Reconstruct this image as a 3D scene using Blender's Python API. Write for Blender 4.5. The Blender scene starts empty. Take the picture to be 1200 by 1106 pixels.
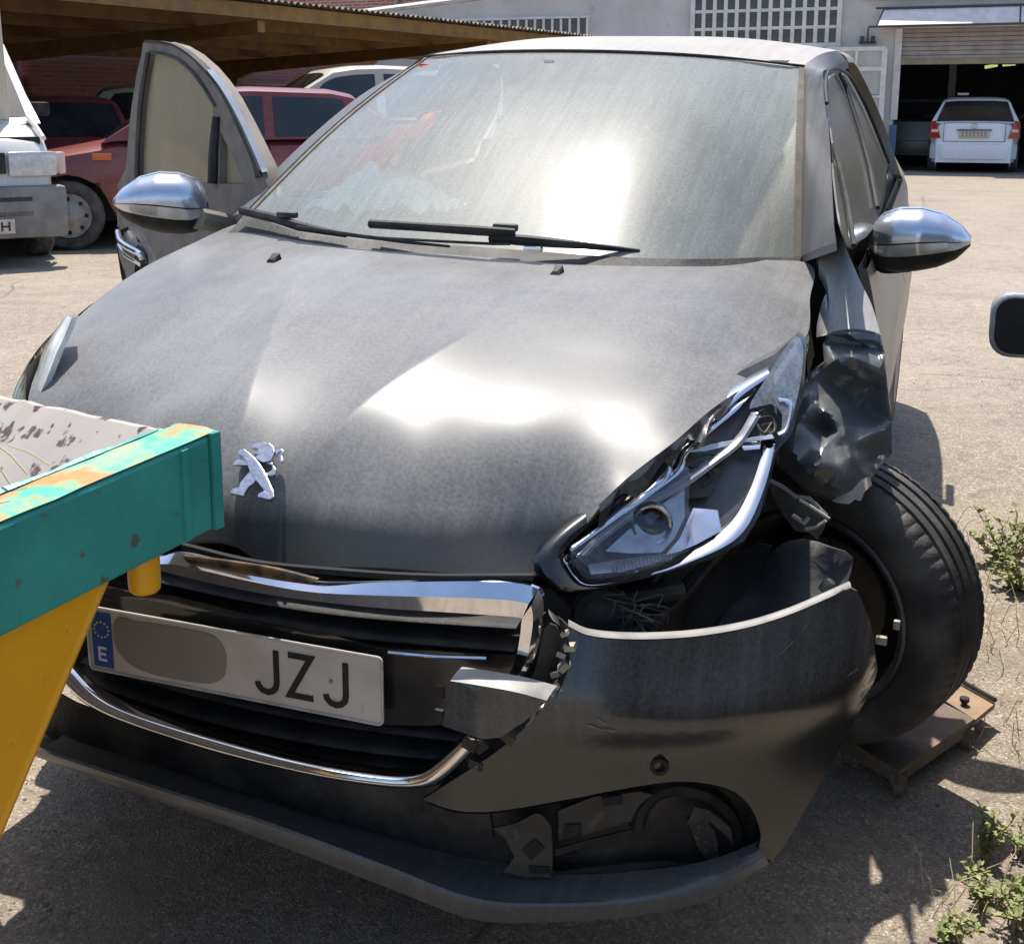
import bpy, bmesh, math, random
import numpy as np
from mathutils import Matrix, Vector
from mathutils.geometry import delaunay_2d_cdt
random.seed(7)
R = math.radians
scene = bpy.context.scene
COL = scene.collection

# ------------------------------------------------------------------ camera, world, sun, exposure
cam_d = bpy.data.cameras.new('camera')
cam = bpy.data.objects.new('camera', cam_d)
COL.objects.link(cam)
rows = [[0.935288, 0.353887, 6.1e-05], [-0.069085, 0.182414, 0.980792], [0.347079, -0.917327, 0.195058]]
mw = Matrix((rows[0], rows[1], rows[2])).transposed().to_4x4()
mw.translation = Vector([1.01353, -2.36449, 1.29988])
cam.matrix_world = mw
cam_d.sensor_width = 36.0
cam_d.sensor_fit = 'HORIZONTAL'
cam_d.lens = 43.3233
cam_d.shift_x = 0.02330
cam_d.shift_y = -0.11447
cam_d.clip_start = 0.05
cam_d.clip_end = 800
scene.camera = cam

SUN = Vector((-0.20, 0.36, 1.0)).normalized()
world = bpy.data.worlds.new('World')
scene.world = world
world.use_nodes = True
wn = world.node_tree
sky = wn.nodes.new('ShaderNodeTexSky')
sky.sky_type = 'NISHITA'
sky.sun_disc = False
sky.sun_elevation = math.asin(SUN.z)
sky.sun_rotation = math.atan2(SUN.x, SUN.y)
sky.dust_density = 1.3
bg = wn.nodes['Background']
wn.links.new(sky.outputs[0], bg.inputs[0])
bg.inputs[1].default_value = 0.15
sl = bpy.data.lights.new('sun', 'SUN')
sl.energy = 4.6
sl.angle = R(0.55)
sl.color = (1.0, 0.94, 0.85)
so = bpy.data.objects.new('sun', sl)
COL.objects.link(so)
so.rotation_euler = SUN.to_track_quat('Z', 'Y').to_euler()
scene.view_settings.view_transform = 'Standard'
scene.view_settings.look = 'None'
scene.view_settings.gamma = 1.0
scene.view_settings.use_curve_mapping = False
scene.view_settings.exposure = 0.6

# ------------------------------------------------------------------ materials
def pm(name, c1, c2=None, scale=6.0, lo=.4, hi=.65, rough=.6, metal=0.0, bump=0.0, bscale=60.0, coat=0.0,
       stretch=(1, 1, 1), c3=None, s3=40.0, lo3=.55, hi3=.7, spec=.5, detail=6, rough2=None):
    m = bpy.data.materials.new(name)
    m.use_nodes = True
    nt = m.node_tree
    p = nt.nodes['Principled BSDF']
    p.inputs['Base Color'].default_value = (*c1, 1)
    p.inputs['Roughness'].default_value = rough
    p.inputs['Metallic'].default_value = metal
    p.inputs['Coat Weight'].default_value = coat
    p.inputs['Coat Roughness'].default_value = .08
    p.inputs['Specular IOR Level'].default_value = spec
    tc = nt.nodes.new('ShaderNodeTexCoord')
    mp = nt.nodes.new('ShaderNodeMapping')
    mp.inputs['Scale'].default_value = stretch
    nt.links.new(tc.outputs['Object'], mp.inputs[0])
    def noise(sc, a, b, dt=detail):
        n = nt.nodes.new('ShaderNodeTexNoise')
        n.inputs['Scale'].default_value = sc
        n.inputs['Detail'].default_value = dt
        nt.links.new(mp.outputs[0], n.inputs['Vector'])
        r = nt.nodes.new('ShaderNodeMapRange')
        r.inputs[1].default_value = a
        r.inputs[2].default_value = b
        nt.links.new(n.outputs[0], r.inputs[0])
        return r.outputs[0]
    col = None
    if c2:
        f = noise(scale, lo, hi)
        mx = nt.nodes.new('ShaderNodeMixRGB')
        mx.inputs[1].default_value = (*c1, 1)
        mx.inputs[2].default_value = (*c2, 1)
        nt.links.new(f, mx.inputs[0])
        col = mx.outputs[0]
        if rough2 is not None:
            rr = nt.nodes.new('ShaderNodeMapRange')
            rr.inputs[3].default_value = rough
            rr.inputs[4].default_value = rough2
            nt.links.new(f, rr.inputs[0])
            nt.links.new(rr.outputs[0], p.inputs['Roughness'])
    if c3:
        f = noise(s3, lo3, hi3)
        mx = nt.nodes.new('ShaderNodeMixRGB')
        if col: nt.links.new(col, mx.inputs[1])
        else: mx.inputs[1].default_value = (*c1, 1)
        mx.inputs[2].default_value = (*c3, 1)
        nt.links.new(f, mx.inputs[0])
        col = mx.outputs[0]
    if col: nt.links.new(col, p.inputs['Base Color'])
    if bump:
        n = nt.nodes.new('ShaderNodeTexNoise')
        n.inputs['Scale'].default_value = bscale
        n.inputs['Detail'].default_value = 5
        nt.links.new(mp.outputs[0], n.inputs['Vector'])
        b = nt.nodes.new('ShaderNodeBump')
        b.inputs['Strength'].default_value = bump
        b.inputs['Distance'].default_value = .01
        nt.links.new(n.outputs[0], b.inputs['Height'])
        nt.links.new(b.outputs[0], p.inputs['Normal'])
    return m

def dusty(name, paint, dust, amount=.45, var=.25, rough=.3, coat=.5, metal=.5, streak=(60, 2.5, 2.5), shade_line=None, sa=.5, scuff=0):
    """metallic paint under a film of dust with rain streaks"""
    m = bpy.data.materials.new(name)
    m.use_nodes = True
    nt = m.node_tree
    L = nt.links.new
    p = nt.nodes['Principled BSDF']
    out = nt.nodes['Material Output']
    p.inputs['Base Color'].default_value = (*paint, 1)
    p.inputs['Metallic'].default_value = metal
    p.inputs['Roughness'].default_value = rough
    p.inputs['Coat Weight'].default_value = coat
    p.inputs['Coat Roughness'].default_value = .2
    d = nt.nodes.new('ShaderNodeBsdfPrincipled')
    d.inputs['Base Color'].default_value = (*dust, 1)
    d.inputs['Roughness'].default_value = .7
    d.inputs['Specular IOR Level'].default_value = .12
    tc = nt.nodes.new('ShaderNodeTexCoord')
    def nz(scale, st, a, b, dt=6):
        mp = nt.nodes.new('ShaderNodeMapping')
        mp.inputs['Scale'].default_value = st
        L(tc.outputs['Object'], mp.inputs[0])
        n = nt.nodes.new('ShaderNodeTexNoise')
        n.inputs['Scale'].default_value = scale
        n.inputs['Detail'].default_value = dt
        n.inputs['Roughness'].default_value = .65
        L(mp.outputs[0], n.inputs['Vector'])
        r = nt.nodes.new('ShaderNodeMapRange')
        r.inputs[1].default_value = .3
        r.inputs[2].default_value = .7
        r.inputs[3].default_value = a
        r.inputs[4].default_value = b
        L(n.outputs[0], r.inputs[0])
        return r.outputs[0]
    a1 = nz(2.2, (1, 1, 1), amount - var * .6, amount + var * .6)
    a2 = nz(1.0, streak, -var * sa, var * sa, 4)
    a3 = nz(160, (1, 1, 1), -var * .45, var * .45, 2)
    s = nt.nodes.new('ShaderNodeMath'); s.operation = 'ADD'
    L(a1, s.inputs[0]); L(a2, s.inputs[1])
    s2 = nt.nodes.new('ShaderNodeMath'); s2.operation = 'ADD'; s2.use_clamp = True
    L(s.outputs[0], s2.inputs[0]); L(a3, s2.inputs[1])
    fac = s2.outputs[0]
    if scuff:   # broken, rubbed patches in the paint
        n = nt.nodes.new('ShaderNodeTexNoise')
        mp = nt.nodes.new('ShaderNodeMapping')
        mp.inputs['Scale'].default_value = (30, 30, 75)
        mp.inputs['Rotation'].default_value = (0, .5, 0)
        L(tc.outputs['Object'], mp.inputs[0]); L(mp.outputs[0], n.inputs['Vector'])
        n.inputs['Scale'].default_value = 1.0; n.inputs['Detail'].default_value = 8; n.inputs['Roughness'].default_value = .7
        r = nt.nodes.new('ShaderNodeMapRange')
        r.inputs[1].default_value = .64; r.inputs[2].default_value = .70; r.inputs[4].default_value = scuff
        L(n.outputs[0], r.inputs[0])
        sx_ = nt.nodes.new('ShaderNodeMath'); sx_.operation = 'ADD'; sx_.use_clamp = True
        L(fac, sx_.inputs[0]); L(r.outputs[0], sx_.inputs[1])
        fac = sx_.outputs[0]
    if shade_line:   # unevenly thins the dust below this line, painting shade into the lower faces
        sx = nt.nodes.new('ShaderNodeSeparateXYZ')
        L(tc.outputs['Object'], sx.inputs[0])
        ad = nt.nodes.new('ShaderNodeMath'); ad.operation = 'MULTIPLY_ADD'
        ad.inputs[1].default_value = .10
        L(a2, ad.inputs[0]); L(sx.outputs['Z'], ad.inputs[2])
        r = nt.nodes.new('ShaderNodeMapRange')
        r.inputs[1].default_value = shade_line[0]; r.inputs[2].default_value = shade_line[1]
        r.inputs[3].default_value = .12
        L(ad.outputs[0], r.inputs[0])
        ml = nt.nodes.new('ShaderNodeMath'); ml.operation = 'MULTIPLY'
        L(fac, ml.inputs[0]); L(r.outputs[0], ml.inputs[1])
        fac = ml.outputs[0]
    mx = nt.nodes.new('ShaderNodeMixShader')
    L(fac, mx.inputs[0]); L(p.outputs[0], mx.inputs[1]); L(d.outputs[0], mx.inputs[2])
    L(mx.outputs[0], out.inputs[0])
    b = nt.nodes.new('ShaderNodeBump')
    b.inputs['Strength'].default_value = .04
    b.inputs['Distance'].default_value = .004
    L(a3, b.inputs['Height'])
    L(b.outputs[0], d.inputs['Normal'])
    return m

def glass(name, tint, dust=.0, dcol=(.5, .5, .46), rough=.05, refl=.1, streak=(90, 3, 3), back=.0, amp=.16, haze=0):
    m = bpy.data.materials.new(name)
    m.use_nodes = True
    nt = m.node_tree
    L = nt.links.new
    out = nt.nodes['Material Output']
    nt.nodes.remove(nt.nodes['Principled BSDF'])
    t = nt.nodes.new('ShaderNodeBsdfTransparent')
    t.inputs[0].default_value = (*tint, 1)
    last = t.outputs[0]
    if dust > 0:
        d = nt.nodes.new('ShaderNodeBsdfDiffuse')
        d.inputs[0].default_value = (*dcol, 1)
        tc = nt.nodes.new('ShaderNodeTexCoord')
        mp = nt.nodes.new('ShaderNodeMapping')
        mp.inputs['Scale'].default_value = streak
        L(tc.outputs['Object'], mp.inputs[0])
        n = nt.nodes.new('ShaderNodeTexNoise')
        n.inputs['Scale'].default_value = 1
        n.inputs['Detail'].default_value = 7
        n.inputs['Distortion'].default_value = .3
        n.inputs['Roughness'].default_value = .7
        L(mp.outputs[0], n.inputs['Vector'])
        n2 = nt.nodes.new('ShaderNodeTexNoise')
        n2.inputs['Scale'].default_value = 2.4
        n2.inputs['Detail'].default_value = 4
        L(tc.outputs['Object'], n2.inputs['Vector'])
        n5 = nt.nodes.new('ShaderNodeTexNoise')
        n5.inputs['Scale'].default_value = 150
        n5.inputs['Detail'].default_value = 3
        L(tc.outputs['Object'], n5.inputs['Vector'])
        m5 = nt.nodes.new('ShaderNodeMath'); m5.operation = 'MULTIPLY_ADD'
        m5.inputs[1].default_value = .9; m5.inputs[2].default_value = -.45
        L(n5.outputs[0], m5.inputs[0])
        ad0 = nt.nodes.new('ShaderNodeMath'); ad0.operation = 'ADD'
        L(n.outputs[0], ad0.inputs[0]); L(m5.outputs[0], ad0.inputs[1])
        ad = nt.nodes.new('ShaderNodeMath'); ad.operation = 'ADD'
        L(ad0.outputs[0], ad.inputs[0]); L(n2.outputs[0], ad.inputs[1])
        r = nt.nodes.new('ShaderNodeMapRange')
        r.inputs[1].default_value = .65
        r.inputs[2].default_value = 1.35
        r.inputs[3].default_value = max(0, dust - amp)
        r.inputs[4].default_value = min(1, dust + amp)
        L(ad.outputs[0], r.inputs[0])
        mx = nt.nodes.new('ShaderNodeMixShader')
        dsh = d.outputs[0]
        if back > 0:   # a dust film also lets light from behind glow through
            tl = nt.nodes.new('ShaderNodeBsdfTranslucent')
            tl.inputs[0].default_value = (*dcol, 1)
            mb_ = nt.nodes.new('ShaderNodeMixShader')
            mb_.inputs[0].default_value = back
            L(d.outputs[0], mb_.inputs[1]); L(tl.outputs[0], mb_.inputs[2])
            dsh = mb_.outputs[0]
        L(r.outputs[0], mx.inputs[0]); L(last, mx.inputs[1]); L(dsh, mx.inputs[2])
        last = mx.outputs[0]
    if haze:   # wide, weak sheen of the dust film round the mirror reflection
        g2 = nt.nodes.new('ShaderNodeBsdfGlossy'); g2.inputs['Roughness'].default_value = .36
        mh_ = nt.nodes.new('ShaderNodeMixShader'); mh_.inputs[0].default_value = haze
        L(last, mh_.inputs[1]); L(g2.outputs[0], mh_.inputs[2])
        last = mh_.outputs[0]
    g = nt.nodes.new('ShaderNodeBsdfGlossy')
    g.inputs['Roughness'].default_value = rough
    fr = nt.nodes.new('ShaderNodeFresnel')
    fr.inputs[0].default_value = 1.45
    mlt = nt.nodes.new('ShaderNodeMath'); mlt.operation = 'MULTIPLY_ADD'
    mlt.inputs[1].default_value = 1.0
    mlt.inputs[2].default_value = refl - .04
    L(fr.outputs[0], mlt.inputs[0])
    mx = nt.nodes.new('ShaderNodeMixShader')
    L(mlt.outputs[0], mx.inputs[0]); L(last, mx.inputs[1]); L(g.outputs[0], mx.inputs[2])
    L(mx.outputs[0], out.inputs[0])
    return m

DUST = (.40, .36, .31)
M = {}
M['hood'] = dusty('dusty_hood_paint', (.036, .037, .038), (.355, .35, .342), .43, .24, rough=.34, coat=.03, sa=.14, shade_line=(.70, .735))  # dust ends low down, also painting in the shade of the turned-down front
M['roof'] = dusty('dusty_roof_paint', (.06, .06, .062), (.50, .45, .39), .66, .2, rough=.35)
M['pillar'] = dusty('dusty_pillar_paint', (.05, .053, .06), (.30, .29, .285), .30, .22, rough=.5, coat=0)
M['fender_dust'] = dusty('dusty_fender_paint', (.05, .052, .056), (.40, .385, .37), .68, .2, rough=.4, coat=0)
M['flank'] = dusty('dusty_flank_paint', (.05, .052, .055), (.42, .37, .30), .55, .2, rough=.3)
M['bumper'] = dusty('grimy_bumper_paint', (.034, .036, .038), (.25, .245, .235), .17, .16, rough=.2, scuff=.3, shade_line=(.44, .50))  # dust only on the upper half, painting in its lighter sky tone
M['lip'] = dusty('lip_paint', (.05, .053, .058), (.24, .235, .23), .28, .16, rough=.3)
M['crumple'] = dusty('crumpled_paint', (.12, .13, .13), (.26, .26, .245), .14, .12, rough=.30, coat=.35, metal=.35)
M['black'] = pm('black_plastic', (.014, .014, .015), (.035, .033, .03), scale=14, rough=.6, bump=.15, bscale=120, spec=.25)
M['gloss_black'] = pm('gloss_black', (.008, .008, .009), (.03, .026, .02), scale=9, rough=.16, coat=.4)
M['dirty_black'] = pm('dirty_black_plastic', (.018, .017, .016), (.09, .08, .066), scale=9, lo=.45, hi=.75, rough=.65, bump=.3, bscale=60)
M['void'] = pm('dark_recess', (.006, .006, .007), (.016, .015, .015), scale=10, rough=.8)
M['chrome'] = pm('chrome', (.78, .79, .82), (.66, .65, .64), scale=25, lo=.5, hi=.85, rough=.06, metal=1.0, rough2=.22)
M['chrome_dusty'] = pm('dusty_chrome', (.72, .73, .78), (.5, .47, .43), scale=30, lo=.45, hi=.8, rough=.16, metal=.95, rough2=.4)
M['lamp_grey'] = pm('lamp_reflector', (.62, .63, .66), (.42, .42, .43), scale=30, rough=.25, metal=.5)
M['lamp_dark'] = pm('lamp_dark', (.05, .05, .054), (.09, .09, .09), scale=20, rough=.3)
M['lamp_clear'] = glass('clear_lens', (.82, .85, .88), .14, (.6, .6, .58), .04, .12, (40, 40, 40))
M['lamp_cover'] = glass('cracked_cover', (.94, .96, .97), .02, (.6, .6, .58), .03, .035, (50, 50, 50), amp=.02)
M['lens'] = pm('projector_lens', (.01, .012, .014), None, rough=.05, coat=1.0)
M['windshield'] = glass('dusty_windshield', (.90, .97, .92), .37, (.56, .585, .53), .11, .045, (60, 4, 4), .1, .10, haze=.018)
M['side_glass'] = glass('dusty_side_glass', (.5, .55, .48), .60, (.50, .46, .36), .15, .07, (8, 8, 3), .45)
M['rear_glass'] = glass('dusty_rear_glass', (.35, .38, .34), .7, (.16, .15, .13), .15, .06, (8, 8, 3))
M['door_glass'] = glass('dusty_door_glass', (.82, .82, .76), .74, (.95, .87, .70), .1, .05, (9, 9, 3), .85, .1)
M['bracket'] = pm('dusty_bracket', (.05, .046, .038), (.028, .026, .022), scale=12, rough=.7, bump=.3, c3=(.11, .095, .07), s3=30, lo3=.6, hi3=.75)
M['rubber'] = pm('rubber', (.016, .016, .017), (.045, .042, .038), scale=12, rough=.75, bump=.25, bscale=90)
M['tyre'] = pm('tyre_rubber', (.03, .029, .028), (.10, .092, .082), scale=10, rough=.7, bump=.2, bscale=140)
M['steel'] = pm('grey_steel', (.30, .29, .28), (.16, .12, .09), scale=14, rough=.45, metal=.6, bump=.2)
M['liner'] = pm('wheel_liner', (.035, .036, .042), (.075, .07, .065), scale=7, rough=.7, bump=.3, bscale=40)
M['torn'] = pm('torn_metal_edge', (.42, .38, .30), (.25, .22, .17), scale=20, rough=.5, metal=.3)
M['rim_edge'] = pm('sunlit_panel_edge', (.30, .285, .26), (.2, .19, .18), scale=24, rough=.5)  # pale colour carries the sunlight on the top edges
M['plate'] = pm('number_plate', (.56, .50, .43), (.44, .385, .32), scale=14, lo=.35, hi=.75, rough=.4, c3=(.3, .26, .21), s3=60, lo3=.66, hi3=.8)
M['plate_blue'] = pm('plate_blue', (.02, .06, .26), (.03, .08, .28), scale=20, rough=.4)
M['plate_blur_patch'] = pm('plate_blur_patch', (.21, .18, .145), (.25, .215, .18), scale=4, rough=.7)
M['ink'] = pm('plate_ink', (.01, .01, .011), None, rough=.5)
M['white_print'] = pm('white_print', (.7, .7, .66), None, rough=.5)
M['yellow_print'] = pm('yellow_print', (.6, .5, .12), None, rough=.5)
M['interior'] = pm('interior_grey', (.07, .072, .07), (.12, .12, .115), scale=6, rough=.8)
M['seat_cloth'] = pm('seat_cloth', (.10, .105, .10), (.15, .15, .145), scale=9, rough=.9)
M['airbag'] = pm('airbag_cloth', (.92, .98, .93), (.78, .90, .82), scale=12, rough=.9, bump=.6, bscale=25)
M['red_cloth'] = pm('red_cloth', (.92, .035, .025), (.8, .025, .02), scale=10, rough=.9, bump=.4, bscale=30)

# ------------------------------------------------------------------ helpers
def new_obj(name, verts, faces, mat, parent=None, smooth=True, angle=35):
    me = bpy.data.meshes.new(name)
    me.from_pydata([tuple(v) for v in verts], [], [tuple(f) for f in faces])
    if mat is not None:
        me.materials.append(mat)
    if smooth:
        me.polygons.foreach_set('use_smooth', [True] * len(me.polygons))
        try: me.set_sharp_from_angle(angle=R(angle))
        except Exception: pass
    me.validate()
    me.update()
    o = bpy.data.objects.new(name, me)
    COL.objects.link(o)
    if parent is not None: o.parent = parent
    return o

def thing(name, label, cat, loc=(0, 0, 0), rotz=0, group=None):
    o = bpy.data.objects.new(name, None)
    o.empty_display_size = .1
    COL.objects.link(o)
    o.location = loc
    o.rotation_euler = (0, 0, rotz)
    return tag(o, label, cat, group)

def tag(o, label, cat, group=None):
    o['label'] = label
    o['category'] = cat
    if group: o['group'] = group
    return o

def structure(o):
    o['kind'] = 'structure'
    return o

class MB:
    """collects shapes for one mesh"""
    def __init__(s): s.v = []; s.f = []
    def add(s, v, f):
        n = len(s.v)
        s.v += [tuple(p) for p in v]
        s.f += [tuple(i + n for i in q) for q in f]
        return s
    def box(s, c, d, rot=None, bev=0.0):
        x, y, z = d[0] / 2, d[1] / 2, d[2] / 2
        if bev <= 0:
            pts = [Vector((sx * x, sy * y, sz * z)) for sx in (-1, 1) for sy in (-1, 1) for sz in (-1, 1)]
            f = [(0, 1, 3, 2), (4, 6, 7, 5), (0, 4, 5, 1), (2, 3, 7, 6), (0, 2, 6, 4), (1, 5, 7, 3)]
        else:
            bm = bmesh.new()
            bmesh.ops.create_cube(bm, size=1)
            for q in bm.verts: q.co = Vector((q.co.x * d[0], q.co.y * d[1], q.co.z * d[2]))
            bmesh.ops.bevel(bm, geom=list(bm.edges), offset=bev, segments=2, affect='EDGES', profile=.6)
            bm.verts.index_update()
            pts = [q.co.copy() for q in bm.verts]
            f = [[q.index for q in fc.verts] for fc in bm.faces]
            bm.free()
        if rot is not None: pts = [rot @ p for p in pts]
        return s.add([p + Vector(c) for p in pts], f)
    def tube(s, pts, r, n=8, cap=True):
        pts = [Vector(p) for p in pts]
        rs = r if isinstance(r, (list, tuple)) else [r] * len(pts)
        rings = []
        up = None
        for i, p in enumerate(pts):
            t = (pts[min(i + 1, len(pts) - 1)] - pts[max(i - 1, 0)])
            if t.length < 1e-9: t = Vector((0, 0, 1))
            t.normalize()
            if up is None:
                up = Vector((0, 0, 1)) if abs(t.z) < .9 else Vector((1, 0, 0))
            a = t.cross(up)
            if a.length < 1e-6: a = t.cross(Vector((0, 1, .1)))
            a.normalize()
            b = a.cross(t).normalized()
            up = b
            rings.append([p + a * (math.cos(2 * math.pi * k / n) * rs[i]) + b * (math.sin(2 * math.pi * k / n) * rs[i]) for k in range(n)])
        v = [q for ring in rings for q in ring]
        f = []
        for i in range(len(pts) - 1):
            for k in range(n):
                f.append((i * n + k, i * n + (k + 1) % n, (i + 1) * n + (k + 1) % n, (i + 1) * n + k))
        if cap:
            f.append(tuple(range(n - 1, -1, -1)))
            f.append(tuple((len(pts) - 1) * n + k for k in range(n)))
        return s.add(v, f)
    def grid(s, rows_):
        nr, nc = len(rows_), len(rows_[0])
        v = [p for r_ in rows_ for p in r_]
        f = [(i * nc + j, i * nc + j + 1, (i + 1) * nc + j + 1, (i + 1) * nc + j) for i in range(nr - 1) for j in range(nc - 1)]
        return s.add(v, f)
    def lathe(s, prof, mtx, n=48, closed=True):
        """prof (offset along axis X, radius)"""
        v = []
        for k in range(n):
            a = 2 * math.pi * k / n
            for o_, r_ in prof:
                v.append(mtx @ Vector((o_, r_ * math.cos(a), r_ * math.sin(a))))
        m_ = len(prof)
        f = []
        for k in range(n):
            k2 = (k + 1) % n
            for j in range(m_ - 1):
                f.append((k * m_ + j, k * m_ + j + 1, k2 * m_ + j + 1, k2 * m_ + j))
        return s.add(v, f)
    def prism(s, poly, vec):
        """polygon of 3-D points extruded by vec"""
        n = len(poly)
        a = [Vector(p) for p in poly]
        b = [p + Vector(vec) for p in a]
        f = [tuple(range(n)), tuple(range(2 * n - 1, n - 1, -1))]
        f += [(i, i + n, (i + 1) % n + n, (i + 1) % n) for i in range(n)]
        return s.add(a + b, f)
    def build(s, name, mat, parent=None, smooth=True, angle=35):
        return new_obj(name, s.v, s.f, mat, parent, smooth, angle)

def smooth_path(pts, n=6, closed=False):
    """Catmull-Rom through pts"""
    P = [Vector(p) for p in pts]
    out = []
    m = len(P)
    rng = range(m) if closed else range(m - 1)
    for i in rng:
        p0 = P[(i - 1) % m] if closed or i > 0 else P[0] * 2 - P[1]
        p1 = P[i]
        p2 = P[(i + 1) % m]
        p3 = P[(i + 2) % m] if closed or i + 2 < m else P[-1] * 2 - P[-2]
        for k in range(n):
            t = k / n
            out.append(.5 * ((2 * p1) + (p2 - p0) * t + (2 * p0 - 5 * p1 + 4 * p2 - p3) * t * t + (3 * p1 - p0 - 3 * p2 + p3) * t ** 3))
    if not closed: out.append(P[-1].copy())
    return out

def resample(pts, n):
    P = [Vector(p) for p in pts]
    L = [0.0]
    for i in range(1, len(P)): L.append(L[-1] + (P[i] - P[i - 1]).length)
    out = []
    j = 0
    for k in range(n):
        d = L[-1] * k / (n - 1)
        while j < len(P) - 2 and L[j + 1] < d: j += 1
        t = (d - L[j]) / max(1e-9, L[j + 1] - L[j])
        out.append(P[j].lerp(P[j + 1], min(1, max(0, t))))
    return out

def tps_fit(XY, Z, lam=1e-5):
    XY = np.array(XY, float); Z = np.array(Z, float)
    n = len(XY)
    d = np.linalg.norm(XY[:, None] - XY[None], axis=2)
    Kk = np.where(d > 0, d * d * np.log(d + 1e-12), 0) + lam * np.eye(n)
    P = np.c_[np.ones(n), XY]
    A = np.zeros((n + 3, n + 3))
    A[:n, :n] = Kk; A[:n, n:] = P; A[n:, :n] = P.T
    s = np.linalg.solve(A, np.r_[Z, 0, 0, 0])
    def ev(q):
        q = np.array(q, float).reshape(-1, 2)
        d_ = np.linalg.norm(q[:, None] - XY[None], axis=2)
        return np.where(d_ > 0, d_ * d_ * np.log(d_ + 1e-12), 0) @ s[:n] + s[n] + q @ s[n + 1:]
    return ev

def inside(p, poly):
    c = False
    j = len(poly) - 1
    for i in range(len(poly)):
        if (poly[i][1] > p[1]) != (poly[j][1] > p[1]) and p[0] < (poly[j][0] - poly[i][0]) * (p[1] - poly[i][1]) / (poly[j][1] - poly[i][1]) + poly[i][0]:
            c = not c
        j = i
    return c

def patch(name, outline, axis, mat, parent=None, extra=(), step=.03, thick=.003, holes=(), sm=5, func=None, lam=1e-5, inward=None, angle=50, creases=()):
    """a bent panel: outline of 3-D points, height along `axis` interpolated through outline and extra points; given real thickness"""
    ol = smooth_path(outline, sm, True) if sm > 1 else [Vector(p) for p in outline]
    hl = [smooth_path(h, sm, True) if sm > 1 else [Vector(p) for p in h] for h in holes]
    a = [i for i in range(3) if i != axis]
    ctrl = [Vector(p) for p in outline] + [Vector(p) for p in extra] + [Vector(p) for h in holes for p in h]
    if func is None:
        func = tps_fit([(p[a[0]], p[a[1]]) for p in ctrl], [p[axis] for p in ctrl], lam)
    v2 = []
    edges = []
    for ring in [ol] + hl:
        s0 = len(v2)
        ring2 = []
        for p in ring:
            q = (p[a[0]], p[a[1]])
            if ring2 and (abs(q[0] - ring2[-1][0]) + abs(q[1] - ring2[-1][1])) < 1e-5: continue
            ring2.append(q)
        v2 += ring2
        n = len(ring2)
        edges += [(s0 + i, s0 + (i + 1) % n) for i in range(n)]
    op = [(p[a[0]], p[a[1]]) for p in ol]
    rim_n = len(v2)
    for line in creases:
        s0 = len(v2)
        v2 += [tuple(q) for q in line]
        edges += [(s0 + i, s0 + i + 1) for i in range(len(line) - 1)]
    hp = [[(p[a[0]], p[a[1]]) for p in h] for h in hl]
    xs = [q[0] for q in op]; ys = [q[1] for q in op]
    x = min(xs) + step / 2
    row = 0
    rim_pts = np.array(v2)
    while x < max(xs):
        y = min(ys) + step / 2 + (row % 2) * step / 2
        while y < max(ys):
            q = (x, y)
            if inside(q, op) and not any(inside(q, h) for h in hp):
                if ((rim_pts - q) ** 2).sum(1).min() > (step * .35) ** 2:
                    v2.append(q)
            y += step
        x += step * .87
        row += 1
    r = delaunay_2d_cdt([Vector(q) for q in v2], edges, [], 5 if holes else 2, 1e-6)
    vv, ff = r[0], r[2]
    keep = []
    for f in ff:
        c = (sum(vv[i][0] for i in f) / len(f), sum(vv[i][1] for i in f) / len(f))
        if inside(c, op) and not any(inside(c, h) for h in hp): keep.append(tuple(f))
    Z = func([(q[0], q[1]) for q in vv])
    V = []
    for q, z in zip(vv, Z):
        p = [0, 0, 0]
        p[a[0]] = q[0]; p[a[1]] = q[1]; p[axis] = float(z)
        V.append(Vector(p))
    # wind all faces the same way
    F = []
    sgn = 1 if axis != 1 else -1
    for f in keep:
        A2 = sum(vv[f[i]][0] * vv[f[(i + 1) % len(f)]][1] - vv[f[(i + 1) % len(f)]][0] * vv[f[i]][1] for i in range(len(f)))
        F.append(f if A2 > 0 else tuple(reversed(f)))
    d = Vector(inward) if inward is not None else None
    if d is None:
        d = Vector((0, 0, 0)); d[axis] = 1.0 if axis == 1 else -1.0
    d = d.normalized() * thick
    n = len(V)
    cnt = {}
    for f in F:
        for i in range(len(f)):
            e = (f[i], f[(i + 1) % len(f)])
            cnt[e] = 1
    rim = [e for e in cnt if (e[1], e[0]) not in cnt]
    V2 = V + [p + d for p in V]
    F2 = F + [tuple(i + n for i in reversed(f)) for f in F] + [(e[1], e[0], e[0] + n, e[1] + n) for e in rim]
    o = new_obj(name, V2, F2, mat, parent, True, angle)
    return o

def band(name, A, B, mat, parent=None, bulge=(0, -.01, 0), n=40, back=.012, m=5, inward=(0, 1, 0), smooth=True, tent=False):
    """a moulded strip between two rails, rounded on its face"""
    a = resample(smooth_path(A, 6), n)
    b = resample(smooth_path(B, 6), n)
    bl = Vector(bulge); inn = Vector(inward) * back
    rows_ = []
    for p, q in zip(a, b):
        r_ = [p + inn]
        for k in range(m):
            t = k / (m - 1)
            r_.append(p.lerp(q, t) + bl * ((1 - abs(2 * t - 1)) if tent else math.sin(math.pi * t) ** .7))
        r_.append(q + inn)
        rows_.append(r_)
    mb = MB().grid(rows_)
    k = len(rows_[0])
    mb.f.append(tuple(range(k)))
    mb.f.append(tuple((n - 1) * k + i for i in range(k - 1, -1, -1)))
    if inn.length > 0:
        for i in range(n - 1):
            mb.f.append((i * k, (i + 1) * k, (i + 1) * k + k - 1, i * k + k - 1))
    return mb.build(name, mat, parent, smooth, 14 if tent else 40)

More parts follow.
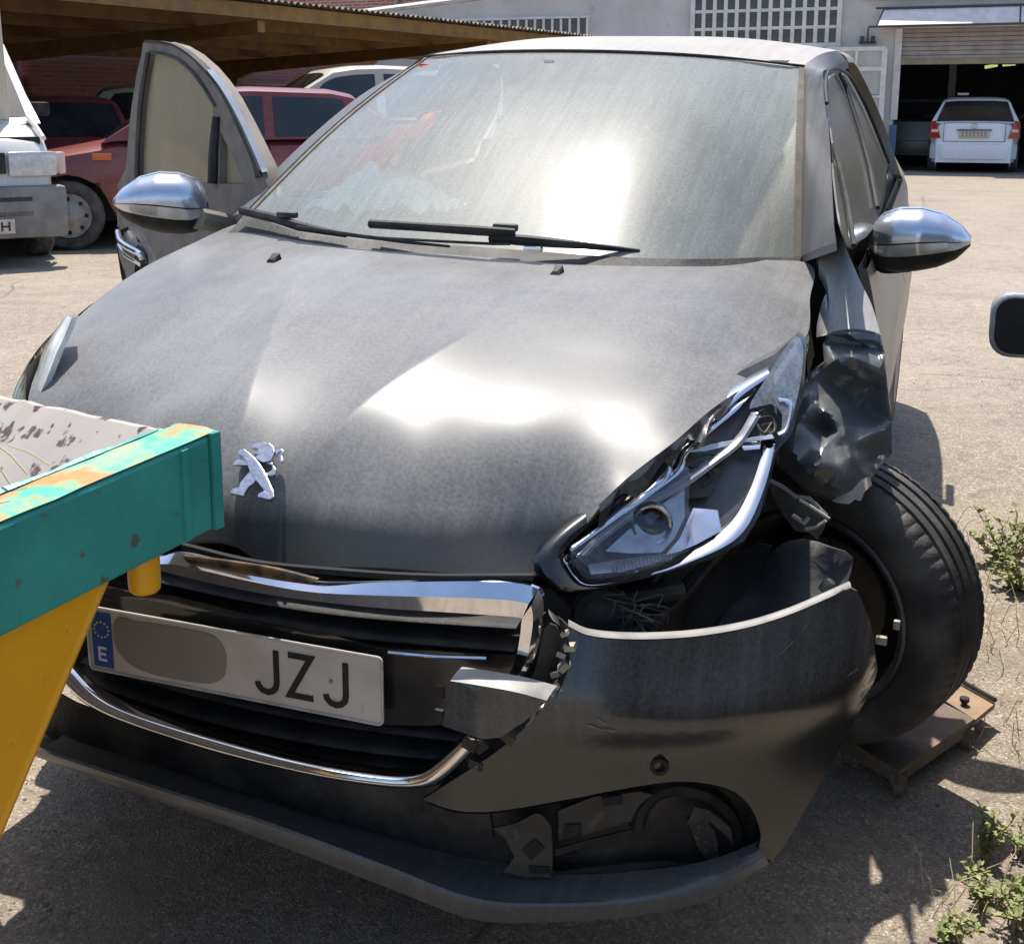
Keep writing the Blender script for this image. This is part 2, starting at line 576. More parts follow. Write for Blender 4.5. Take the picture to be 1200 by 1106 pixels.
def stroke(mb, pts, w, nrm, thick=.0015):
    """flat printed pen stroke standing slightly proud of a plate"""
    P = [Vector(p) for p in pts]
    nrm = Vector(nrm).normalized()
    L_, R_ = [], []
    for i, p in enumerate(P):
        t1 = (P[i] - P[i - 1]).normalized() if i > 0 else None
        t2 = (P[i + 1] - P[i]).normalized() if i < len(P) - 1 else None
        t = ((t1 or t2) + (t2 or t1)).normalized()
        s = t.cross(nrm).normalized()
        c = 1.0
        if t1 and t2: c = 1 / max(.5, t.dot(t1))
        L_.append(p + s * w / 2 * c); R_.append(p - s * w / 2 * c)
    n = len(P)
    o = nrm * thick
    v = L_ + R_ + [p + o for p in L_] + [p + o for p in R_]
    f = []
    for i in range(n - 1):
        f += [(2 * n + i, 2 * n + i + 1, 3 * n + i + 1, 3 * n + i), (i, i + 1, 2 * n + i + 1, 2 * n + i), (n + i + 1, n + i, 3 * n + i, 3 * n + i + 1)]
    f += [(0, 2 * n, 3 * n, n), (n - 1, 2 * n - 1, 4 * n - 1, 3 * n - 1)]
    mb.add(v, f)

def copy_tree(o, parent=None):
    c = o.copy()
    COL.objects.link(c)
    if parent is not None: c.parent = parent
    for ch in list(o.children): copy_tree(ch, c)
    return c
# ------------------------------------------------------------------ the ground
def gh(x, y):
    t = min(1, max(0, (y - .2) / 2.4))
    return -.10 + .20 * t * t * (3 - 2 * t)

def ground_material():
    m = pm('sunbaked_asphalt', (.345, .288, .22), (.265, .218, .168), scale=1.1, lo=.3, hi=.7, rough=.9)
    nt = m.node_tree
    L = nt.links.new
    p = nt.nodes['Principled BSDF']
    src = p.inputs['Base Color'].links[0].from_socket
    tc = nt.nodes.new('ShaderNodeTexCoord')
    def mixc(prev, fac, colr):
        mx = nt.nodes.new('ShaderNodeMixRGB')
        L(fac, mx.inputs[0]); L(prev, mx.inputs[1]); mx.inputs[2].default_value = (*colr, 1)
        return mx.outputs[0]
    def rng_(sock, a, b, c=0., d=1.):
        r = nt.nodes.new('ShaderNodeMapRange')
        r.inputs[1].default_value = a; r.inputs[2].default_value = b
        r.inputs[3].default_value = c; r.inputs[4].default_value = d
        L(sock, r.inputs[0])
        return r.outputs[0]
    v = nt.nodes.new('ShaderNodeTexVoronoi'); v.inputs['Scale'].default_value = 210
    L(tc.outputs['Object'], v.inputs['Vector'])
    bw = nt.nodes.new('ShaderNodeSeparateColor'); L(v.outputs['Color'], bw.inputs[0])
    c = mixc(src, rng_(bw.outputs[0], .6, 1.0, 0, .7), (.11, .09, .072))
    c = mixc(c, rng_(bw.outputs[1], .78, .95, 0, .85), (.52, .46, .38))
    n = nt.nodes.new('ShaderNodeTexNoise'); n.inputs['Scale'].default_value = 16; n.inputs['Detail'].default_value = 8; n.inputs['Roughness'].default_value = .7
    L(tc.outputs['Object'], n.inputs['Vector'])
    c = mixc(c, rng_(n.outputs[0], .48, .72, 0, .65), (.14, .115, .095))
    n3 = nt.nodes.new('ShaderNodeTexNoise'); n3.inputs['Scale'].default_value = 3.5; n3.inputs['Detail'].default_value = 5
    L(tc.outputs['Object'], n3.inputs['Vector'])
    c = mixc(c, rng_(n3.outputs[0], .55, .7, 0, .5), (.36, .29, .22))
    n4 = nt.nodes.new('ShaderNodeTexNoise'); n4.inputs['Scale'].default_value = .9; n4.inputs['Detail'].default_value = 6; n4.inputs['Roughness'].default_value = .6
    L(tc.outputs['Object'], n4.inputs['Vector'])
    c = mixc(c, rng_(n4.outputs[0], .56, .70, 0, .38), (.12, .10, .085))
    vc = nt.nodes.new('ShaderNodeTexVoronoi'); vc.feature = 'DISTANCE_TO_EDGE'; vc.inputs['Scale'].default_value = .55
    wv = nt.nodes.new('ShaderNodeMixRGB'); wv.inputs[0].default_value = .12
    L(tc.outputs['Object'], wv.inputs[1]); L(n3.outputs['Color'], wv.inputs[2])
    L(wv.outputs[0], vc.inputs['Vector'])
    ck = nt.nodes.new('ShaderNodeMath'); ck.operation = 'MULTIPLY'
    L(rng_(vc.outputs['Distance'], .0, .006, 1, 0), ck.inputs[0]); L(rng_(n4.outputs[0], .45, .55, 0, .7), ck.inputs[1])
    c = mixc(c, ck.outputs[0], (.07, .058, .05))
    L(c, p.inputs['Base Color'])
    b = nt.nodes.new('ShaderNodeBump'); b.inputs['Strength'].default_value = .7; b.inputs['Distance'].default_value = .004
    L(v.outputs['Distance'], b.inputs['Height'])
    b2 = nt.nodes.new('ShaderNodeBump'); b2.inputs['Strength'].default_value = .6; b2.inputs['Distance'].default_value = .02
    L(n.outputs[0], b2.inputs['Height']); L(b.outputs[0], b2.inputs['Normal'])
    L(b2.outputs[0], p.inputs['Normal'])
    return m
M['ground'] = ground_material()
gx = [-250, -120, -60, -35, -20] + [-12 + i * .6 for i in range(41)] + [16, 25, 40, 80, 250]
gy = [-120, -50, -20, -10] + [-5 + i * .25 for i in range(60)] + [11, 14, 18, 22, 23.55, 28, 40, 60, 120, 300]
structure(MB().grid([[(x, y, gh(x, y)) for x in gx] for y in gy]).build('ground', M['ground']))

# ------------------------------------------------------------------ garage building
M['wall_white'] = pm('whitewashed_wall', (.62, .585, .56), (.52, .485, .46), scale=1.2, rough=.9, bump=.2, bscale=30, c3=(.42, .39, .37), s3=5, lo3=.58, hi3=.8)
M['brick'] = None
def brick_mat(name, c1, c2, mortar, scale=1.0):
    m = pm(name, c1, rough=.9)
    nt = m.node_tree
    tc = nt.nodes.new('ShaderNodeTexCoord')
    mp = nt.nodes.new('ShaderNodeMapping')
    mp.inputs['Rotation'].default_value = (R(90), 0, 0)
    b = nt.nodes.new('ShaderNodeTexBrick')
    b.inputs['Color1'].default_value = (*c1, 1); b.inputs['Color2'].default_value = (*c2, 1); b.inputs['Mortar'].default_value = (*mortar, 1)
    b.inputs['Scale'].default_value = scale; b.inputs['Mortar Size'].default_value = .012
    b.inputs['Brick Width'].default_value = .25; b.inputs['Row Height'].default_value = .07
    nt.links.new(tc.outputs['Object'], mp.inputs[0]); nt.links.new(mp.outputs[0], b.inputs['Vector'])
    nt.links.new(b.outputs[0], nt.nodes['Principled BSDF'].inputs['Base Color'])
    return m
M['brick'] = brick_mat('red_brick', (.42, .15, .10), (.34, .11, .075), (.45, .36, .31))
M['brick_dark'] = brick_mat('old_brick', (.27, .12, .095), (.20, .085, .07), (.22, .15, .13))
M['pane_dark'] = pm('dark_pane', (.04, .042, .045), (.075, .07, .07), scale=3, rough=.15)
M['white_paint'] = pm('white_paint', (.72, .70, .68), (.6, .58, .56), scale=6, rough=.5)
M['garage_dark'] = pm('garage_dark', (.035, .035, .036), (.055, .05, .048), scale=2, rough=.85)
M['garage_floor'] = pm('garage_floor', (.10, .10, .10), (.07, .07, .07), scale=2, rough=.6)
M['blue_paint'] = pm('blue_paint', (.05, .12, .26), None, rough=.5)
M['shutter'] = pm('shutter_grey', (.36, .33, .32), (.28, .25, .24), scale=5, rough=.5)
M['tan_rail'] = pm('tan_rail', (.34, .27, .19), (.25, .2, .15), scale=4, rough=.6)
M['dark_trim'] = pm('dark_trim', (.06, .05, .06), None, rough=.6)
M['plum'] = pm('plum_paint', (.13, .07, .12), None, rough=.6)
FY = 23.6
jx = [(-0.2796,23.6000,0.2773)][0][0]
GX0 = [(-12.4945,23.6000,3.3692)][0][0]
bld = thing('garage_building', 'whitewashed workshop building with barred windows and a wide open vehicle entrance', 'building', (0, FY, .1))
def B(p): return (p[0], p[1] - FY, p[2] - .1)
zt_door = [(0.4575,23.6000,2.8372)][0][2]
zs_door = [(0.4973,23.6000,2.2454)][0][2]
g1 = [(-12.4955,23.6000,3.3316)][0]; g2 = [(-9.0504,23.6000,3.6243)][0]
slope = (g2[2] - g1[2]) / (g2[0] - g1[0])
def gable(x): return min(5.6, g2[2] + slope * (x - g2[0]))
poly = [(GX0, .0, -.1), (jx, .0, -.1), (jx, .0, zt_door - .1), (jx + 5, 0, zt_door - .1), (jx + 5, 0, -.1), (16, 0, -.1), (16, 0, 5.5)]
xb = g2[0] + (5.6 - g2[2]) / slope
poly += [(xb, 0, 5.5), (GX0, 0, g1[2] - .1)]
def wall_poly(poly_, name, mat, t=.3):
    v = []
    f = []
    # triangulated through CDT so that the concave outline is kept
    p2 = [Vector((p[0], p[2])) for p in poly_]
    n = len(p2)
    r = delaunay_2d_cdt(p2, [(i, (i + 1) % n) for i in range(n)], [], 1, 1e-6)
    pp = r[0]
    V = [(q.x, 0, q.y) for q in pp] + [(q.x, t, q.y) for q in pp]
    k = len(pp)
    F = [tuple(x) for x in r[2]] + [tuple(i + k for i in reversed(x)) for x in r[2]]
    F += [(i, (i + 1) % n, (i + 1) % n + k, i + k) for i in range(n)]
    return new_obj(name, V, F, mat, bld, False)
wall_poly(poly, 'wall', M['wall_white'])
co = MB()
co.tube([(GX0 - .1, -.03, g1[2] - .04), (xb, -.03, 5.58)], .06, 4)
co.build('coping', M['white_paint'], bld, False)
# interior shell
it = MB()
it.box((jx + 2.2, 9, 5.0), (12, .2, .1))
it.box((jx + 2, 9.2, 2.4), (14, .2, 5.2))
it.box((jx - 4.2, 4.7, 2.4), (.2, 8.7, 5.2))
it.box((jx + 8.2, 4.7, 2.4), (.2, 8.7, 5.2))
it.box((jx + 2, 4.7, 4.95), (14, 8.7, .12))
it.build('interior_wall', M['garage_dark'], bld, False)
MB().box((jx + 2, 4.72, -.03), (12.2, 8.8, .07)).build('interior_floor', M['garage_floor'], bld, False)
rf = MB().box((8.5, 5, 5.62), (16, 10.2, .12)); rf.build('roof', M['shutter'], bld, False)
for k in range(2):
    MB().box((jx + 1.0 + k * 2.3, 5.5, 1.5), (.16, .16, 3.0)).build('lift_post', M['shutter'], bld, False)
# lit work lamp hanging in the workshop
em = bpy.data.materials.new('lit_lamp'); em.use_nodes = True
em.node_tree.nodes['Principled BSDF'].inputs['Base Color'].default_value = (.5, .55, .15, 1)
em.node_tree.nodes['Principled BSDF'].inputs['Emission Color'].default_value = (.75, .85, .30, 1)
em.node_tree.nodes['Principled BSDF'].inputs['Emission Strength'].default_value = .45
lw = [(1.7151,27.5311,2.2253)][0]
wl = thing('work_lamp', 'dim yellow green lamp hanging high in the dark workshop', 'lamp', lw)
MB().box((0, 0, .06), (.75, .16, .05), bev=.015).build('lamp_shade', M['dark_trim'], wl)
for x in (-.2, .16): MB().tube([(x - .13, 0, -.02 + .05 * (x > 0)), (x + .13, 0, .03 + .02 * (x > 0))], .035, 8).build('lamp_tube', em, wl)
MB().tube([(0, 0, .08), (0, 0, 1.9)], .012, 5).build('chain', M['dark_trim'], wl)
# large barred window
wl = [(-4.3066,23.6000,3.1634)][0][0]; wr = [(-1.3976,23.6000,3.0902)][0][0]
wz0 = [(-1.4339,23.6000,2.5515)][0][2] - .1; wz1 = wz0 + 1.75
win = MB()
for z in (wz0, wz1): win.box(((wl + wr) / 2, -.03, z), (wr - wl + .1, .1, .09))
for x in (wl, wr): win.box((x, -.03, (wz0 + wz1) / 2), (.09, .1, wz1 - wz0 - .1))
wobj = win.build('window', M['white_paint'], bld, False)
nc, nr = 13, 5
cw = (wr - wl) / nc; rh = (wz1 - wz0) / nr
bar0 = None
for i in range(1, nc):
    x = wl + cw * i
    if bar0 is None:
        bar0 = MB().box((0, -.045, (wz0 + wz1) / 2), (.075, .05, wz1 - wz0 - .1)).build('bar', M['white_paint'], wobj, False); o = bar0
    else:
        o = bar0.copy(); COL.objects.link(o)
    o.location = (x, 0, 0)
hb = None
for j in range(1, nr):
    if hb is None:
        hb = MB().box(((wl + wr) / 2, -.03, 0), (wr - wl - .1, .05, .06)).build('cross_bar', M['white_paint'], wobj, False); o = hb
    else:
        o = hb.copy(); COL.objects.link(o)
    o.location = (0, 0, wz0 + rh * j)
p0 = None
for i in range(nc):
    for j in range(nr):
        if p0 is None:
            p0 = MB().box((0, 0, 0), (cw * .92, .02, rh * .92)).build('pane', M['pane_dark'], wobj, False); o = p0
        else:
            o = p0.copy(); COL.objects.link(o)
        o.location = (wl + cw * (i + .5), -.012 + random.uniform(-.002, .002), wz0 + rh * (j + .5))
        o.rotation_euler = (random.uniform(-.02, .02), 0, random.uniform(-.02, .02))
# low row of small panes over the carport
sl0 = [(-9.8617,23.6000,2.9378)][0][0]; sl1 = [(-6.5505,23.6000,3.0450)][0][0]
sz0 = [(-6.5656,23.6000,2.8174)][0][2] - .1; sz1 = [(-6.5722,23.6000,3.2203)][0][2] - .1
sw = MB()
for z in (sz0, sz1): sw.box(((sl0 + sl1) / 2, -.02, z), (sl1 - sl0 + .08, .08, .05))
for x in (sl0, sl1): sw.box((x, -.02, (sz0 + sz1) / 2), (.05, .08, sz1 - sz0 - .06))
so_ = sw.build('window', M['white_paint'], bld, False)
n = 17
c_ = (sl1 - sl0) / n
m0 = q0 = None
for i in range(n):
    if i:
        if m0 is None: m0 = MB().box((0, -.02, (sz0 + sz1) / 2), (.05, .06, sz1 - sz0 - .06)).build('bar', M['white_paint'], so_, False); o = m0
        else: o = m0.copy(); COL.objects.link(o)
        o.location = (sl0 + c_ * i, 0, 0)
    if q0 is None: q0 = MB().box((0, -.01, (sz0 + sz1) / 2), (c_ * .7, .016, sz1 - sz0 - .06)).build('pane', M['pane_dark'], so_, False); o = q0
    else: o = q0.copy(); COL.objects.link(o)
    o.location = (sl0 + c_ * (i + .5), 0, 0)
# awning box over the entrance
aw = [(-0.5436,23.2000,3.1687)][0]; aw2 = [(-0.6015,22.9000,2.8667)][0]
zA, zB = aw[2] - .1, aw2[2] - .1
ap = MB()
for k in range(3):
    x0 = aw[0] + k * 2.43; x1 = x0 + 2.40
    ap2 = MB().prism([(x0, -.4, zA), (x1, -.4, zA), (x1, -.7, zB), (x0 - (.1 if k == 0 else 0), -.7, zB)], (0, .05, .02))
    ap2.build('awning_panel', M['white_paint'], bld, False)
tr = MB()
tr.box((aw[0] + 3.6, -.37, zA + .035), (7.5, .1, .035)); tr.box((aw[0] + 3.55, -.69, zB - .025), (7.6, .06, .035))
tr.tube([(aw[0] + 2.415, -.41, zA), (aw[0] + 2.415, -.71, zB)], .014, 4)
tr.tube([(aw[0] - .01, -.41, zA), (aw[0] - .1, -.71, zB)], .014, 4)
tr.build('awning_trim', M['dark_trim'], bld, False)
MB().box((aw[0] + 3.6, -.2, (zA + zB) / 2), (7.3, .36, abs(zA - zB) * .9)).build('awning_box', M['wall_white'], bld, False)
# rolled shutter at the head of the opening
nsl = 7
for k in range(nsl):
    z = zt_door - .1 - (k + .5) * (zt_door - zs_door) / nsl
    MB().box((jx + 2.5, .06, z), (4.98, .05, (zt_door - zs_door) / nsl * .93), bev=.012).build('shutter_slat', M['shutter'], bld)
MB().box((jx + 2.5, .05, zs_door - .14), (4.98, .09, .1)).build('shutter_rail', M['tan_rail'], bld, False)
MB().box((jx + .02, -.012, (zt_door - .1) / 2 + .5), (.13, .05, zt_door - 1.1)).build('door_jamb', M['white_paint'], bld, False)
MB().box((jx + .02, -.012, .45), (.13, .05, .9)).build('door_jamb', M['blue_paint'], bld, False)
MB().box((jx + 3.3, -.12, [(0.4269,23.4000,3.3449)][0][2] + .05), (8, .1, .16)).build('fascia_board', M['plum'], bld, False)
# white metal gate leaf folded back against the wall
dz = [(-0.9138,23.2000,2.4916)][0][2]
dx0 = [(-1.6315,23.2000,1.4397)][0][0]; dx1 = [(-0.4240,23.2000,1.4373)][0][0]
leaf = thing('metal_gate_leaf', 'white metal gate leaf with glazed panes folded open beside the dark entrance', 'gate', (0, 23.25, .1))
def L2(z): return z - .1
fr = MB()
w_ = dx1 - dx0
for x in (dx0 + .05, dx1 - .06, dx0 + w_ * .52): fr.box((x, 0, L2(dz) / 2), (.10 if x != dx0 + w_ * .52 else .05, .06, L2(dz) - .1))
for z in (L2(dz) - .04, L2(dz) - .42, L2(dz) - .95, L2(dz) - 1.4, .08): fr.box(((dx0 + dx1) / 2, .005, z), (w_ - .08, .06, .08 if z > 1.9 else .05))
fr.build('frame', M['white_paint'], leaf, False)
M['frosted'] = pm('frosted_pane', (.42, .40, .38), (.5, .48, .46), scale=3, rough=.4)
for zc, h in ((L2(dz) - .23, .3), (L2(dz) - .68, .46), (L2(dz) - 1.18, .4), (.72, .9)):
    for xa, xb_ in ((dx0 + .1, dx0 + w_ * .5), (dx0 + w_ * .54, dx1 - .11)):
        MB().box(((xa + xb_) / 2, .02, zc), (xb_ - xa, .02, h)).build('pane', M['frosted'], leaf, False)
lam = thing('wall_lamp_bracket', 'small black lamp bracket on the white wall above the metal gate leaf', 'lamp bracket', [(-0.8367,23.5600,2.6529)][0])
MB().box((0, -.02, -.07), (.32, .06, .04)).box((-.1, -.06, .0), (.07, .08, .1)).box((.1, -.06, .0), (.07, .08, .1)).tube([(0, -.03, -.06), (0, -.06, .2)], .015, 5).build('bracket', M['dark_trim'], lam, False)
# brick building behind the carport
bb = thing('brick_building', 'red brick building rising behind the corrugated carport roof', 'building', (-14, 25.6, .1))
MB().box((-1, 0, 3.2), (26, .4, 6.4)).build('wall', M['brick'], bb, False)
MB().tube([(2.2, -.28, 0), (2.2, -.28, 6.4)], .06, 8).build('downpipe', M['shutter'], bb)
MB().box((-1, -.02, 6.45), (26.2, .6, .1)).build('coping', M['wall_white'], bb, False)

# ------------------------------------------------------------------ carport
M['yellow_steel'] = pm('ochre_painted_steel', (.24, .125, .022), (.16, .08, .02), scale=5, rough=.55, c3=(.16, .09, .05), s3=9, lo3=.6, hi3=.75)
M['sheet'] = pm('corrugated_sheet', (.13, .11, .09), (.08, .065, .05), scale=3, rough=.6, metal=.2)
O = Vector([(-6.4589,9.7753,2.4773)][0]); E = Vector([(-4.9270,17.9869,2.4825)][0])
e1 = Vector((E.x - O.x, E.y - O.y, 0)); Lc = e1.length; e1.normalize()
e2 = Vector((-e1.y, e1.x, 0))
zc = 2.42
cp = thing('carport', 'long carport with ochre steel beams and a corrugated roof over parked cars', 'carport', (O.x, O.y, .1), math.atan2(e1.y, e1.x))
# local: x along e1, y along e2 (away), z up
S0, S1, DEP = -9.0, Lc + .05, 6.6
def rz(y): return zc - .1 - .035 * y
rows_ = []
nx = 520
for y in (-.12, DEP):
    rows_.append([(S0 + (S1 - S0) * i / nx, y, rz(y) + .06 + .022 * math.sin(2 * math.pi * (S0 + (S1 - S0) * i / nx) / .11)) for i in range(nx + 1)])
top = [[(p[0], p[1], p[2] + .006) for p in r_] for r_ in rows_]
mb = MB().grid(rows_).grid(top)
mb.build('corrugated_roof', M['sheet'], cp)
for y in (0.0, 1.1, 2.2, 3.3, 4.4, 5.5):
    MB().box(((S0 + S1) / 2, y, rz(y) - .05), (S1 - S0, .07, .16)).build('purlin', M['yellow_steel'], cp, False)
for s in (-5.0, 0.35, 5.3):
    p = Vector((s, 0, 0))
    raf = MB()
    # tapered rafter with a haunch at the post
    raf.prism([(s - .06, .05, rz(.05) - .14), (s - .06, 5.6, rz(5.6) - .14), (s - .06, 5.6, rz(5.6) - .62), (s - .06, 4.6, rz(4.6) - .36), (s - .06, .05, rz(0) - .27)], (.12, 0, 0))
    raf.build('rafter', M['yellow_steel'], cp, False)
    MB().prism([(s - .07, 4.9, rz(4.9) - .3), (s - .07, 5.5, rz(5.5) - .3), (s - .07, 5.32, 0), (s - .07, 5.12, 0)], (.14, 0, 0)).build('post', M['yellow_steel'], cp, False)
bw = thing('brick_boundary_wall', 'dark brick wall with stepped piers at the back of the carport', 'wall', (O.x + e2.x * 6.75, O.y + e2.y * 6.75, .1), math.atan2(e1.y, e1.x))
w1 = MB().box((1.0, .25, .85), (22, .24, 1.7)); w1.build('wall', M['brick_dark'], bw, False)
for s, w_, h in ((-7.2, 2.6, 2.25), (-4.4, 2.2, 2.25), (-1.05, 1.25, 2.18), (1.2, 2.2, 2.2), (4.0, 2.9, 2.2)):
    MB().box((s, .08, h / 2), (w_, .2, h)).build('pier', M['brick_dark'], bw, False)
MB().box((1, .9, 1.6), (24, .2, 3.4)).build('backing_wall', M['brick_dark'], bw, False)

# ------------------------------------------------------------------ background vehicles
M['carglass'] = pm('car_glass', (.015, .018, .018), (.03, .034, .032), scale=2, rough=.06, coat=.5)
M['hub'] = pm('hubcap', (.26, .26, .265), (.15, .145, .14), scale=9, rough=.35, metal=.6)
M['tail'] = pm('tail_lamp', (.30, .015, .012), (.38, .03, .02), scale=14, rough=.2, coat=.5)
M['tail_clear'] = pm('tail_lamp_clear', (.65, .5, .46), None, rough=.2)
M['indicator'] = pm('indicator_orange', (.55, .13, .03), None, rough=.3)
M['head'] = pm('headlamp_glass', (.45, .46, .46), (.6, .6, .58), scale=25, rough=.12, coat=.6)
M['seam'] = pm('panel_gap', (.012, .011, .011), None, rough=.8)
def paint(name, c, d=(.4, .36, .3), amt=.2):
    return dusty(name, c, d, amt, .18, rough=.32, metal=.0, coat=.6)

def make_car(name, label, mat, L=4.2, W=1.68, H=1.42, low=None, green=None, wb=(-1.3, 1.2), tyre_r=.30, loc=(0, 0, 0), rotz=0, sides=(), rear='hatch', group=None, bump_mat=None, zb=.24, tumble=.78):
    t = thing(name, label, 'car', loc, rotz, group)
    def zt(y): return float(np.interp(y, [p[0] for p in low], [p[1] for p in low]))
    def wd(y): return W / 2 * (1 - .20 * abs(2 * y / L) ** 5)
    ys = sorted(set([low[0][0] + .001] + [p[0] for p in low] + [low[0][0] + (low[-1][0] - low[0][0]) * i / 40 for i in range(41)]))
    rows_ = []
    for y in ys:
        w = wd(y); z = zt(y)
        za = zb
        for wy in wb:
            d = abs(y - wy)
            if d < tyre_r + .05: za = max(za, math.sqrt((tyre_r + .05) ** 2 - d * d) + tyre_r)
        h = z - zb
        sec = [(0, z), (.6 * w, z - .002), (.86 * w, z - .025), (.955 * w, z - .07), (.99 * w, z - .16 * min(1, h * 2))]
        zl = max(za, zb + .12)
        sec += [(w, min(z - .17, max(zl, zb + h * .5))), (.985 * w, min(zl + .02, z - .1)), (.96 * w, max(za, zb))]
        full = [(-x, y, z_) for x, z_ in reversed(sec)] + [(x, y, z_) for x, z_ in sec[1:]]
        rows_.append(full)
    mb = MB().grid(rows_)
    k = len(rows_[0])
    mb.f.append(tuple(range(k)))
    mb.f.append(tuple((len(rows_) - 1) * k + i for i in range(k - 1, -1, -1)))
    body = mb.build('body', mat, t, True, 40)
    und = MB().box((0, 0, zb + .15), (W * .8, L * .9, .3)); und.build('underside', M['void'], t, False)
    # greenhouse
    y0, y1, ym, y2, y3 = green
    zb0 = min(zt(y0), zt((y1 + y2) / 2)) - .02
    zbR = zt(y3) - .02
    prof = [(y0, zt(y0) - .01), (y1, H - .05), (y1 + .25, H - .012), (ym, H), (y2 - .2, H - .02), (y2, H - .06), (y3, zbR)]
    def zr(y): return float(np.interp(y, [p[0] for p in prof], [p[1] for p in prof]))
    wb_ = W / 2 * .95; wr_ = W / 2 * tumble
    def side(y, f):
        z = zr(y); zbe = zt(y) - .015
        wt = wb_ + (wr_ - wb_) * max(0, (z - zbe)) / (H - zbe)
        ztop = z - .05 * min(1, max(0, (z - zbe)) * 4)
        return (wb_ * (1 - f) + wt * f, y, zbe * (1 - f) + ztop * f)
    rows_ = []
    for y in sorted(set([p[0] for p in prof] + [y0 + (y3 - y0) * i / 30 for i in range(31)])):
        a = side(y, 0); b = side(y, .5); c = side(y, 1)
        z = zr(y)
        sec = [(0, z), (c[0] * .6, z - .004), (c[0] * .88, z - .018 * min(1, (z - a[2]) * 6)), (c[0], c[2]), (b[0], b[2]), (a[0], a[2])]
        rows_.append([(-x, y, zz) for x, zz in reversed(sec)] + [(x, y, zz) for x, zz in sec[1:]])
    g = MB().grid(rows_).build('roof', mat, t, True, 40)
    for (ya, yb, sa, sb) in sides:   # bottom span, top span shift
        for sx in (-1, 1):
            gr = []
            for i in range(9):
                u = i / 8
                row = []
                for f in (.06, .3, .6, .90):
                    y = (ya + (yb - ya) * u) * (1 - f) + ((ya + sa) + (yb + sb - ya - sa) * u) * f
                    p = side(y, f)
                    row.append((sx * (p[0] + .006), y, p[2]))
                gr.append(row)
            MB().grid(gr).build('side_window', M['carglass'], t, True)
    def endglass(nm, ya, yb):
        gr = []
        for f in (.08, .4, .7, .93):
            y = ya + (yb - ya) * f
            z = zr(y)
            wq = side(y, 1)[0] * .9
            s = -1 if ya < 0 else 1
            gr.append([(wq * u, y + s * .008, z + .008 - .02 * (u ** 4)) for u in (-1, -.6, -.2, .2, .6, 1)])
        MB().grid(gr).build(nm, M['carglass'], t, True)
    endglass('windshield', y0, y1)
    endglass('rear_window', y3, y2)
    for wy in wb:
        for sx in (-1, 1):
            mt = Matrix.Translation((sx * (W / 2 - .10), wy, tyre_r)) @ (Matrix.Rotation(math.pi, 4, 'Z') if sx < 0 else Matrix())
            ty = MB().lathe([(-.09, .18), (-.09, tyre_r - .03), (-.06, tyre_r), (.06, tyre_r), (.09, tyre_r - .03), (.085, .2)], mt, 28).build('wheel', M['tyre'], t)
            MB().lathe([(.07, .205), (.085, .19), (.075, .12), (.095, .07), (.10, .0001)], mt, 20).build('hubcap', M['hub'], ty)
            hs = MB()
            for q in range(8):
                a = q * math.pi / 4
                hs.box(mt @ Vector((.088, .145 * math.cos(a), .145 * math.sin(a))), (.012, .03, .03))
            hs.build('vent', M['void'], ty, False)
    # bumpers, seams, handles, mirrors
    bm_ = bump_mat or mat
    for s in (-1, 1):
        ye = low[0][0] if s < 0 else low[-1][0]
        pts = [(-wd(ye * .8) * 1.0, ye * .86, .42), (-wd(ye) * .93, ye * .99, .42), (-.3, ye * 1.012, .42), (.3, ye * 1.012, .42), (wd(ye) * .93, ye * .99, .42), (wd(ye * .8) * 1.0, ye * .86, .42)]
        rr = []
        for p in smooth_path(pts, 5):
            n_ = Vector((p.x * .25, s, 0)).normalized()
            rr.append([p - n_ * .05 + Vector((0, 0, .13)), p + n_ * .015 + Vector((0, 0, .12)), p + n_ * .03 + Vector((0, 0, .0)), p + n_ * .015 + Vector((0, 0, -.15)), p - n_ * .05 + Vector((0, 0, -.16))])
        MB().grid(rr).build('bumper', bm_, t)
    seams = MB()
    for (ya, yb, sa, sb) in sides[:2]:
        for sx in (-1, 1):
            seams.box((sx * (wd(yb) + .0), yb + .03, (zt(yb) + zb) / 2 + .12), (.012, .012, zt(yb) - zb - .35))
    seams.build('door_gap', M['seam'], t, False)
    for (ya, yb, sa, sb) in sides[:2]:
        for sx in (-1, 1):
            MB().box((sx * (wd(yb) + .012), yb - .12, zt(yb) - .17), (.025, .16, .03), bev=.008).build('door_handle', M['black'], t)
    for sx in (-1, 1):
        ya = sides[0][0] + .12
        mm = MB().box((sx * (W / 2 + .08), ya, zt(ya) + .07), (.17, .09, .12), bev=.03).box((sx * (W / 2 - .0), ya, zt(ya) + .04), (.08, .05, .04))
        mm.build('wing_mirror', M['black'], t)
    return t, zt, wd, zr
def at_view(lat, dep):
    return Vector((1.014 + .935 * lat - .354 * dep, -2.364 + .354 * lat + .935 * dep, 0))
M['maroon'] = paint('maroon_paint', (.12, .009, .011), (.40, .15, .13), .17)
M['dark_red'] = paint('dark_red_paint', (.16, .015, .02), (.3, .2, .18), .1)
M['beige'] = paint('beige_paint', (.30, .26, .19), amt=.2)
M['cream'] = paint('cream_paint', (.52, .47, .38), amt=.25)
M['van_white'] = paint('van_white_paint', (.66, .66, .64), amt=.15)
M['van_grey'] = pm('grey_bumper_plastic', (.16, .155, .15), (.22, .21, .195), scale=7, rough=.6)
M['hatch_white'] = paint('hatch_white_paint', (.78, .80, .84), amt=.04)
M['grey_paint'] = paint('grey_car_paint', (.05, .052, .055), amt=.15)
dr = Vector((.792, .61, 0))
rz_sedan = math.atan2(-dr.x, dr.y)
fw = at_view(-3.62, 10.75)
ctr = fw + dr * 1.3 + Vector((-dr.y, dr.x, 0)) * .72
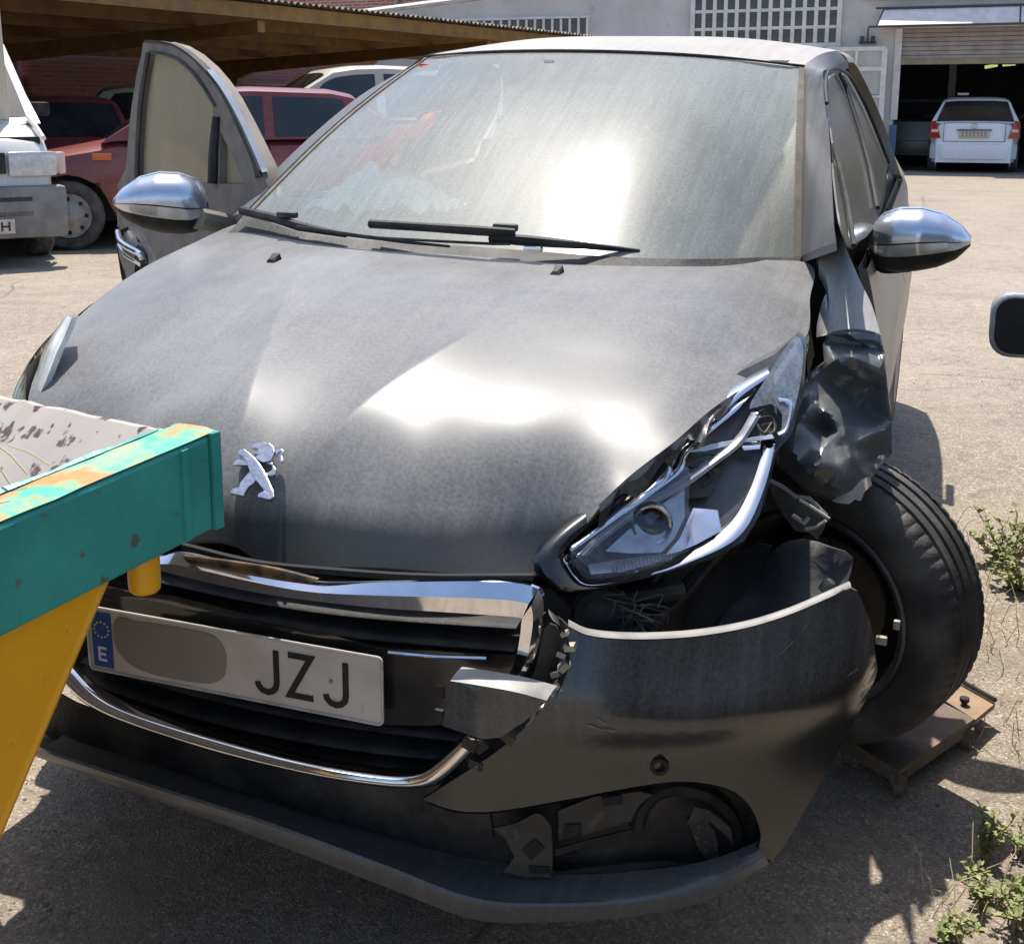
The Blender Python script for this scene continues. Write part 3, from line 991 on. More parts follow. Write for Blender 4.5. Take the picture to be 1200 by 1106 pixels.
sed_low = [(-2.2, .52), (-2.17, .70), (-1.9, .78), (-1.05, .92), (-.9, .95), (.0, .945), (1.3, .96), (1.5, .98), (2.1, .95), (2.17, .84), (2.2, .5)]
car_red, zt, wd, zr = make_car('red_sedan', 'faded red sedan parked beyond the open grey car door', M['maroon'], 4.4, 1.69, 1.41, sed_low, (-1.02, -.42, .3, 1.2, 1.78), (-1.32, 1.35), .30,
    (ctr.x, ctr.y, .1), rz_sedan, [(-.82, .38, .5, .0), (.47, 1.22, .0, -.13)], bump_mat=M['van_grey'])
for sx in (-1, 1):
    MB().box((sx * .62, -2.13, .66), (.34, .08, .13), bev=.02).build('headlight', M['head'], car_red)
    MB().box((sx * (.845), -1.02, .80), (.012, .16, .06), bev=.004).build('indicator', M['indicator'], car_red)
    MB().box((sx * .845, .1, .45), (.02, 1.9, .05), bev=.008).build('side_trim', M['black'], car_red)
    MB().box((sx * .56, 2.17, .78), (.42, .06, .14), bev=.02).build('tail_light', M['tail'], car_red)
# beige estate under the roof
wag_low = [(-2.1, .5), (-2.08, .72), (-1.9, .82), (-1.1, .95), (-.95, .97), (1.9, .99), (2.05, .9), (2.1, .5)]
c = at_view(-4.05, 15.2)
car, *_ = make_car('beige_estate_car', 'beige estate car in the carport shade behind the red cars', M['beige'], 4.2, 1.7, 1.50, wag_low, (-1.0, -.5, .4, 1.75, 2.0), (-1.3, 1.2), .3,
    (c.x, c.y, .1), rz_sedan - .1, [(-.75, .05, .42, .0), (.16, 1.0, .0, .0), (1.1, 1.72, .0, -.05)])
for sx in (-1, 1):
    MB().box((sx * .62, -2.05, .68), (.34, .08, .13), bev=.02).build('headlight', M['head'], car)
# dark red hatchback with a spoiler
hat_low = [(-1.95, .5), (-1.93, .68), (-1.7, .76), (-1.0, .90), (-.85, .93), (1.5, .95), (1.86, .90), (1.95, .72), (1.97, .42)]
c = at_view(-4.5, 12.9)
car, *_ = make_car('dark_red_hatchback', 'dark red hatchback with a rear spoiler behind the white van', M['dark_red'], 3.9, 1.62, 1.34, hat_low, (-.9, -.35, .2, 1.0, 1.62), (-1.2, 1.15), .28,
    (c.x, c.y, .1), math.atan2(-.9, .5) + math.pi * .0 - 1.35 + math.pi, [(-.7, .25, .45, .0), (.35, 1.05, .0, -.1)])
MB().box((0, 1.74, 1.12), (1.35, .22, .045), bev=.015).box((-.6, 1.72, 1.03), (.06, .16, .16)).box((.6, 1.72, 1.03), (.06, .16, .16)).build('spoiler', M['dark_red'], car)
for sx in (-1, 1): MB().box((sx * .56, 1.95, .74), (.4, .06, .14), bev=.02).build('tail_light', M['tail'], car)
# cream car further along
suv_low = [(-2.1, .5), (-2.08, .80), (-1.9, .90), (-1.1, 1.06), (-.95, 1.08), (1.9, 1.12), (2.05, 1.0), (2.1, .5)]
c = at_view(-1.55, 14.2)
car, *_ = make_car('cream_car', 'cream car with a rounded roof in the carport past the red sedan', M['cream'], 4.2, 1.74, 1.68, suv_low, (-1.45, -.35, .2, 1.0, 2.0), (-1.3, 1.2), .32,
    (c.x, c.y, .1), rz_sedan + .05, [(-1.05, .1, .65, .0), (.2, 1.0, .0, -.1), (1.08, 1.55, -.1, -.4)])
for sx in (-1, 1): MB().box((sx * .62, -2.05, .78), (.34, .08, .13), bev=.02).build('headlight', M['head'], car)
# white hatchback in the entrance
g = [(1.2162,23.2999,0.1324)][0]
hb_low = [(-1.98, .5), (-1.95, .7), (-1.7, .8), (-1.0, .95), (-.85, .98), (1.3, 1.0), (1.75, .98), (1.93, .94), (1.98, .62), (2.0, .3)]
car, zt, wd, zr = make_car('white_hatchback', 'white hatchback seen from behind inside the dark workshop entrance', M['hatch_white'], 4.0, 1.66, 1.45, hb_low, (-1.15, -.55, .2, 1.42, 1.84), (-1.25, 1.22), .3,
    (g[0] + .02, g[1] + 1.9, .1), math.pi + .0, [(-.9, .1, .45, .0), (.2, .95, .0, .0), (1.02, 1.35, .0, -.05)], zb=.2, tumble=.70)
for sx in (-1, 1):
    tl = MB().prism([(sx * .60, 1.96, .66), (sx * .81, 1.86, .66), (sx * .80, 1.82, .97), (sx * .70, 1.92, .99)], (0, .06, 0)).build('tail_light', M['tail'], car, False)
    MB().box((sx * .71, 1.985, .80), (.12, .06, .06), bev=.01).build('lens', M['tail_clear'], tl)
MB().box((0, 1.988, .73), (.54, .03, .13), bev=.006).build('number_plate', M['plate'], car)
pl = MB()
for i, ch in enumerate('0000000'):
    x = -.2 + i * .067
    stroke(pl, [(x - .018, 2.0045, .77), (x + .012, 2.0045, .77), (x - .006 * (i % 3), 2.0045, .695)], .012, (0, 1, 0))
MB().box((0, 1.985, .815), (.62, .05, .03), bev=.008).build('plate_lamp_strip', M['van_grey'], car)
pl.build('plate_print', M['tail'], car, False)['kind'] = 'stuff'
MB().lathe([(.0, .05), (.012, .045), (.012, .0001)], Matrix.Translation((0, 1.965, .89)) @ Matrix.Rotation(R(90), 4, 'Z'), 16).build('badge', M['chrome'], car)
MB().box((0, 1.995, .60), (1.1, .012, .008)).box((-.55, 1.985, .78), (.008, .02, .35)).box((.55, 1.985, .78), (.008, .02, .35)).build('tailgate_gap', M['seam'], car, False)
MB().box((.25, .6, 1.50), (.22, .12, .05), bev=.02).build('roof_aerial', M['white_paint'], car)
# dim car deeper in the workshop
c = [(0.0132,26.9672,0.0385)][0]
car, *_ = make_car('dim_parked_car', 'barely lit dark car parked deep inside the workshop left of the white hatchback', M['grey_paint'], 4.0, 1.66, 1.45, hb_low, (-1.15, -.55, .2, 1.42, 1.84), (-1.25, 1.22), .3,
    (c[0], c[1] + 1, .1), math.pi, [(-.9, .1, .45, .0), (.2, .95, .0, .0)])
MB().box((.55, 2.0, .98), (.1, .04, .08), bev=.02).build('tail_light', M['head'], car)
# white van with its bonnet up, front end only just in the frame
van_low = [(-2.1, .45), (-2.08, .86), (-1.98, .98), (-1.45, 1.10), (-1.3, 1.13), (2.1, 1.15), (2.15, .5)]
vr = math.atan2(.80, .60)   # nose towards the camera and a little right
c = at_view(-3.98, 9.2)
nose = Vector((c.x, c.y, 0))
dirv = Vector((-math.sin(vr), math.cos(vr), 0))
cv = nose + dirv * 2.15
van, zt, wd, zr = make_car('white_van', 'white van with its bonnet up and a grey bumper at the carport edge', M['van_white'], 4.3, 1.75, 1.85, van_low, (-1.45, -.55, .5, 2.0, 2.14), (-1.3, 1.3), .31,
    (cv.x, cv.y, .1), vr, [(-1.0, -.05, .5, .0)], bump_mat=M['van_grey'], tumble=.88)
van['category'] = 'van'
for sx in (-1, 1):
    MB().box((sx * .60, -2.09, .79), (.36, .10, .19), bev=.03).build('headlight', M['head'], van)
    MB().box((sx * .835, -1.98, .79), (.06, .16, .17), bev=.02).build('indicator', M['tail_clear'], van)
MB().box((0, -2.13, .80), (.8, .04, .16), bev=.01).build('grille', M['black'], van)
for z in (.53, .42): MB().box((0, -2.185, z), (1.15, .03, .055), bev=.01).build('bumper_slot', M['void'], van)
MB().box((0, -2.14, .43), (1.66, .12, .40), bev=.05).build('front_apron', M['van_grey'], van)
bon = MB().prism([(-.74, -1.42, 1.12), (.60, -1.42, 1.12), (.56, -1.55, 2.02), (.5, -1.60, 2.06), (-.62, -1.60, 2.06), (-.70, -1.55, 2.02)], (0, .035, 0))
bon.build('bonnet', M['cream'], van, False)
MB().box((0, -1.72, .93), (1.4, .5, .12)).build('engine_bay', M['void'], van, False)
MB().tube([(.72, -2.0, .98), (.74, -1.7, 1.06), (.745, -1.42, 1.13)], .022, 6).build('bonnet_edge', M['van_white'], van)
vp = MB().box((.16, -2.212, .33), (.52, .012, .11), bev=.004).build('number_plate', M['plate'], van)
hh = MB()
for x in (.325, .378): stroke(hh, [(x, -2.2185, .295), (x, -2.2185, .365)], .014, (0, -1, 0))
stroke(hh, [(.325, -2.2185, .33), (.378, -2.2185, .33)], .014, (0, -1, 0))
hh.build('plate_print', M['ink'], vp, False)['kind'] = 'stuff'
# car at the right edge: only its door mirror and sill reach into the frame
pe = [(1.2631,1.2220,-0.0200)][0]
car, *_ = make_car('parked_car', 'dark parked car at the edge of the yard with a grey rimmed door mirror', M['grey_paint'], 4.0, 1.7, 1.44, [(-2.0, .4), (-1.97, .56), (-1.7, .70), (-1.0, .86), (-.85, .92), (1.3, .96), (1.75, .95), (1.93, .9), (2.0, .4)], (-1.0, -.4, .2, 1.42, 1.84), (-1.25, 1.22), .3,
    (pe[0] + .868, pe[1] - 1.6, -.06), math.pi, [(-.8, .15, .45, .0), (.25, 1.0, .0, .0)])
mg = [(1.1892,0.3361,0.8711)][0]
inv = Matrix.Rotation(-math.pi, 4, 'Z') @ Matrix.Translation((-(pe[0] + .868), -(pe[1] - 1.6), .06))
lp = inv @ Vector(mg)
def rrect(cx_, y_, cz_, w_, h_, r_):
    out = []
    for sx, sz, a0 in ((1, 1, 0), (-1, 1, 90), (-1, -1, 180), (1, -1, 270)):
        for k in range(6):
            a_ = R(a0 + 18 * k)
            out.append((cx_ + sx * (w_ / 2 - r_) + r_ * math.cos(a_), y_, cz_ + sz * (h_ / 2 - r_) + r_ * math.sin(a_)))
    return out
mh = MB().prism(rrect(lp.x, lp.y - .03, lp.z, .19, .132, .04), (0, .06, 0))
mh.box((lp.x - .14, lp.y, lp.z - .05), (.2, .05, .05))
mm = mh.build('mirror_housing', pm('pale_mirror_rim', (.30, .30, .30), (.22, .22, .22), scale=20, rough=.5), car)
bvx = mm.modifiers.new('soft_edge', 'BEVEL'); bvx.width = .008; bvx.segments = 2
MB().prism(rrect(lp.x, lp.y + .029, lp.z, .172, .114, .034), (0, .004, 0)).build('mirror_glass', M['void'], mm, False)
for o in list(car.children):
    if o.name.startswith('wing_mirror'): bpy.data.objects.remove(o)

# ------------------------------------------------------------------ skip (open steel container)
M['green_steel'] = pm('green_painted_steel', (.028, .25, .20), (.045, .33, .26), scale=7, rough=.42, bump=.25, bscale=50, c3=(.10, .11, .07), s3=26, lo3=.64, hi3=.70)
M['green_worn'] = pm('worn_green_rim', (.06, .40, .25), (.28, .36, .23), scale=14, lo=.5, hi=.68, rough=.6, c3=(.44, .20, .05), s3=15, lo3=.48, hi3=.58, bump=.3, bscale=70)
M['skip_yellow'] = pm('yellow_painted_steel', (.88, .40, .004), (.80, .35, .008), scale=3, rough=.45, bump=.06, bscale=30, c3=(.25, .11, .03), s3=24, lo3=.66, hi3=.70)
M['skip_inner'] = pm('flaked_inner_paint', (.40, .36, .32), (.34, .31, .28), scale=3, rough=.85, c3=(.09, .055, .06), s3=30, lo3=.58, hi3=.62, stretch=(1.2, 1.2, .45))
A0 = Vector([(0.0972,-0.9820,0.8705)][0]); A1 = Vector([(0.1044,-1.0075,0.7378)][0]); AL = Vector([(0.0223,-1.3117,0.8372)][0])
tz = (AL.z - A0.z) / math.hypot(AL.x - A0.x, AL.y - A0.y)
su = (AL - A0); su.z = 0; su.normalize()
sn = Vector((-su.y, su.x, 0))
if sn.x > 0: sn = -sn        # towards the inside of the skip
hb_ = A0.z - A1.z
wtop = .075
skip = thing('steel_skip', 'green rimmed yellow steel skip with flaking grey inside in front of the damaged car', 'skip', (A0.x, A0.y, -.1))
def sk(s, i, z): return Vector((0, 0, A0.z + .1)) + su * s + sn * i + Vector((0, 0, z + tz * s))
bm = MB()
q = [(0, 0), (wtop, .0), (wtop, -hb_), (0, -hb_)]
a = [sk(.012, i, z) for i, z in q]; b = [sk(2.2, i, z) for i, z in q]
bm.add(a + b, [(1, 0, 4, 5), (2, 1, 5, 6), (3, 2, 6, 7), (0, 3, 7, 4), (0, 1, 2, 3), (7, 6, 5, 4)])
rim = bm.build('rim_beam', M['green_steel'], skip, False)
bv = rim.modifiers.new('soft_edge', 'BEVEL'); bv.width = .006; bv.segments = 2
# end plate of the hollow beam and the weathered cover strip on top of it
MB().prism([sk(-.004, -.003, .001), sk(-.004, wtop + .004, .001), sk(-.004, wtop + .004, -hb_ - .002), sk(-.004, -.003, -hb_ - .002)], su * .016).build('end_plate', M['green_steel'], skip, False)
MB().prism([sk(.055, -.0035, -.004), sk(.066, -.0035, -.004), sk(.066, -.0035, -hb_ + .004), sk(.055, -.0035, -hb_ + .004)], sn * .006).build('weld_seam', M['green_steel'], skip, False)
st = []
for k in range(60):
    s = .0 + 2.2 * k / 59
    st.append([sk(s, -.001 + random.uniform(0, .004), .0025), sk(s, .02, .005 + random.uniform(-.0006, .0006)), sk(s, .05, .0045), sk(s, wtop - random.uniform(0, .004), .003)])
MB().grid(st).build('rim_top', M['green_worn'], skip)
lip = []
for k in range(60):
    s = .03 + 2.1 * k / 59
    lip.append([sk(s, wtop, .004), sk(s, wtop + .006, .006 + random.uniform(-.002, .003)), sk(s, wtop + .008, -.01)])
MB().grid(lip).build('torn_lip', M['green_steel'], skip)
# end wall: inner face seen over the rim
Wd_ = sn * 1
pa = [(0.0348,-1.1665,0.6968),(-0.0015,-1.3262,0.4571)]
def rel(p): return Vector(p) - Vector((A0.x, A0.y, -.1))
pa0, pa1 = rel(pa[0]), rel(pa[1])
dsl = pa1 - pa0
topz = sk(0, 0, -hb_).z + .02
pT = pa0 - dsl * ((topz - pa0.z) / (pa0.z - pa1.z))
botz = sk(0, 0, -.76).z
pB = pa0 + dsl * ((pa0.z - botz) / (pa0.z - pa1.z))
off0 = sk(0, 0, 0)
sT, sB = (pT - off0).dot(su) + .02, (pB - off0).dot(su) + .02
wl0 = []
for k in range(50):
    d = wtop * .5 + 1.7 * k / 49
    e = -.002 - .004 * random.random()
    base = sk(.02, d, 0)
    wl0.append([sk(.02, d, e), sk(sT, d, -hb_ + .02), sk(sB, d, -.76)])
v = [p for r_ in wl0 for p in r_]
mbw = MB().grid(wl0)
mbw.grid([[p + su * -.010 for p in r_] for r_ in wl0])
mbw.grid([[r_[0], r_[0] + su * -.010] for r_ in wl0])
mbw.build('end_wall', M['skip_inner'], skip, False)
MB().grid([[sk(s0_, wtop + .01, -.02), sk(max(s0_, sT), wtop + .02, -hb_ + .01), sk(s1_, wtop + .12, -.74)] for s0_, s1_ in ((.03, sB + .02), (1, sB + .6), (2.1, 2.3))]).build('inner_wall', M['skip_inner'], skip, False)
MB().prism([sk(sB + .05, .2, -.70), sk(2.1, .2, -.70), sk(2.1, 1.6, -.70), sk(sB + .05, 1.6, -.70)], (0, 0, -.02)).build('floor_plate', M['skip_inner'], skip, False)
dslope = (pa1 - pa0)
low = pa0 + dslope * ((pa0.z - .12) / max(.01, pa0.z - pa1.z))
topz = sk(0, 0, -hb_).z + .02
pa0t = pa0 - dslope * ((topz - pa0.z) / max(.01, pa0.z - pa1.z))
ply = [pa0t, low, low + su * 1.2, Vector((low.x, low.y, pa0t.z)) + su * 1.6 + sn * 0]
MB().prism(ply, sn * .014).build('side_panel', M['skip_yellow'], skip, False)
edge = MB().tube([pa0t + sn * .004, low + sn * .004], .007, 6).build('weld_edge', M['skip_yellow'], skip)
MB().prism([pa0t + sn * .012 + su * .012, low + sn * .012 + su * .012, low + sn * 1.5 + su * .012, pa0t + sn * 1.7 + su * .012], su * .012).build('end_panel', M['skip_yellow'], skip, False)
pg = rel([(0.0392,-1.0793,0.7344)][0])
pb = rel([(0.0382,-1.0836,0.6714)][0])
mt = Matrix.Translation((pg.x, pg.y, pb.z)) @ Matrix.Rotation(R(-90), 4, 'Y')
MB().lathe([(0, .0001), (0, .0165), (.004, .0205), (.014, .0215), (.075, .0215)], mt, 24).build('lifting_peg', M['skip_yellow'], skip)
stalk = thing('dry_straw', 'few pale dry straw stalks lying in the grey skip', 'straw', (A0.x, A0.y, A0.z))
for sa, sb in (([(-0.0602,-1.2204,0.9009)], [(-0.0217,-1.2136,0.8643)]), ([(-0.0878,-1.1693,0.8829)], [(-0.0376,-1.1555,0.8585)]), ([(-0.0308,-1.2559,0.8868)], [(-0.0121,-1.2537,0.8640)])):
    p, q_ = Vector(sa[0]), Vector(sb[0])
    MB().tube([p - Vector((A0.x, A0.y, A0.z)), p.lerp(q_, .5) - Vector((A0.x, A0.y, A0.z - .004)), q_ - Vector((A0.x, A0.y, A0.z))], .0012, 5).build('stalk', pm('straw', (.7, .58, .34), None, rough=.8) if 'straw_m' not in M else M['straw_m'], stalk)

# ------------------------------------------------------------------ wheel dolly
M['rusty_plate'] = pm('rusty_steel_plate', (.16, .115, .085), (.10, .075, .06), scale=9, rough=.75, bump=.3, bscale=60, c3=(.26, .16, .09), s3=14, lo3=.6, hi3=.75)
dol = thing('wheel_dolly', 'low rusty steel dolly under the broken front wheel', 'dolly', (0, 0, -.1))
P = [Vector(p) for p in [(0.9825,0.0969,-0.0300),(1.1300,0.3884,-0.0300),(1.0123,0.6035,-0.0300),(0.8580,0.2038,-0.0300)]]
P = [p + Vector((0, 0, .1)) for p in P]
P[2] = P[1] + (P[3] - P[0]) * 1.0
o = MB().prism(P, (0, 0, -.012)).build('plate', M['rusty_plate'], dol, False)
fl = MB()
for i in range(4):
    a, b = P[i], P[(i + 1) % 4]
    c_ = sum(P, Vector()) / 4
    off = (c_ - (a + b) / 2).normalized() * .004
    fl.prism([a + off + Vector((0, 0, -.0125)), b + off + Vector((0, 0, -.0125)), b + off * 2.5 + Vector((0, 0, -.0125)), a + off * 2.5 + Vector((0, 0, -.0125))], (0, 0, -.022))
fl.build('flange', M['rusty_plate'], dol, False)
T = [Vector(p) + Vector((0, 0, .1)) for p in [(1.1321,0.3931,-0.0340),(1.1749,0.4911,-0.0340),(1.0939,0.5753,-0.0340),(1.0498,0.4841,-0.0340)]]
MB().prism(T, (0, 0, -.012)).build('side_tongue', pm('tan_steel_plate', (.30, .2, .12), (.22, .15, .1), scale=20, rough=.7), dol, False)
a, b = T[1], T[2]
MB().tube([a + Vector((0, 0, .008)), b + Vector((0, 0, .008))], .006, 6).build('edge_bar', M['black'], dol)
kp = Vector([(1.1087,0.4577,-0.0300)][0]) + Vector((0, 0, .1))
MB().lathe([(0, .0001), (0, .007), (.006, .007), (.006, .011), (.014, .011), (.014, .0001)], Matrix.Translation(kp) @ Matrix.Rotation(R(-90), 4, 'Y'), 10).build('bolt', M['black'], dol)
M['castor'] = pm('castor_grey', (.10, .085, .065), (.15, .125, .09), scale=20, rough=.7)
for px in range(4):
    c_ = sum(P, Vector()) / 4
    p = P[px].lerp(c_, .12)
    cb = MB().box((p.x, p.y, p.z - .028), (.034, .03, .028), bev=.004).build('castor_fork', M['castor'], dol)
    MB().lathe([(-.011, .0001), (-.011, .018), (-.008, .022), (.008, .022), (.011, .018), (.011, .0001)], Matrix.Translation((p.x, p.y, .024)), 16).build('castor_wheel', M['castor'], cb)

# ------------------------------------------------------------------ the damaged car
CM = Matrix([[0.999754, 0.0, 0.022189], [0.000937, 0.999108, -0.04222], [-0.022169, 0.04223, 0.998862]]).to_4x4()
car = thing('damaged_car', 'dusty dark grey hatchback with a smashed front corner and splayed wheel', 'car')
car.matrix_world = CM
def part(name, o): return o

# --- hood
rearE = [(-.71, .40, .985)] + [(-0.5482,0.3200,0.9896),(-0.2703,0.2700,0.9838),(0.0750,0.2500,0.9823),(0.3656,0.3300,0.9772),(0.5753,0.4200,0.9711)]
leftE = [(0.6999,0.4636,0.9610),(0.7244,0.2537,0.9250),(0.7435,0.0625,0.8920),(0.7148,-0.1220,0.8820),(0.6869,-0.2485,0.8730),(0.6407,-0.3834,0.8520),(0.6068,-0.4797,0.8260),(0.5581,-0.5529,0.7900),(0.5199,-0.6059,0.7520),(0.4722,-0.6218,0.6900)]
frontE = [(0.4566,-0.6520,0.6592),(0.3903,-0.7000,0.6585),(0.2950,-0.7370,0.6611),(0.1613,-0.7550,0.6538),(0.0180,-0.7650,0.6477)]
rightE = [(-.14, -.765, .652), (-.32, -.72, .655), (-.47, -.655, .675), (-.545, -.60, .72), (-.62, -.52, .775), (-.69, -.38, .83), (-.73, -.2, .88), (-.745, 0, .922), (-.735, .2, .955)]
hood_out = rearE + leftE + frontE + rightE
hood_ctrl = [(0, 0, .972), (0, -.2, .944), (0, -.4, .898), (0, -.52, .862), (0, -.6, .832), (0, -.66, .80), (0, -.705, .768), (0, -.742, .715),
             (.3, 0, .968), (.3, -.25, .928), (.3, -.42, .882), (.28, -.55, .83), (.24, -.66, .77), (.22, -.715, .705),
             (-.3, 0, .966), (-.3, -.25, .924), (-.3, -.42, .876), (-.29, -.55, .825), (-.27, -.66, .766), (-.25, -.712, .70),
             (.55, .1, .965), (.56, -.15, .928), (.53, -.35, .884), (.47, -.48, .838), (.40, -.58, .778), (.37, -.64, .72),
             (-.55, 0, .952), (-.55, -.25, .90), (-.52, -.42, .845), (-.45, -.56, .785)]
hood_z = tps_fit([(p[0], p[1]) for p in hood_out + hood_ctrl], [p[2] for p in hood_out + hood_ctrl], 2e-5)
def hood_fn(q):
    q = np.array(q, float).reshape(-1, 2)
    z = hood_z(q)
    x, y = q[:, 0], q[:, 1]
    # two pressed creases running from the badge out towards the screen: the panel breaks to a steeper fall outside them
    for s in (-1, 1):
        xr = .05 + .27 * np.clip((y + .72) / .75, 0, 1.3)
        d = np.clip(x * s - xr, 0, 9)
        fade = np.clip((y + .735) / .10, 0, 1) * np.clip((.05 - y) / .35, 0, 1)
        din = np.clip(xr - x * s, 0, 9)
        z = z - fade * .019 * (1 - np.exp(-d / .11)) + fade * .009 * np.exp(-din / .05)
    # buckling from the blow at the corner
    z = z + .004 * np.exp(-((x - .62 - .5 * (y + .3)) / .05) ** 2) * np.exp(-((y + .22) / .2) ** 2)
    z = z + .0022 * np.sin(9 * x + 14 * y) * np.exp(-((x - .45) / .3) ** 2 - ((y + .3) / .25) ** 2)
    # a shallow dent behind the damaged corner
    z = z - .002 * np.exp(-((x - .50) ** 2 + (y + .30) ** 2) / .010)
    return z
cl_ = []
for s_ in (-1, 1):
    for o_ in (-.007, 0, .007):
        cl_.append([(s_ * (.05 + .27 * (yy + .72) / .75 + o_), yy) for yy in np.linspace(-.68, .0, 80)])
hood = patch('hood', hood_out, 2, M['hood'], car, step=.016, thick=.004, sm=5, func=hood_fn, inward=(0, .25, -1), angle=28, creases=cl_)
def on_hood(x, y, dz=0): return Vector((x, y, float(hood_fn([(x, y)])[0]) + dz))
for p, pxx in (([(-0.4000,0.0266,0.9499)], 0), ([(0.2350,0.0741,0.9424)], 0)):
    q_ = Vector(p[0])
    c_ = on_hood(q_.x, q_.y, .003)
    # a small wedge-shaped washer jet
    w = MB().add([c_ + Vector(v_) for v_ in [(-.010, -.016, -.003), (.010, -.016, -.003), (.012, .016, -.003), (-.012, .016, -.003), (-.005, -.012, .003), (.005, -.012, .003), (.009, .012, .012), (-.009, .012, .012)]],
                 [(0, 3, 2, 1), (4, 5, 6, 7), (0, 1, 5, 4), (1, 2, 6, 5), (2, 3, 7, 6), (3, 0, 4, 7)])
    w.build('washer_jet', M['black'], car, False)

# crumpled edge of the hood above the lamp
cr = MB()
ce = resample(smooth_path(leftE[2:9], 5), 36)
rws = []
for i, p in enumerate(ce):
    w = .010 + .006 * math.sin(i * 1.7) + .004 * random.random()
    rws.append([p + Vector((.003, -.004, .001)), p + Vector((.5 * w, -.7 * w, -.5 * w)), p + Vector((.2 * w + .004 * math.sin(i * .9), -.4 * w, -2.2 * w - .004))])
cr.grid(rws).build('hood_fold', M['bumper'], car, True)

# --- badge: a rearing lion with crossed limbs, in chrome, standing off the hood
bp = [(0.0000,-0.7135,0.7657)][0]
bc = on_hood(bp[0], bp[1])
g = .004
nb = Vector((float(hood_fn([(bc.x - g, bc.y)])[0] - hood_fn([(bc.x + g, bc.y)])[0]), float(hood_fn([(bc.x, bc.y - g)])[0] - hood_fn([(bc.x, bc.y + g)])[0]), 2 * g)).normalized()
ub = Vector((1, 0, 0)); ub = (ub - nb * ub.dot(nb)).normalized(); vb = nb.cross(ub)
bm = MB()
def bprism(pts, th): bm.prism([Vector(p) + nb * .003 for p in pts], nb * th)
bprism([(-0.0290,-0.6824,0.7971),(-0.0250,-0.6774,0.8004),(-0.0154,-0.6734,0.8030),(-0.0014,-0.6741,0.8026),(0.0086,-0.6785,0.7997),(0.0143,-0.6857,0.7950),(0.0164,-0.6926,0.7904),(0.0166,-0.7004,0.7853),(0.0123,-0.7046,0.7825),(0.0035,-0.7068,0.7810),(-0.0068,-0.7035,0.7833),(-0.0144,-0.6989,0.7863),(-0.0109,-0.6962,0.7880),(-0.0191,-0.6951,0.7888),(-0.0218,-0.6919,0.7909),(-0.0148,-0.6894,0.7925),(-0.0166,-0.6861,0.7947),(-0.0258,-0.6864,0.7945)], .010)
bprism([(0.0176,-0.6916,0.7911),(0.0135,-0.6858,0.7949),(0.0159,-0.6810,0.7980),(0.0223,-0.6791,0.7993),(0.0286,-0.6823,0.7972),(0.0296,-0.6872,0.7940),(0.0292,-0.6901,0.7920),(0.0351,-0.6972,0.7874),(0.0361,-0.7026,0.7838),(0.0310,-0.7009,0.7849),(0.0270,-0.6967,0.7877),(0.0253,-0.6890,0.7928),(0.0236,-0.6845,0.7957),(0.0199,-0.6869,0.7942),(0.0207,-0.6952,0.7887)], .006)
bprism([(-0.0479,-0.6953,0.7887),(-0.0461,-0.6910,0.7915),(-0.0388,-0.6890,0.7928),(-0.0277,-0.6935,0.7898),(-0.0136,-0.7004,0.7853),(-0.0007,-0.7082,0.7802),(0.0104,-0.7161,0.7749),(0.0223,-0.7254,0.7688),(0.0355,-0.7373,0.7609),(0.0471,-0.7479,0.7540),(0.0540,-0.7574,0.7477),(0.0512,-0.7581,0.7473),(0.0499,-0.7617,0.7449),(0.0429,-0.7622,0.7446),(0.0261,-0.7613,0.7452),(0.0245,-0.7555,0.7490),(0.0301,-0.7510,0.7520),(0.0308,-0.7493,0.7530),(0.0180,-0.7412,0.7584),(0.0071,-0.7351,0.7624),(-0.0080,-0.7247,0.7692),(-0.0202,-0.7123,0.7774),(-0.0316,-0.7043,0.7827),(-0.0369,-0.7010,0.7849),(-0.0408,-0.7015,0.7845),(-0.0445,-0.6996,0.7858)], .011)
bprism([(-0.0441,-0.7170,0.7743),(-0.0463,-0.7110,0.7783),(-0.0435,-0.7071,0.7809),(-0.0327,-0.7052,0.7821),(-0.0227,-0.7079,0.7803),(-0.0168,-0.7137,0.7765)], .008)
bprism([(-0.0096,-0.7218,0.7712),(-0.0002,-0.7237,0.7699),(0.0086,-0.7349,0.7626),(0.0073,-0.7412,0.7584),(0.0021,-0.7480,0.7540),(0.0012,-0.7564,0.7484),(0.0024,-0.7627,0.7442),(-0.0225,-0.7612,0.7453),(-0.0242,-0.7568,0.7481),(-0.0213,-0.7519,0.7514),(-0.0140,-0.7501,0.7525),(-0.0159,-0.7427,0.7574),(-0.0131,-0.7332,0.7637)], .009)
bprism([(0.0055,-0.7074,0.7807),(0.0186,-0.7025,0.7839),(0.0242,-0.7081,0.7802),(0.0320,-0.7132,0.7768),(0.0353,-0.7221,0.7710),(0.0277,-0.7262,0.7683),(0.0219,-0.7246,0.7693),(0.0168,-0.7215,0.7714),(0.0221,-0.7192,0.7729),(0.0251,-0.7157,0.7752),(0.0210,-0.7069,0.7810)], .008)
badge = bm.build('badge', pm('badge_chrome', (.56, .57, .60), (.40, .40, .41), scale=120, rough=.14, metal=1.0), car, False)
bvm = badge.modifiers.new('soft_edge', 'BEVEL'); bvm.width = .0022; bvm.segments = 2

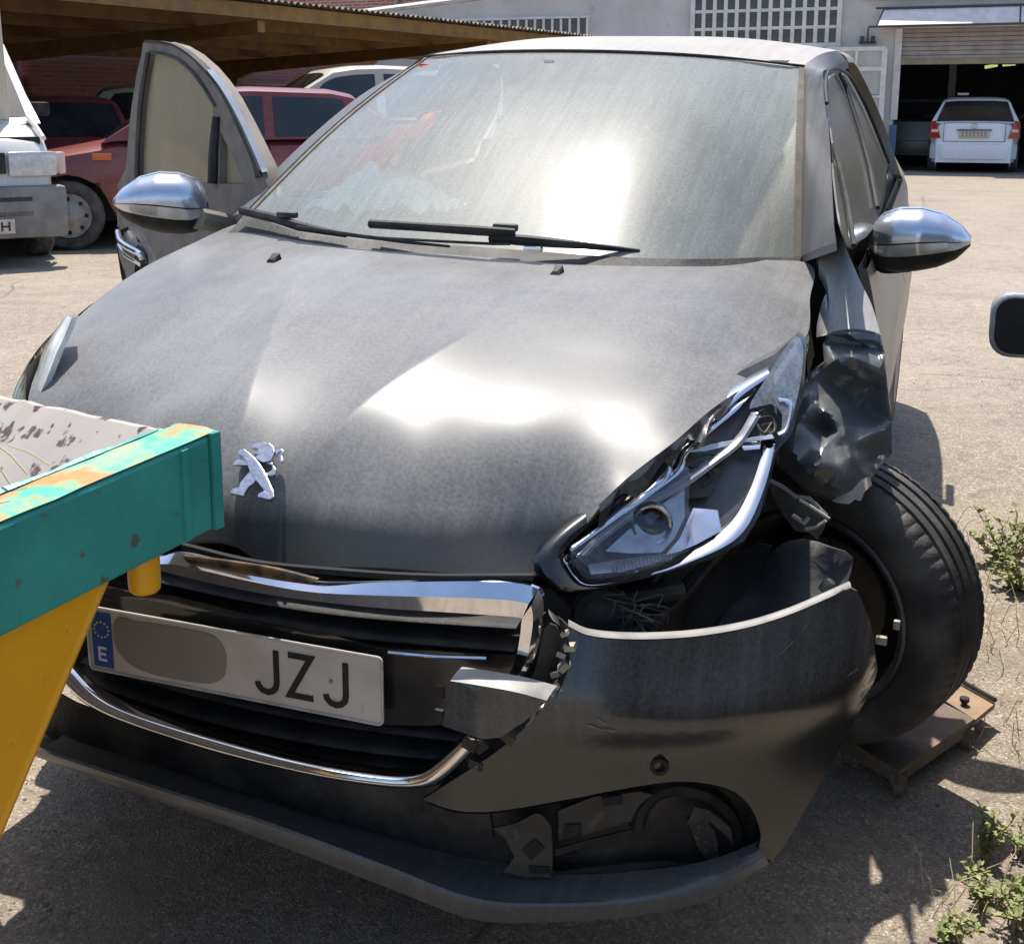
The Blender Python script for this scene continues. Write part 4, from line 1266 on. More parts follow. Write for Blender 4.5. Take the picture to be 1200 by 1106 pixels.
# --- right front fender (the far, undamaged side) and its lamp
fr_ = []
for y in np.linspace(.60, -.42, 26):
    t = (y + .42) / 1.02
    xt = -float(np.interp(y, [-.42, -.2, 0, .2, .4, .6], [.705, .738, .75, .742, .722, .74]))
    zt_ = float(np.interp(y, [-.42, -.2, 0, .2, .4, .6], [.805, .876, .918, .95, .975, .98]))
    bul = float(np.interp(y, [-.42, -.25, 0, .3, .6], [.015, .05, .075, .08, .075]))
    row = []
    wheel = abs(y)
    zlow = .31 + math.sqrt(max(0, .335 ** 2 - y * y)) if wheel < .335 else .30
    for k in range(9):
        u = k / 8
        z = zt_ - .004 + (zlow - zt_) * u
        x = xt - bul * math.sin(min(1, u * 1.9) * math.pi / 2) - (.035 if y > -.3 else .02) * u
        row.append((x, y, z))
    fr_.append(row)
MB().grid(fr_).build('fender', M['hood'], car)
hl_m = pm('right_lamp_glass', (.78, .76, .70), (.55, .53, .48), scale=30, rough=.14, coat=.7, stretch=(3, 1, 1))
ra = [(-0.6368,-0.3600,0.9003),(-0.6670,-0.3700,0.8686),(-0.6802,-0.3850,0.8410),(-0.6876,-0.4000,0.8087),(-0.6907,-0.4150,0.7770),(-0.6872,-0.4300,0.7479)]
rb_ = [(-0.6020,-0.4000,0.9061),(-0.5987,-0.4300,0.8753),(-0.5965,-0.4550,0.8524),(-0.5965,-0.4750,0.8268),(-0.6006,-0.4900,0.7999),(-0.6067,-0.5050,0.7729)]
rhl = band('headlight', ra, rb_, hl_m, car, bulge=(-.004, -.006, .006), n=30, back=.02)
ro = [(-0.6664,-0.3600,0.8735),(-0.7067,-0.3500,0.8467),(-0.7447,-0.3500,0.8094),(-0.7707,-0.3600,0.7678),(-0.7844,-0.3800,0.7208),(-0.7318,-0.4000,0.7281),(-0.7049,-0.4100,0.7407),(-0.7039,-0.4000,0.7719),(-0.6984,-0.3850,0.8059),(-0.6909,-0.3700,0.8384)]
patch('lens_cover', ro, 1, glass('amber_clear_lens', (.9, .86, .72), .25, (.6, .52, .38), .08, .06, (30, 30, 30)), rhl, step=.05, thick=.004, sm=2, lam=1e-4)

# --- bumper skin
def ypl(x):
    xs = [-1.0, -.93, -.86, -.80, -.72, -.60, -.42, -.2, 0, .2, .42, .6, .75, .87, .94, .97, 1.0]
    ys = [.2, -.2, -.36, -.45, -.58, -.71, -.81, -.842, -.848, -.842, -.815, -.745, -.645, -.535, -.42, -.30, .2]
    return float(np.mean([np.interp(x + d, xs, ys) for d in np.linspace(-.06, .06, 9)]))
def yfun(off, ctrl=None):
    def f(q):
        q = np.array(q, float).reshape(-1, 2)
        return np.array([ypl(a) - off for a in q[:, 0]])
    return f
bo = [(0.5018,-0.7532,0.6235),(0.5216,-0.7415,0.6056),(0.5471,-0.7314,0.5948),(0.6036,-0.7044,0.5884),(0.6703,-0.6641,0.5830),(0.7257,-0.6255,0.5832),(0.7700,-0.5906,0.5875),(0.8143,-0.5517,0.5957),(0.8530,-0.5098,0.6047),(0.8886,-0.4618,0.6112),(0.9112,-0.4291,0.5661),(0.9259,-0.3867,0.5063),(0.9348,-0.3460,0.4272),(0.9264,-0.3922,0.4029),(0.9092,-0.4571,0.3810),(0.8945,-0.4860,0.3489),(0.8742,-0.5173,0.3100),(0.8539,-0.5428,0.2681),(0.8334,-0.5659,0.2249),(0.8122,-0.5878,0.1930),(0.7843,-0.6126,0.1753),(0.7630,-0.6304,0.1881),(0.7825,-0.6141,0.2107),(0.7925,-0.6055,0.2406),(0.7736,-0.6216,0.2983),(0.7378,-0.6503,0.3383),(0.6741,-0.6956,0.3610),(0.5956,-0.7426,0.3584),(0.5269,-0.7734,0.3454),(0.4567,-0.7998,0.3335),(0.4032,-0.8146,0.3268),(0.3678,-0.8212,0.3266),(0.3288,-0.8262,0.3360),(0.3341,-0.8255,0.3440),(0.3894,-0.8175,0.3919),(0.4379,-0.8056,0.4337),(0.4785,-0.7922,0.4764),(0.5047,-0.7760,0.5182),(0.5180,-0.7589,0.5459),(0.5198,-0.7502,0.5758),(0.5102,-0.7499,0.6007)]
def bumper_y(q):
    q = np.array(q, float).reshape(-1, 2)
    y = yfun(0)(q)
    x, z = q[:, 0], q[:, 1]
    # a step along the flank above the fog lamp and a pushed-in dent
    y = y - .012 * np.exp(-((z - .50 + .10 * (x - .55)) / .05) ** 2) * np.clip((x - .5) / .1, 0, 1)
    y = y + .014 * np.clip((.47 - z) / .06, 0, 1) * np.clip((x - .42) / .1, 0, 1)
    y = y + .02 * np.exp(-((x - .70) ** 2 / .006 + (z - .53) ** 2 / .0025))
    y = y + .045 * np.clip((z - .49) / .11, 0, 1) ** 1.4
    y = y + .002 * np.sin(x * 17 + z * 23)
    return y
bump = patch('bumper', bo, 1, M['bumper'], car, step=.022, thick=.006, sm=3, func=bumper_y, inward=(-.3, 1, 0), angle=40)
# top edge of the torn bumper, its sunlight put into a pale colour
ed = [Vector(p) for p in [(0.5170,-0.7433,0.6083),(0.5471,-0.7314,0.5948),(0.6036,-0.7044,0.5884),(0.6703,-0.6641,0.5830),(0.7257,-0.6255,0.5832),(0.7700,-0.5906,0.5875),(0.8143,-0.5517,0.5957),(0.8530,-0.5098,0.6047),(0.8886,-0.4618,0.6112)]]
ed = [Vector((p.x, float(bumper_y([(p.x, p.z)])[0]), p.z)) for p in ed]
e_in = [p + Vector((-.006, .018, .003)) for p in ed]
band('bumper_edge', [p + Vector((0, -.001, .002)) for p in ed], e_in, M['rim_edge'], car, bulge=(0, 0, .003), n=50, back=0)
# tow-eye screw and scuffs
scr = [(0.6511,-0.7126,0.3914)][0]
mt = Matrix.Translation(Vector(scr) + Vector((0, -.002 + .018, 0))) @ Matrix.Rotation(R(-75), 4, 'Z')
MB().lathe([(-.006, .014), (.004, .014), (.004, .008), (-.004, .007), (-.004, .0001)], mt, 16).build('screw', M['black'], car)
M['scuff'] = pm('scuffed_paint', (.22, .21, .20), (.12, .115, .11), scale=60, lo=.45, hi=.6, rough=.6)
def scuff(pts, w=.0035):
    P_ = []
    for p in pts:
        P_.append(Vector((p[0], float(bumper_y([(p[0], p[2])])[0]) - .0015, p[2])))
    sc = MB()
    stroke(sc, P_, w, (.3, -1, 0), .0006)
    sc.build('scratch', M['scuff'], bump, False)
scuff([(0.5586,-0.7604,0.4774),(0.5757,-0.7525,0.4699),(0.5949,-0.7430,0.4660)], .0012); scuff([(0.5696,-0.7554,0.4880),(0.5833,-0.7489,0.4791)], .0010)
scuff([(0.7969,-0.6017,0.5410),(0.8149,-0.5851,0.5558),(0.8345,-0.5648,0.5789)], .0009); scuff([(0.9041,-0.4673,0.4600),(0.9169,-0.4299,0.4583)], .0016); scuff([(0.9204,-0.4168,0.4343),(0.9176,-0.4273,0.4120)], .0014); scuff([(0.8960,-0.4833,0.4841),(0.9091,-0.4572,0.4853)], .0012)
# right half of the bumper, behind the skip
for_r = [(-.42, ypl(-.42), .66), (-.6, ypl(-.6), .655), (-.74, ypl(-.74), .645), (-.84, ypl(-.84), .66), (-.90, -.30, .67), (-.905, -.28, .45), (-.86, ypl(-.86), .27), (-.7, ypl(-.7), .235), (-.5, ypl(-.5), .255), (-.44, ypl(-.44), .33), (-.47, ypl(-.47), .45)]
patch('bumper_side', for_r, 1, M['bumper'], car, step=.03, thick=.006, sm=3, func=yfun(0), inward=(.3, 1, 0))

# --- lower lip
r0 = [(-0.5551,-0.6591,0.1737),(-0.2583,-0.7585,0.2194),(0.0025,-0.7720,0.2150),(0.2317,-0.7677,0.1978),(0.3806,-0.7591,0.1868),(0.5094,-0.7502,0.1913),(0.6304,-0.7034,0.1928),(0.7238,-0.6489,0.1995),(0.7929,-0.6011,0.2213)]
r1 = [(-0.4081,-0.8211,0.2564),(-0.1811,-0.8576,0.2694),(0.0600,-0.8642,0.2587),(0.2727,-0.8531,0.2244),(0.4095,-0.8331,0.1904),(0.5237,-0.7947,0.1858),(0.6389,-0.7363,0.1845),(0.7287,-0.6712,0.1865),(0.8039,-0.6014,0.2123)]
r2 = [(-0.4210,-0.8088,0.2332),(-0.1895,-0.8489,0.2434),(0.0538,-0.8563,0.2247),(0.2685,-0.8456,0.1869),(0.4068,-0.8257,0.1532),(0.5220,-0.7873,0.1533),(0.6381,-0.7287,0.1550),(0.7342,-0.6591,0.1613),(0.8087,-0.5911,0.1944)]
nn = 60
a, b, c_ = [resample(smooth_path(r_, 6), nn) for r_ in (r0, r1, r2)]
rows_ = []
for i in range(nn):
    ln = (b[i] - c_[i]).length
    rows_.append([a[i] + Vector((0, .03, .0)), a[i], a[i].lerp(b[i], .5) + Vector((0, -.003, .002)), b[i] + Vector((0, .004, .003)), b[i], b[i].lerp(c_[i], .5) + Vector((0, -.002, 0)), c_[i], c_[i] + Vector((0, .03, -.006)), c_[i] + Vector((0, .22, -.015))])
MB().grid(rows_).build('lower_lip', M['lip'], car, True, 30)
# dark valance between grille and lip
va = [(-0.5291,-0.6894,0.2868),(-0.3792,-0.7549,0.3013),(-0.0619,-0.7911,0.2979),(0.1716,-0.7923,0.3008),(0.2835,-0.7818,0.3031),(0.3376,-0.7751,0.3180),(0.3904,-0.7673,0.2965),(0.3908,-0.7672,0.2072),(0.2364,-0.7772,0.2116),(0.0121,-0.7870,0.2283),(-0.2448,-0.7753,0.2341),(-0.5498,-0.6773,0.1885)]
patch('valance', va, 1, M['dirty_black'], car, step=.03, thick=.006, sm=3, func=yfun(-.078))

# --- fog lamp recess
rec = [(0.2231,-0.7785,0.2624),(0.2653,-0.7740,0.2849),(0.3335,-0.7656,0.2963),(0.4376,-0.7457,0.3165),(0.5818,-0.6896,0.3456),(0.6746,-0.6353,0.3492),(0.7571,-0.5751,0.3175),(0.7984,-0.5403,0.1988),(0.7892,-0.5483,0.1472),(0.6825,-0.6300,0.1444),(0.5015,-0.7233,0.1580),(0.3605,-0.7623,0.1775),(0.2781,-0.7724,0.1962)]
patch('fog_recess', rec, 1, M['dirty_black'], car, step=.03, thick=.004, sm=3, func=yfun(-.085))
def fogp(name, s, mat, off, th=.004, sm=1): return patch(name, s, 1, mat, car, step=.02, thick=th, sm=sm, func=yfun(off))
fogp('bracket', [(0.4182,-0.7710,0.2792),(0.4535,-0.7609,0.2908),(0.4783,-0.7523,0.3076),(0.4878,-0.7486,0.3053),(0.5014,-0.7433,0.2845),(0.5043,-0.7422,0.2284),(0.5029,-0.7428,0.1977),(0.4663,-0.7566,0.1974),(0.4347,-0.7666,0.2054),(0.4502,-0.7619,0.2323),(0.4382,-0.7656,0.2597)], M['bracket'], -.035)
fogp('bracket_slot', [(0.4610,-0.7684,0.2465),(0.4799,-0.7617,0.2656),(0.4935,-0.7564,0.2493),(0.4747,-0.7636,0.2281)], M['void'], -.032, .003)
fogp('bracket_slot', [(0.4710,-0.7649,0.2187),(0.4997,-0.7540,0.2174),(0.5018,-0.7532,0.2070),(0.4731,-0.7642,0.2060)], M['void'], -.032, .003)
fogp('inner_panel', [(0.5041,-0.7323,0.2966),(0.5530,-0.7129,0.3195),(0.6161,-0.6816,0.3245),(0.6346,-0.6708,0.3177),(0.6168,-0.6812,0.3012),(0.6065,-0.6868,0.2743),(0.5470,-0.7154,0.2544),(0.5050,-0.7319,0.2452)], M['bracket'], -.06)
fogp('inner_slot', [(0.5160,-0.7277,0.2733),(0.5370,-0.7195,0.2757),(0.5374,-0.7193,0.2546),(0.5126,-0.7290,0.2499)], M['void'], -.056, .003)
fogp('inner_slot', [(0.5661,-0.7070,0.3200),(0.5921,-0.6944,0.3230),(0.5944,-0.6932,0.3080),(0.5684,-0.7060,0.3051)], M['void'], -.056, .003)
fogp('inner_ledge', [(0.5040,-0.7324,0.1955),(0.5482,-0.7149,0.2024),(0.6085,-0.6857,0.2079),(0.6607,-0.6545,0.2027),(0.7098,-0.6211,0.1808),(0.6765,-0.6440,0.1756),(0.6018,-0.6894,0.1823),(0.5099,-0.7300,0.1859)], M['bumper'], -.05)
fogp('inner_rail', [(0.5032,-0.7326,0.2358),(0.5546,-0.7122,0.2533),(0.6105,-0.6847,0.2668),(0.6107,-0.6846,0.2598),(0.5586,-0.7104,0.2447),(0.5034,-0.7325,0.2240)], M['black'], -.05)
ar = [(0.6108,-0.6845,0.2551),(0.6155,-0.6819,0.2827),(0.6313,-0.6728,0.3065),(0.6567,-0.6571,0.3145),(0.6825,-0.6400,0.3077),(0.7088,-0.6218,0.2910),(0.7321,-0.6047,0.2621),(0.7468,-0.5933,0.2249),(0.7465,-0.5936,0.1910)]
MB().tube(smooth_path([Vector(p) + Vector((0, .03, 0)) for p in ar], 5), .014, 8).build('fog_ring', M['black'], car)
gr_ = [(0.6809,-0.6211,0.2551),(0.7069,-0.6032,0.2549),(0.7235,-0.5911,0.2174),(0.7292,-0.5868,0.1721),(0.7145,-0.5977,0.1658),(0.6979,-0.6095,0.2037)]
fogp('fog_grit', gr_, pm('gritty_gap', (.05, .042, .035), (.16, .14, .12), scale=140, lo=.55, hi=.65, rough=.9), -.078)
fogp('fog_strut', [(0.6843,-0.6388,0.2603),(0.6942,-0.6321,0.2892),(0.7129,-0.6189,0.2807),(0.7461,-0.5939,0.2395),(0.7512,-0.5898,0.2092),(0.7332,-0.6038,0.2379),(0.7098,-0.6211,0.2671)], M['bracket'], -.055, .006)
fog = [(0.3314,-0.8259,0.3321),(0.3678,-0.8212,0.3237),(0.4020,-0.8148,0.3238),(0.4567,-0.7998,0.3306),(0.5269,-0.7734,0.3425),(0.5957,-0.7426,0.3555),(0.6742,-0.6955,0.3581),(0.7379,-0.6502,0.3354),(0.7737,-0.6215,0.2954),(0.7926,-0.6054,0.2376),(0.7827,-0.6140,0.2077),(0.7653,-0.6285,0.1874)]
rimf = resample(smooth_path(fog, 4), 90)
rimf = [Vector((p.x, float(bumper_y([(p.x, p.z)])[0]), p.z)) for p in rimf]
MB().grid([[p + Vector((0, -.001, 0)), p + Vector((0, .02, 0)), p + Vector((0, .075, 0))] for p in rimf]).build('fog_surround', M['black'], car)

# --- grille
back = [(-0.3468,-0.7206,0.5643),(-0.1563,-0.7431,0.6113),(0.0811,-0.7456,0.6141),(0.2920,-0.7307,0.6149),(0.4699,-0.6953,0.6299),(0.4952,-0.6858,0.5468),(0.4488,-0.7023,0.4030),(0.3451,-0.7242,0.3033),(0.1458,-0.7436,0.2757),(-0.1799,-0.7416,0.2715),(-0.4544,-0.6892,0.2675),(-0.4645,-0.6846,0.3988)]
patch('grille', back, 1, M['void'], car, step=.04, thick=.006, sm=2, func=yfun(-.13))
for s1, s2 in (("180,690,-.05 300,716,-.05 430,736,-.05 610,752,-.05", "180,702,-.05 300,728,-.05 430,748,-.05 610,760,-.05"),
               ("180,672,-.05 300,698,-.05 430,716,-.05 612,728,-.05", "180,678,-.05 300,704,-.05 430,722,-.05 612,733,-.05"),
               ("90,790,-.05 250,838,-.05 400,870,-.05 530,886,-.05", "90,802,-.05 250,850,-.05 400,880,-.05 515,894,-.05"),
               ("95,776,-.05 250,820,-.05 400,850,-.05 545,866,-.05", "95,782,-.05 250,826,-.05 400,857,-.05 540,872,-.05")):
    pass
sl_pairs = [([(-0.2738,-0.7713,0.5510),(0.0276,-0.7868,0.5697),(0.2148,-0.7792,0.5700),(0.4422,-0.7444,0.5733)], [(-0.2756,-0.7710,0.5323),(0.0268,-0.7868,0.5523),(0.2145,-0.7793,0.5545),(0.4399,-0.7450,0.5608)]),
            ([(-0.1829,-0.7764,0.5968),(0.0256,-0.7818,0.5931),(0.2129,-0.7744,0.5968),(0.4426,-0.7392,0.6037)], [(-0.1836,-0.7764,0.5878),(0.0252,-0.7818,0.5844),(0.2128,-0.7744,0.5884),(0.4427,-0.7392,0.5969)]),
            ([(-0.3451,-0.7609,0.3846),(-0.0607,-0.7862,0.3772),(0.1685,-0.7825,0.3779),(0.3538,-0.7631,0.3846)], [(-0.3410,-0.7615,0.3664),(-0.0617,-0.7862,0.3601),(0.1681,-0.7825,0.3630),(0.3337,-0.7656,0.3699)]),
            ([(-0.3535,-0.7547,0.3474),(-0.0661,-0.7810,0.3409),(0.1652,-0.7777,0.3461),(0.3115,-0.7633,0.3532)], [(-0.3420,-0.7563,0.3409),(-0.0666,-0.7810,0.3314),(0.1650,-0.7777,0.3385),(0.3047,-0.7642,0.3462)]),
            ([(-0.3214,-0.7693,0.4173),(-0.0552,-0.7913,0.4160),(0.1719,-0.7873,0.4166),(0.3688,-0.7660,0.4184)], [(-0.3222,-0.7692,0.4091),(-0.0558,-0.7913,0.4053),(0.1717,-0.7873,0.4063),(0.3623,-0.7670,0.4118)])]
for a, b in sl_pairs: band('grille_slat', a, b, M['black'], car, bulge=(0, -.012, 0), n=30, back=.03)
pbm = [(-0.2987,-0.7826,0.5548),(-0.1197,-0.7994,0.5744),(0.0364,-0.8017,0.5665),(0.2483,-0.7909,0.5482),(0.3660,-0.7764,0.5565),(0.4471,-0.7579,0.5588),(0.4356,-0.7613,0.5171),(0.3725,-0.7755,0.4444),(0.3135,-0.7831,0.4288),(0.2464,-0.7912,0.4202),(-0.0007,-0.8020,0.4268),(-0.3133,-0.7805,0.4085)]
patch('plate_beam', pbm, 1, M['gloss_black'], car, step=.03, thick=.02, sm=1, func=yfun(-.052))
ledge = [Vector(p) for p in [(0.2573,-0.7949,0.5490),(0.3293,-0.7861,0.5515),(0.4053,-0.7741,0.5574)]]
MB().tube(ledge, .003, 6).build('beam_edge', M['chrome_dusty'], car)
# chrome frame
cu1 = [(-0.1706,-0.8303,0.6655),(-0.1128,-0.8326,0.6584),(-0.0662,-0.8340,0.6719),(0.0616,-0.8362,0.6655),(0.1599,-0.8329,0.6612),(0.2660,-0.8239,0.6750),(0.4025,-0.8027,0.6900),(0.4624,-0.7839,0.6881),(0.4834,-0.7743,0.6798)]
cu2 = [(-0.1627,-0.8427,0.6489),(-0.1053,-0.8448,0.6420),(-0.0069,-0.8470,0.6367),(0.1099,-0.8467,0.6357),(0.2452,-0.8383,0.6392),(0.3592,-0.8245,0.6450),(0.4305,-0.8077,0.6448),(0.4604,-0.7986,0.6434),(0.4673,-0.7962,0.6422)]
band('grille_frame_top', cu1, cu2, M['chrome'], car, bulge=(0, -.009, .003), n=60, back=.006, m=7, tent=True)
cr1 = [(0.4834,-0.7743,0.6798),(0.4910,-0.7734,0.6597),(0.4899,-0.7758,0.6224),(0.4810,-0.7813,0.5768),(0.4568,-0.7917,0.5261)]
cr2 = [(0.4673,-0.7962,0.6422),(0.4662,-0.7966,0.6343),(0.4642,-0.7973,0.6106),(0.4577,-0.7995,0.5733),(0.4423,-0.8023,0.5368)]
band('grille_frame_side', cr2, cr1, M['chrome'], car, bulge=(.003, -.006, 0), n=30, back=.01, m=7, tent=True)
cl1 = [(-0.3596,-0.8188,0.4217),(-0.3322,-0.8228,0.4010),(-0.2768,-0.8308,0.3729),(-0.1861,-0.8412,0.3606),(-0.0229,-0.8469,0.3498),(0.1267,-0.8442,0.3454),(0.2387,-0.8370,0.3469),(0.3184,-0.8275,0.3543),(0.3602,-0.8223,0.3781),(0.4185,-0.8069,0.4468)]
cl2 = [(-0.3435,-0.8211,0.4415),(-0.3098,-0.8260,0.4273),(-0.2517,-0.8344,0.3954),(-0.1672,-0.8425,0.3822),(-0.0061,-0.8470,0.3729),(0.1275,-0.8442,0.3675),(0.2391,-0.8369,0.3686),(0.3055,-0.8291,0.3751),(0.3422,-0.8245,0.3979),(0.3915,-0.8130,0.4526)]
band('grille_frame_bottom', cl2, cl1, M['chrome'], car, bulge=(0, -.010, .002), n=70, back=.02, m=7)
ins1 = [(-0.0478,-0.8625,0.6820),(0.0250,-0.8648,0.6863),(0.1071,-0.8628,0.6865),(0.1778,-0.8600,0.6796)]
ins2 = [(-0.0304,-0.8628,0.6698),(0.0358,-0.8647,0.6703),(0.1063,-0.8628,0.6690),(0.1641,-0.8607,0.6697)]
band('frame_insert', ins1, ins2, pm('bronze_insert', (.05, .033, .02), (.16, .10, .05), scale=40, rough=.35, metal=.5), car, bulge=(0, -.004, 0), n=30, back=.006)
lipc = [(-0.0641,-0.8361,0.6842),(0.0621,-0.8361,0.6765),(0.2000,-0.8285,0.6821),(0.3271,-0.8104,0.6874),(0.4722,-0.7645,0.6920)]
MB().tube(smooth_path(lipc, 6), .006, 8).build('hood_seal', M['void'], car)

# --- number plate (one plate, letters printed proud)
pc = Vector((-.0062, -.816, .4905)); py_ = R(1.5)
ux = Vector((math.cos(py_), math.sin(py_), 0)); uz = Vector((0, -.0, 1)); un = ux.cross(uz)
un = Vector((math.sin(py_), -math.cos(py_), 0))
def PL(x, z, d=0.0): return pc + ux * x + uz * z + un * d
mbp = MB()
W_, H_ = .26, .055
rad = .008
cs = []
for sx, sz, a0 in ((1, 1, 0), (-1, 1, 90), (-1, -1, 180), (1, -1, 270)):
    for k in range(4):
        a = R(a0 + 30 * k)
        cs.append(PL(sx * (W_ - rad) + rad * math.cos(a), sz * (H_ - rad) + rad * math.sin(a)))
mbp.prism(cs, un * -.004)
plate = mbp.build('number_plate', M['plate'], car, False)
bev = MB()
loop = cs + [cs[0]]
bev.tube([p + un * .0008 for p in loop], .0022, 6, False)
bev.build('plate_border', pm('plate_border', (.5, .46, .4), (.36, .32, .27), scale=30, rough=.4), plate)
MB().prism([PL(-.252, .048, .0006), PL(-.214, .048, .0006), PL(-.214, -.048, .0006), PL(-.252, -.048, .0006)], un * .0006).build('plate_band', M['plate_blue'], plate, False)
st_ = MB()
for k in range(12):
    a = 2 * math.pi * k / 12
    cx_, cz_ = -.233 + .0135 * math.cos(a), .018 + .0135 * math.sin(a)
    st_.prism([PL(cx_ + .0024 * math.cos(b_ * math.pi / 2), cz_ + .0024 * math.sin(b_ * math.pi / 2), .0015) for b_ in range(4)], un * .0005)
st_.build('plate_stars', M['yellow_print'], plate, False)
e_ = MB()
for pts in ([(-.240, -.013), (-.240, -.037)], [(-.2415, -.0145), (-.226, -.0145)], [(-.2415, -.025), (-.2275, -.025)], [(-.2415, -.0355), (-.226, -.0355)]):
    stroke(e_, [PL(x, z, .0014) for x, z in pts], .0042, un, .0004)
e_.build('plate_letter', M['white_print'], plate, False)
for L_ in ([(.083, .0365), (.083, -.018), (.081, -.027), (.075, -.0335), (.066, -.0365), (.057, -.034), (.051, -.0275), (.0495, -.021)],
           [(.104, .0335), (.142, .0335), (.105, -.0335), (.145, -.0335)],
           [(.2, .0365), (.2, -.018), (.198, -.027), (.192, -.0335), (.183, -.0365), (.174, -.034), (.168, -.0275), (.1665, -.021)]):
    lm = MB()
    stroke(lm, [PL(x, z, .0008) for x, z in L_], .0098, un, .0009)
    lm.build('plate_letter', M['ink'], plate, False)
bl_ = MB()
for sx, z in ((.158, .002),): bl_.lathe([(0, .0001), (0, .003), (.002, .003), (.003, .0001)], Matrix.Translation(PL(sx + .018, z, .001)) @ Matrix.Rotation(R(-90), 4, 'Z'), 10)
bl_.build('plate_screw', M['steel'], plate)
sm_ = [(-.205, .030), (-.196, .044), (-.18, .046), (-.165, .043), (-.13, .045), (-.05, .046), (-.02, .042), (-.006, .03), (0, .01), (-.004, -.02), (-.02, -.036), (-.045, -.043), (-.09, -.045), (-.14, -.044), (-.175, -.036), (-.198, -.018), (-.206, .005)]
smp = smooth_path([PL(x - .004, z, .0012) for x, z in sm_], 3, True)
MB().prism(smp, un * .0006).build('plate_blur_patch', M['plate_blur_patch'], plate, False)  # added patch standing for the blurred-out digits

# --- broken trim flap hanging off the bumper end
fp = [(0.3875,-0.8680,0.5649),(0.4283,-0.8680,0.5665),(0.4812,-0.8620,0.5637),(0.5230,-0.8500,0.5530),(0.4931,-0.8550,0.5181),(0.4594,-0.8620,0.4896),(0.4343,-0.8660,0.4837),(0.3744,-0.8680,0.4932)]
patch('broken_flap', fp, 1, M['bumper'], car, step=.02, thick=.004, sm=1)
tp = [fp[0], fp[1], fp[2], fp[3]]
tq = [(0.3995,-0.8660,0.5780),(0.4413,-0.8625,0.5780),(0.4881,-0.8536,0.5750),(0.5283,-0.8475,0.5580)]
f0 = [Vector(p) for p in fp[:4]]
f1 = [p + Vector((.004, .034, .006)) for p in f0]
band('flap_top', [p + Vector((0, -.001, .001)) for p in f0], f1, M['rim_edge'], car, bulge=(0, 0, .002), n=24, back=.0, inward=(0, 0, -1))
cl = MB()
for s in ("512,806 512,822 520,830", "514,832 512,846 518,852"):
    pass
for p in [(0.3711,-0.8660,0.5447),(0.3697,-0.8660,0.5071)]: cl.box(p, (.012, .006, .018))
cl.build('flap_clip', M['black'], car, False)
# torn brackets at the bumper end
tb = MB()
rnd = random.Random(3)
for (px_, s_) in zip([(0.5212,-0.7656,0.6141),(0.5284,-0.7628,0.5929),(0.5168,-0.7654,0.5785),(0.5205,-0.7639,0.5624),(0.5097,-0.7651,0.5474),(0.5134,-0.7637,0.5298),(0.5022,-0.7680,0.5176),(0.5067,-0.7693,0.5055),(0.4977,-0.7728,0.4918),(0.4901,-0.7777,0.5011)], (.010, .016, .013, .018, .014, .015, .012, .014, .016, .012)):
    tb.box(px_, (s_, .012, s_ * .55), rot=Matrix.Rotation(rnd.uniform(-.9, .9), 3, 'Y') @ Matrix.Rotation(rnd.uniform(-.6, .6), 3, 'X'))
tb.build('torn_bracket', M['torn'], car, False)
cv_ = [Vector(p) for p in [(0.5113,-0.7755,0.6327),(0.5251,-0.7701,0.6170),(0.5298,-0.7663,0.5788),(0.5215,-0.7695,0.5385),(0.4995,-0.7781,0.4909),(0.4671,-0.7883,0.4442),(0.4044,-0.8043,0.3776)]]
band('bumper_break_edge', cv_, [p + Vector((-.022, .03, .004)) for p in cv_], M['dirty_black'], car, bulge=(-.002, -.003, 0), n=40, back=0)
patch('inner_bumper_side', [(0.4964,-0.7353,0.6049),(0.5134,-0.7287,0.5641),(0.5039,-0.7324,0.5159),(0.4636,-0.7475,0.4457),(0.3902,-0.7673,0.3621),(0.3376,-0.7751,0.3253),(0.3900,-0.7674,0.4124),(0.4391,-0.7553,0.4869),(0.4685,-0.7458,0.5295),(0.4803,-0.7415,0.5981)], 1, M['dirty_black'], car, step=.03, thick=.004, sm=2, func=yfun(-.055))
sp = MB()
for p in [(0.3979,-0.8157,0.4417),(0.4115,-0.8026,0.4344),(0.4487,-0.7924,0.4508),(0.4043,-0.8043,0.4044)]: sp.box(p, (.022, .02, .014), rot=Matrix.Rotation(rnd.uniform(-.9, .9), 3, 'Y'))
sp.build('snapped_clip', M['dirty_black'], car, False)

# --- smashed left headlight, built up in layers inside its housing
HN = Vector((0, 1, 0))
def hp(name, s, mat, th=.006, sm=1, par=None, extra=()):
    return patch(name, s, 1, mat, par or car, step=.02, thick=th, sm=sm, lam=1e-4, extra=extra)
lamp = hp('headlight', [(0.4342,-0.6526,0.6704),(0.4590,-0.6694,0.6450),(0.4936,-0.6737,0.6322),(0.5363,-0.6453,0.6331),(0.6138,-0.5831,0.6429),(0.6821,-0.5233,0.6554),(0.7235,-0.4740,0.6731),(0.7390,-0.4268,0.7021),(0.7439,-0.3312,0.7740),(0.7628,-0.2908,0.7959),(0.7690,-0.2261,0.8431),(0.7593,-0.1398,0.9150),(0.7428,-0.1313,0.9297),(0.7142,-0.1765,0.9050),(0.6653,-0.2314,0.8828),(0.6074,-0.3188,0.8436),(0.5867,-0.3803,0.8062),(0.5653,-0.4341,0.7750),(0.5493,-0.4716,0.7538),(0.5017,-0.5321,0.7305),(0.4516,-0.6042,0.6994)], M['lamp_dark'], .05)
def hs(name, s, mat, th=.006, sm=1, extra=()): return hp(name, s, mat, th, sm, lamp, extra)
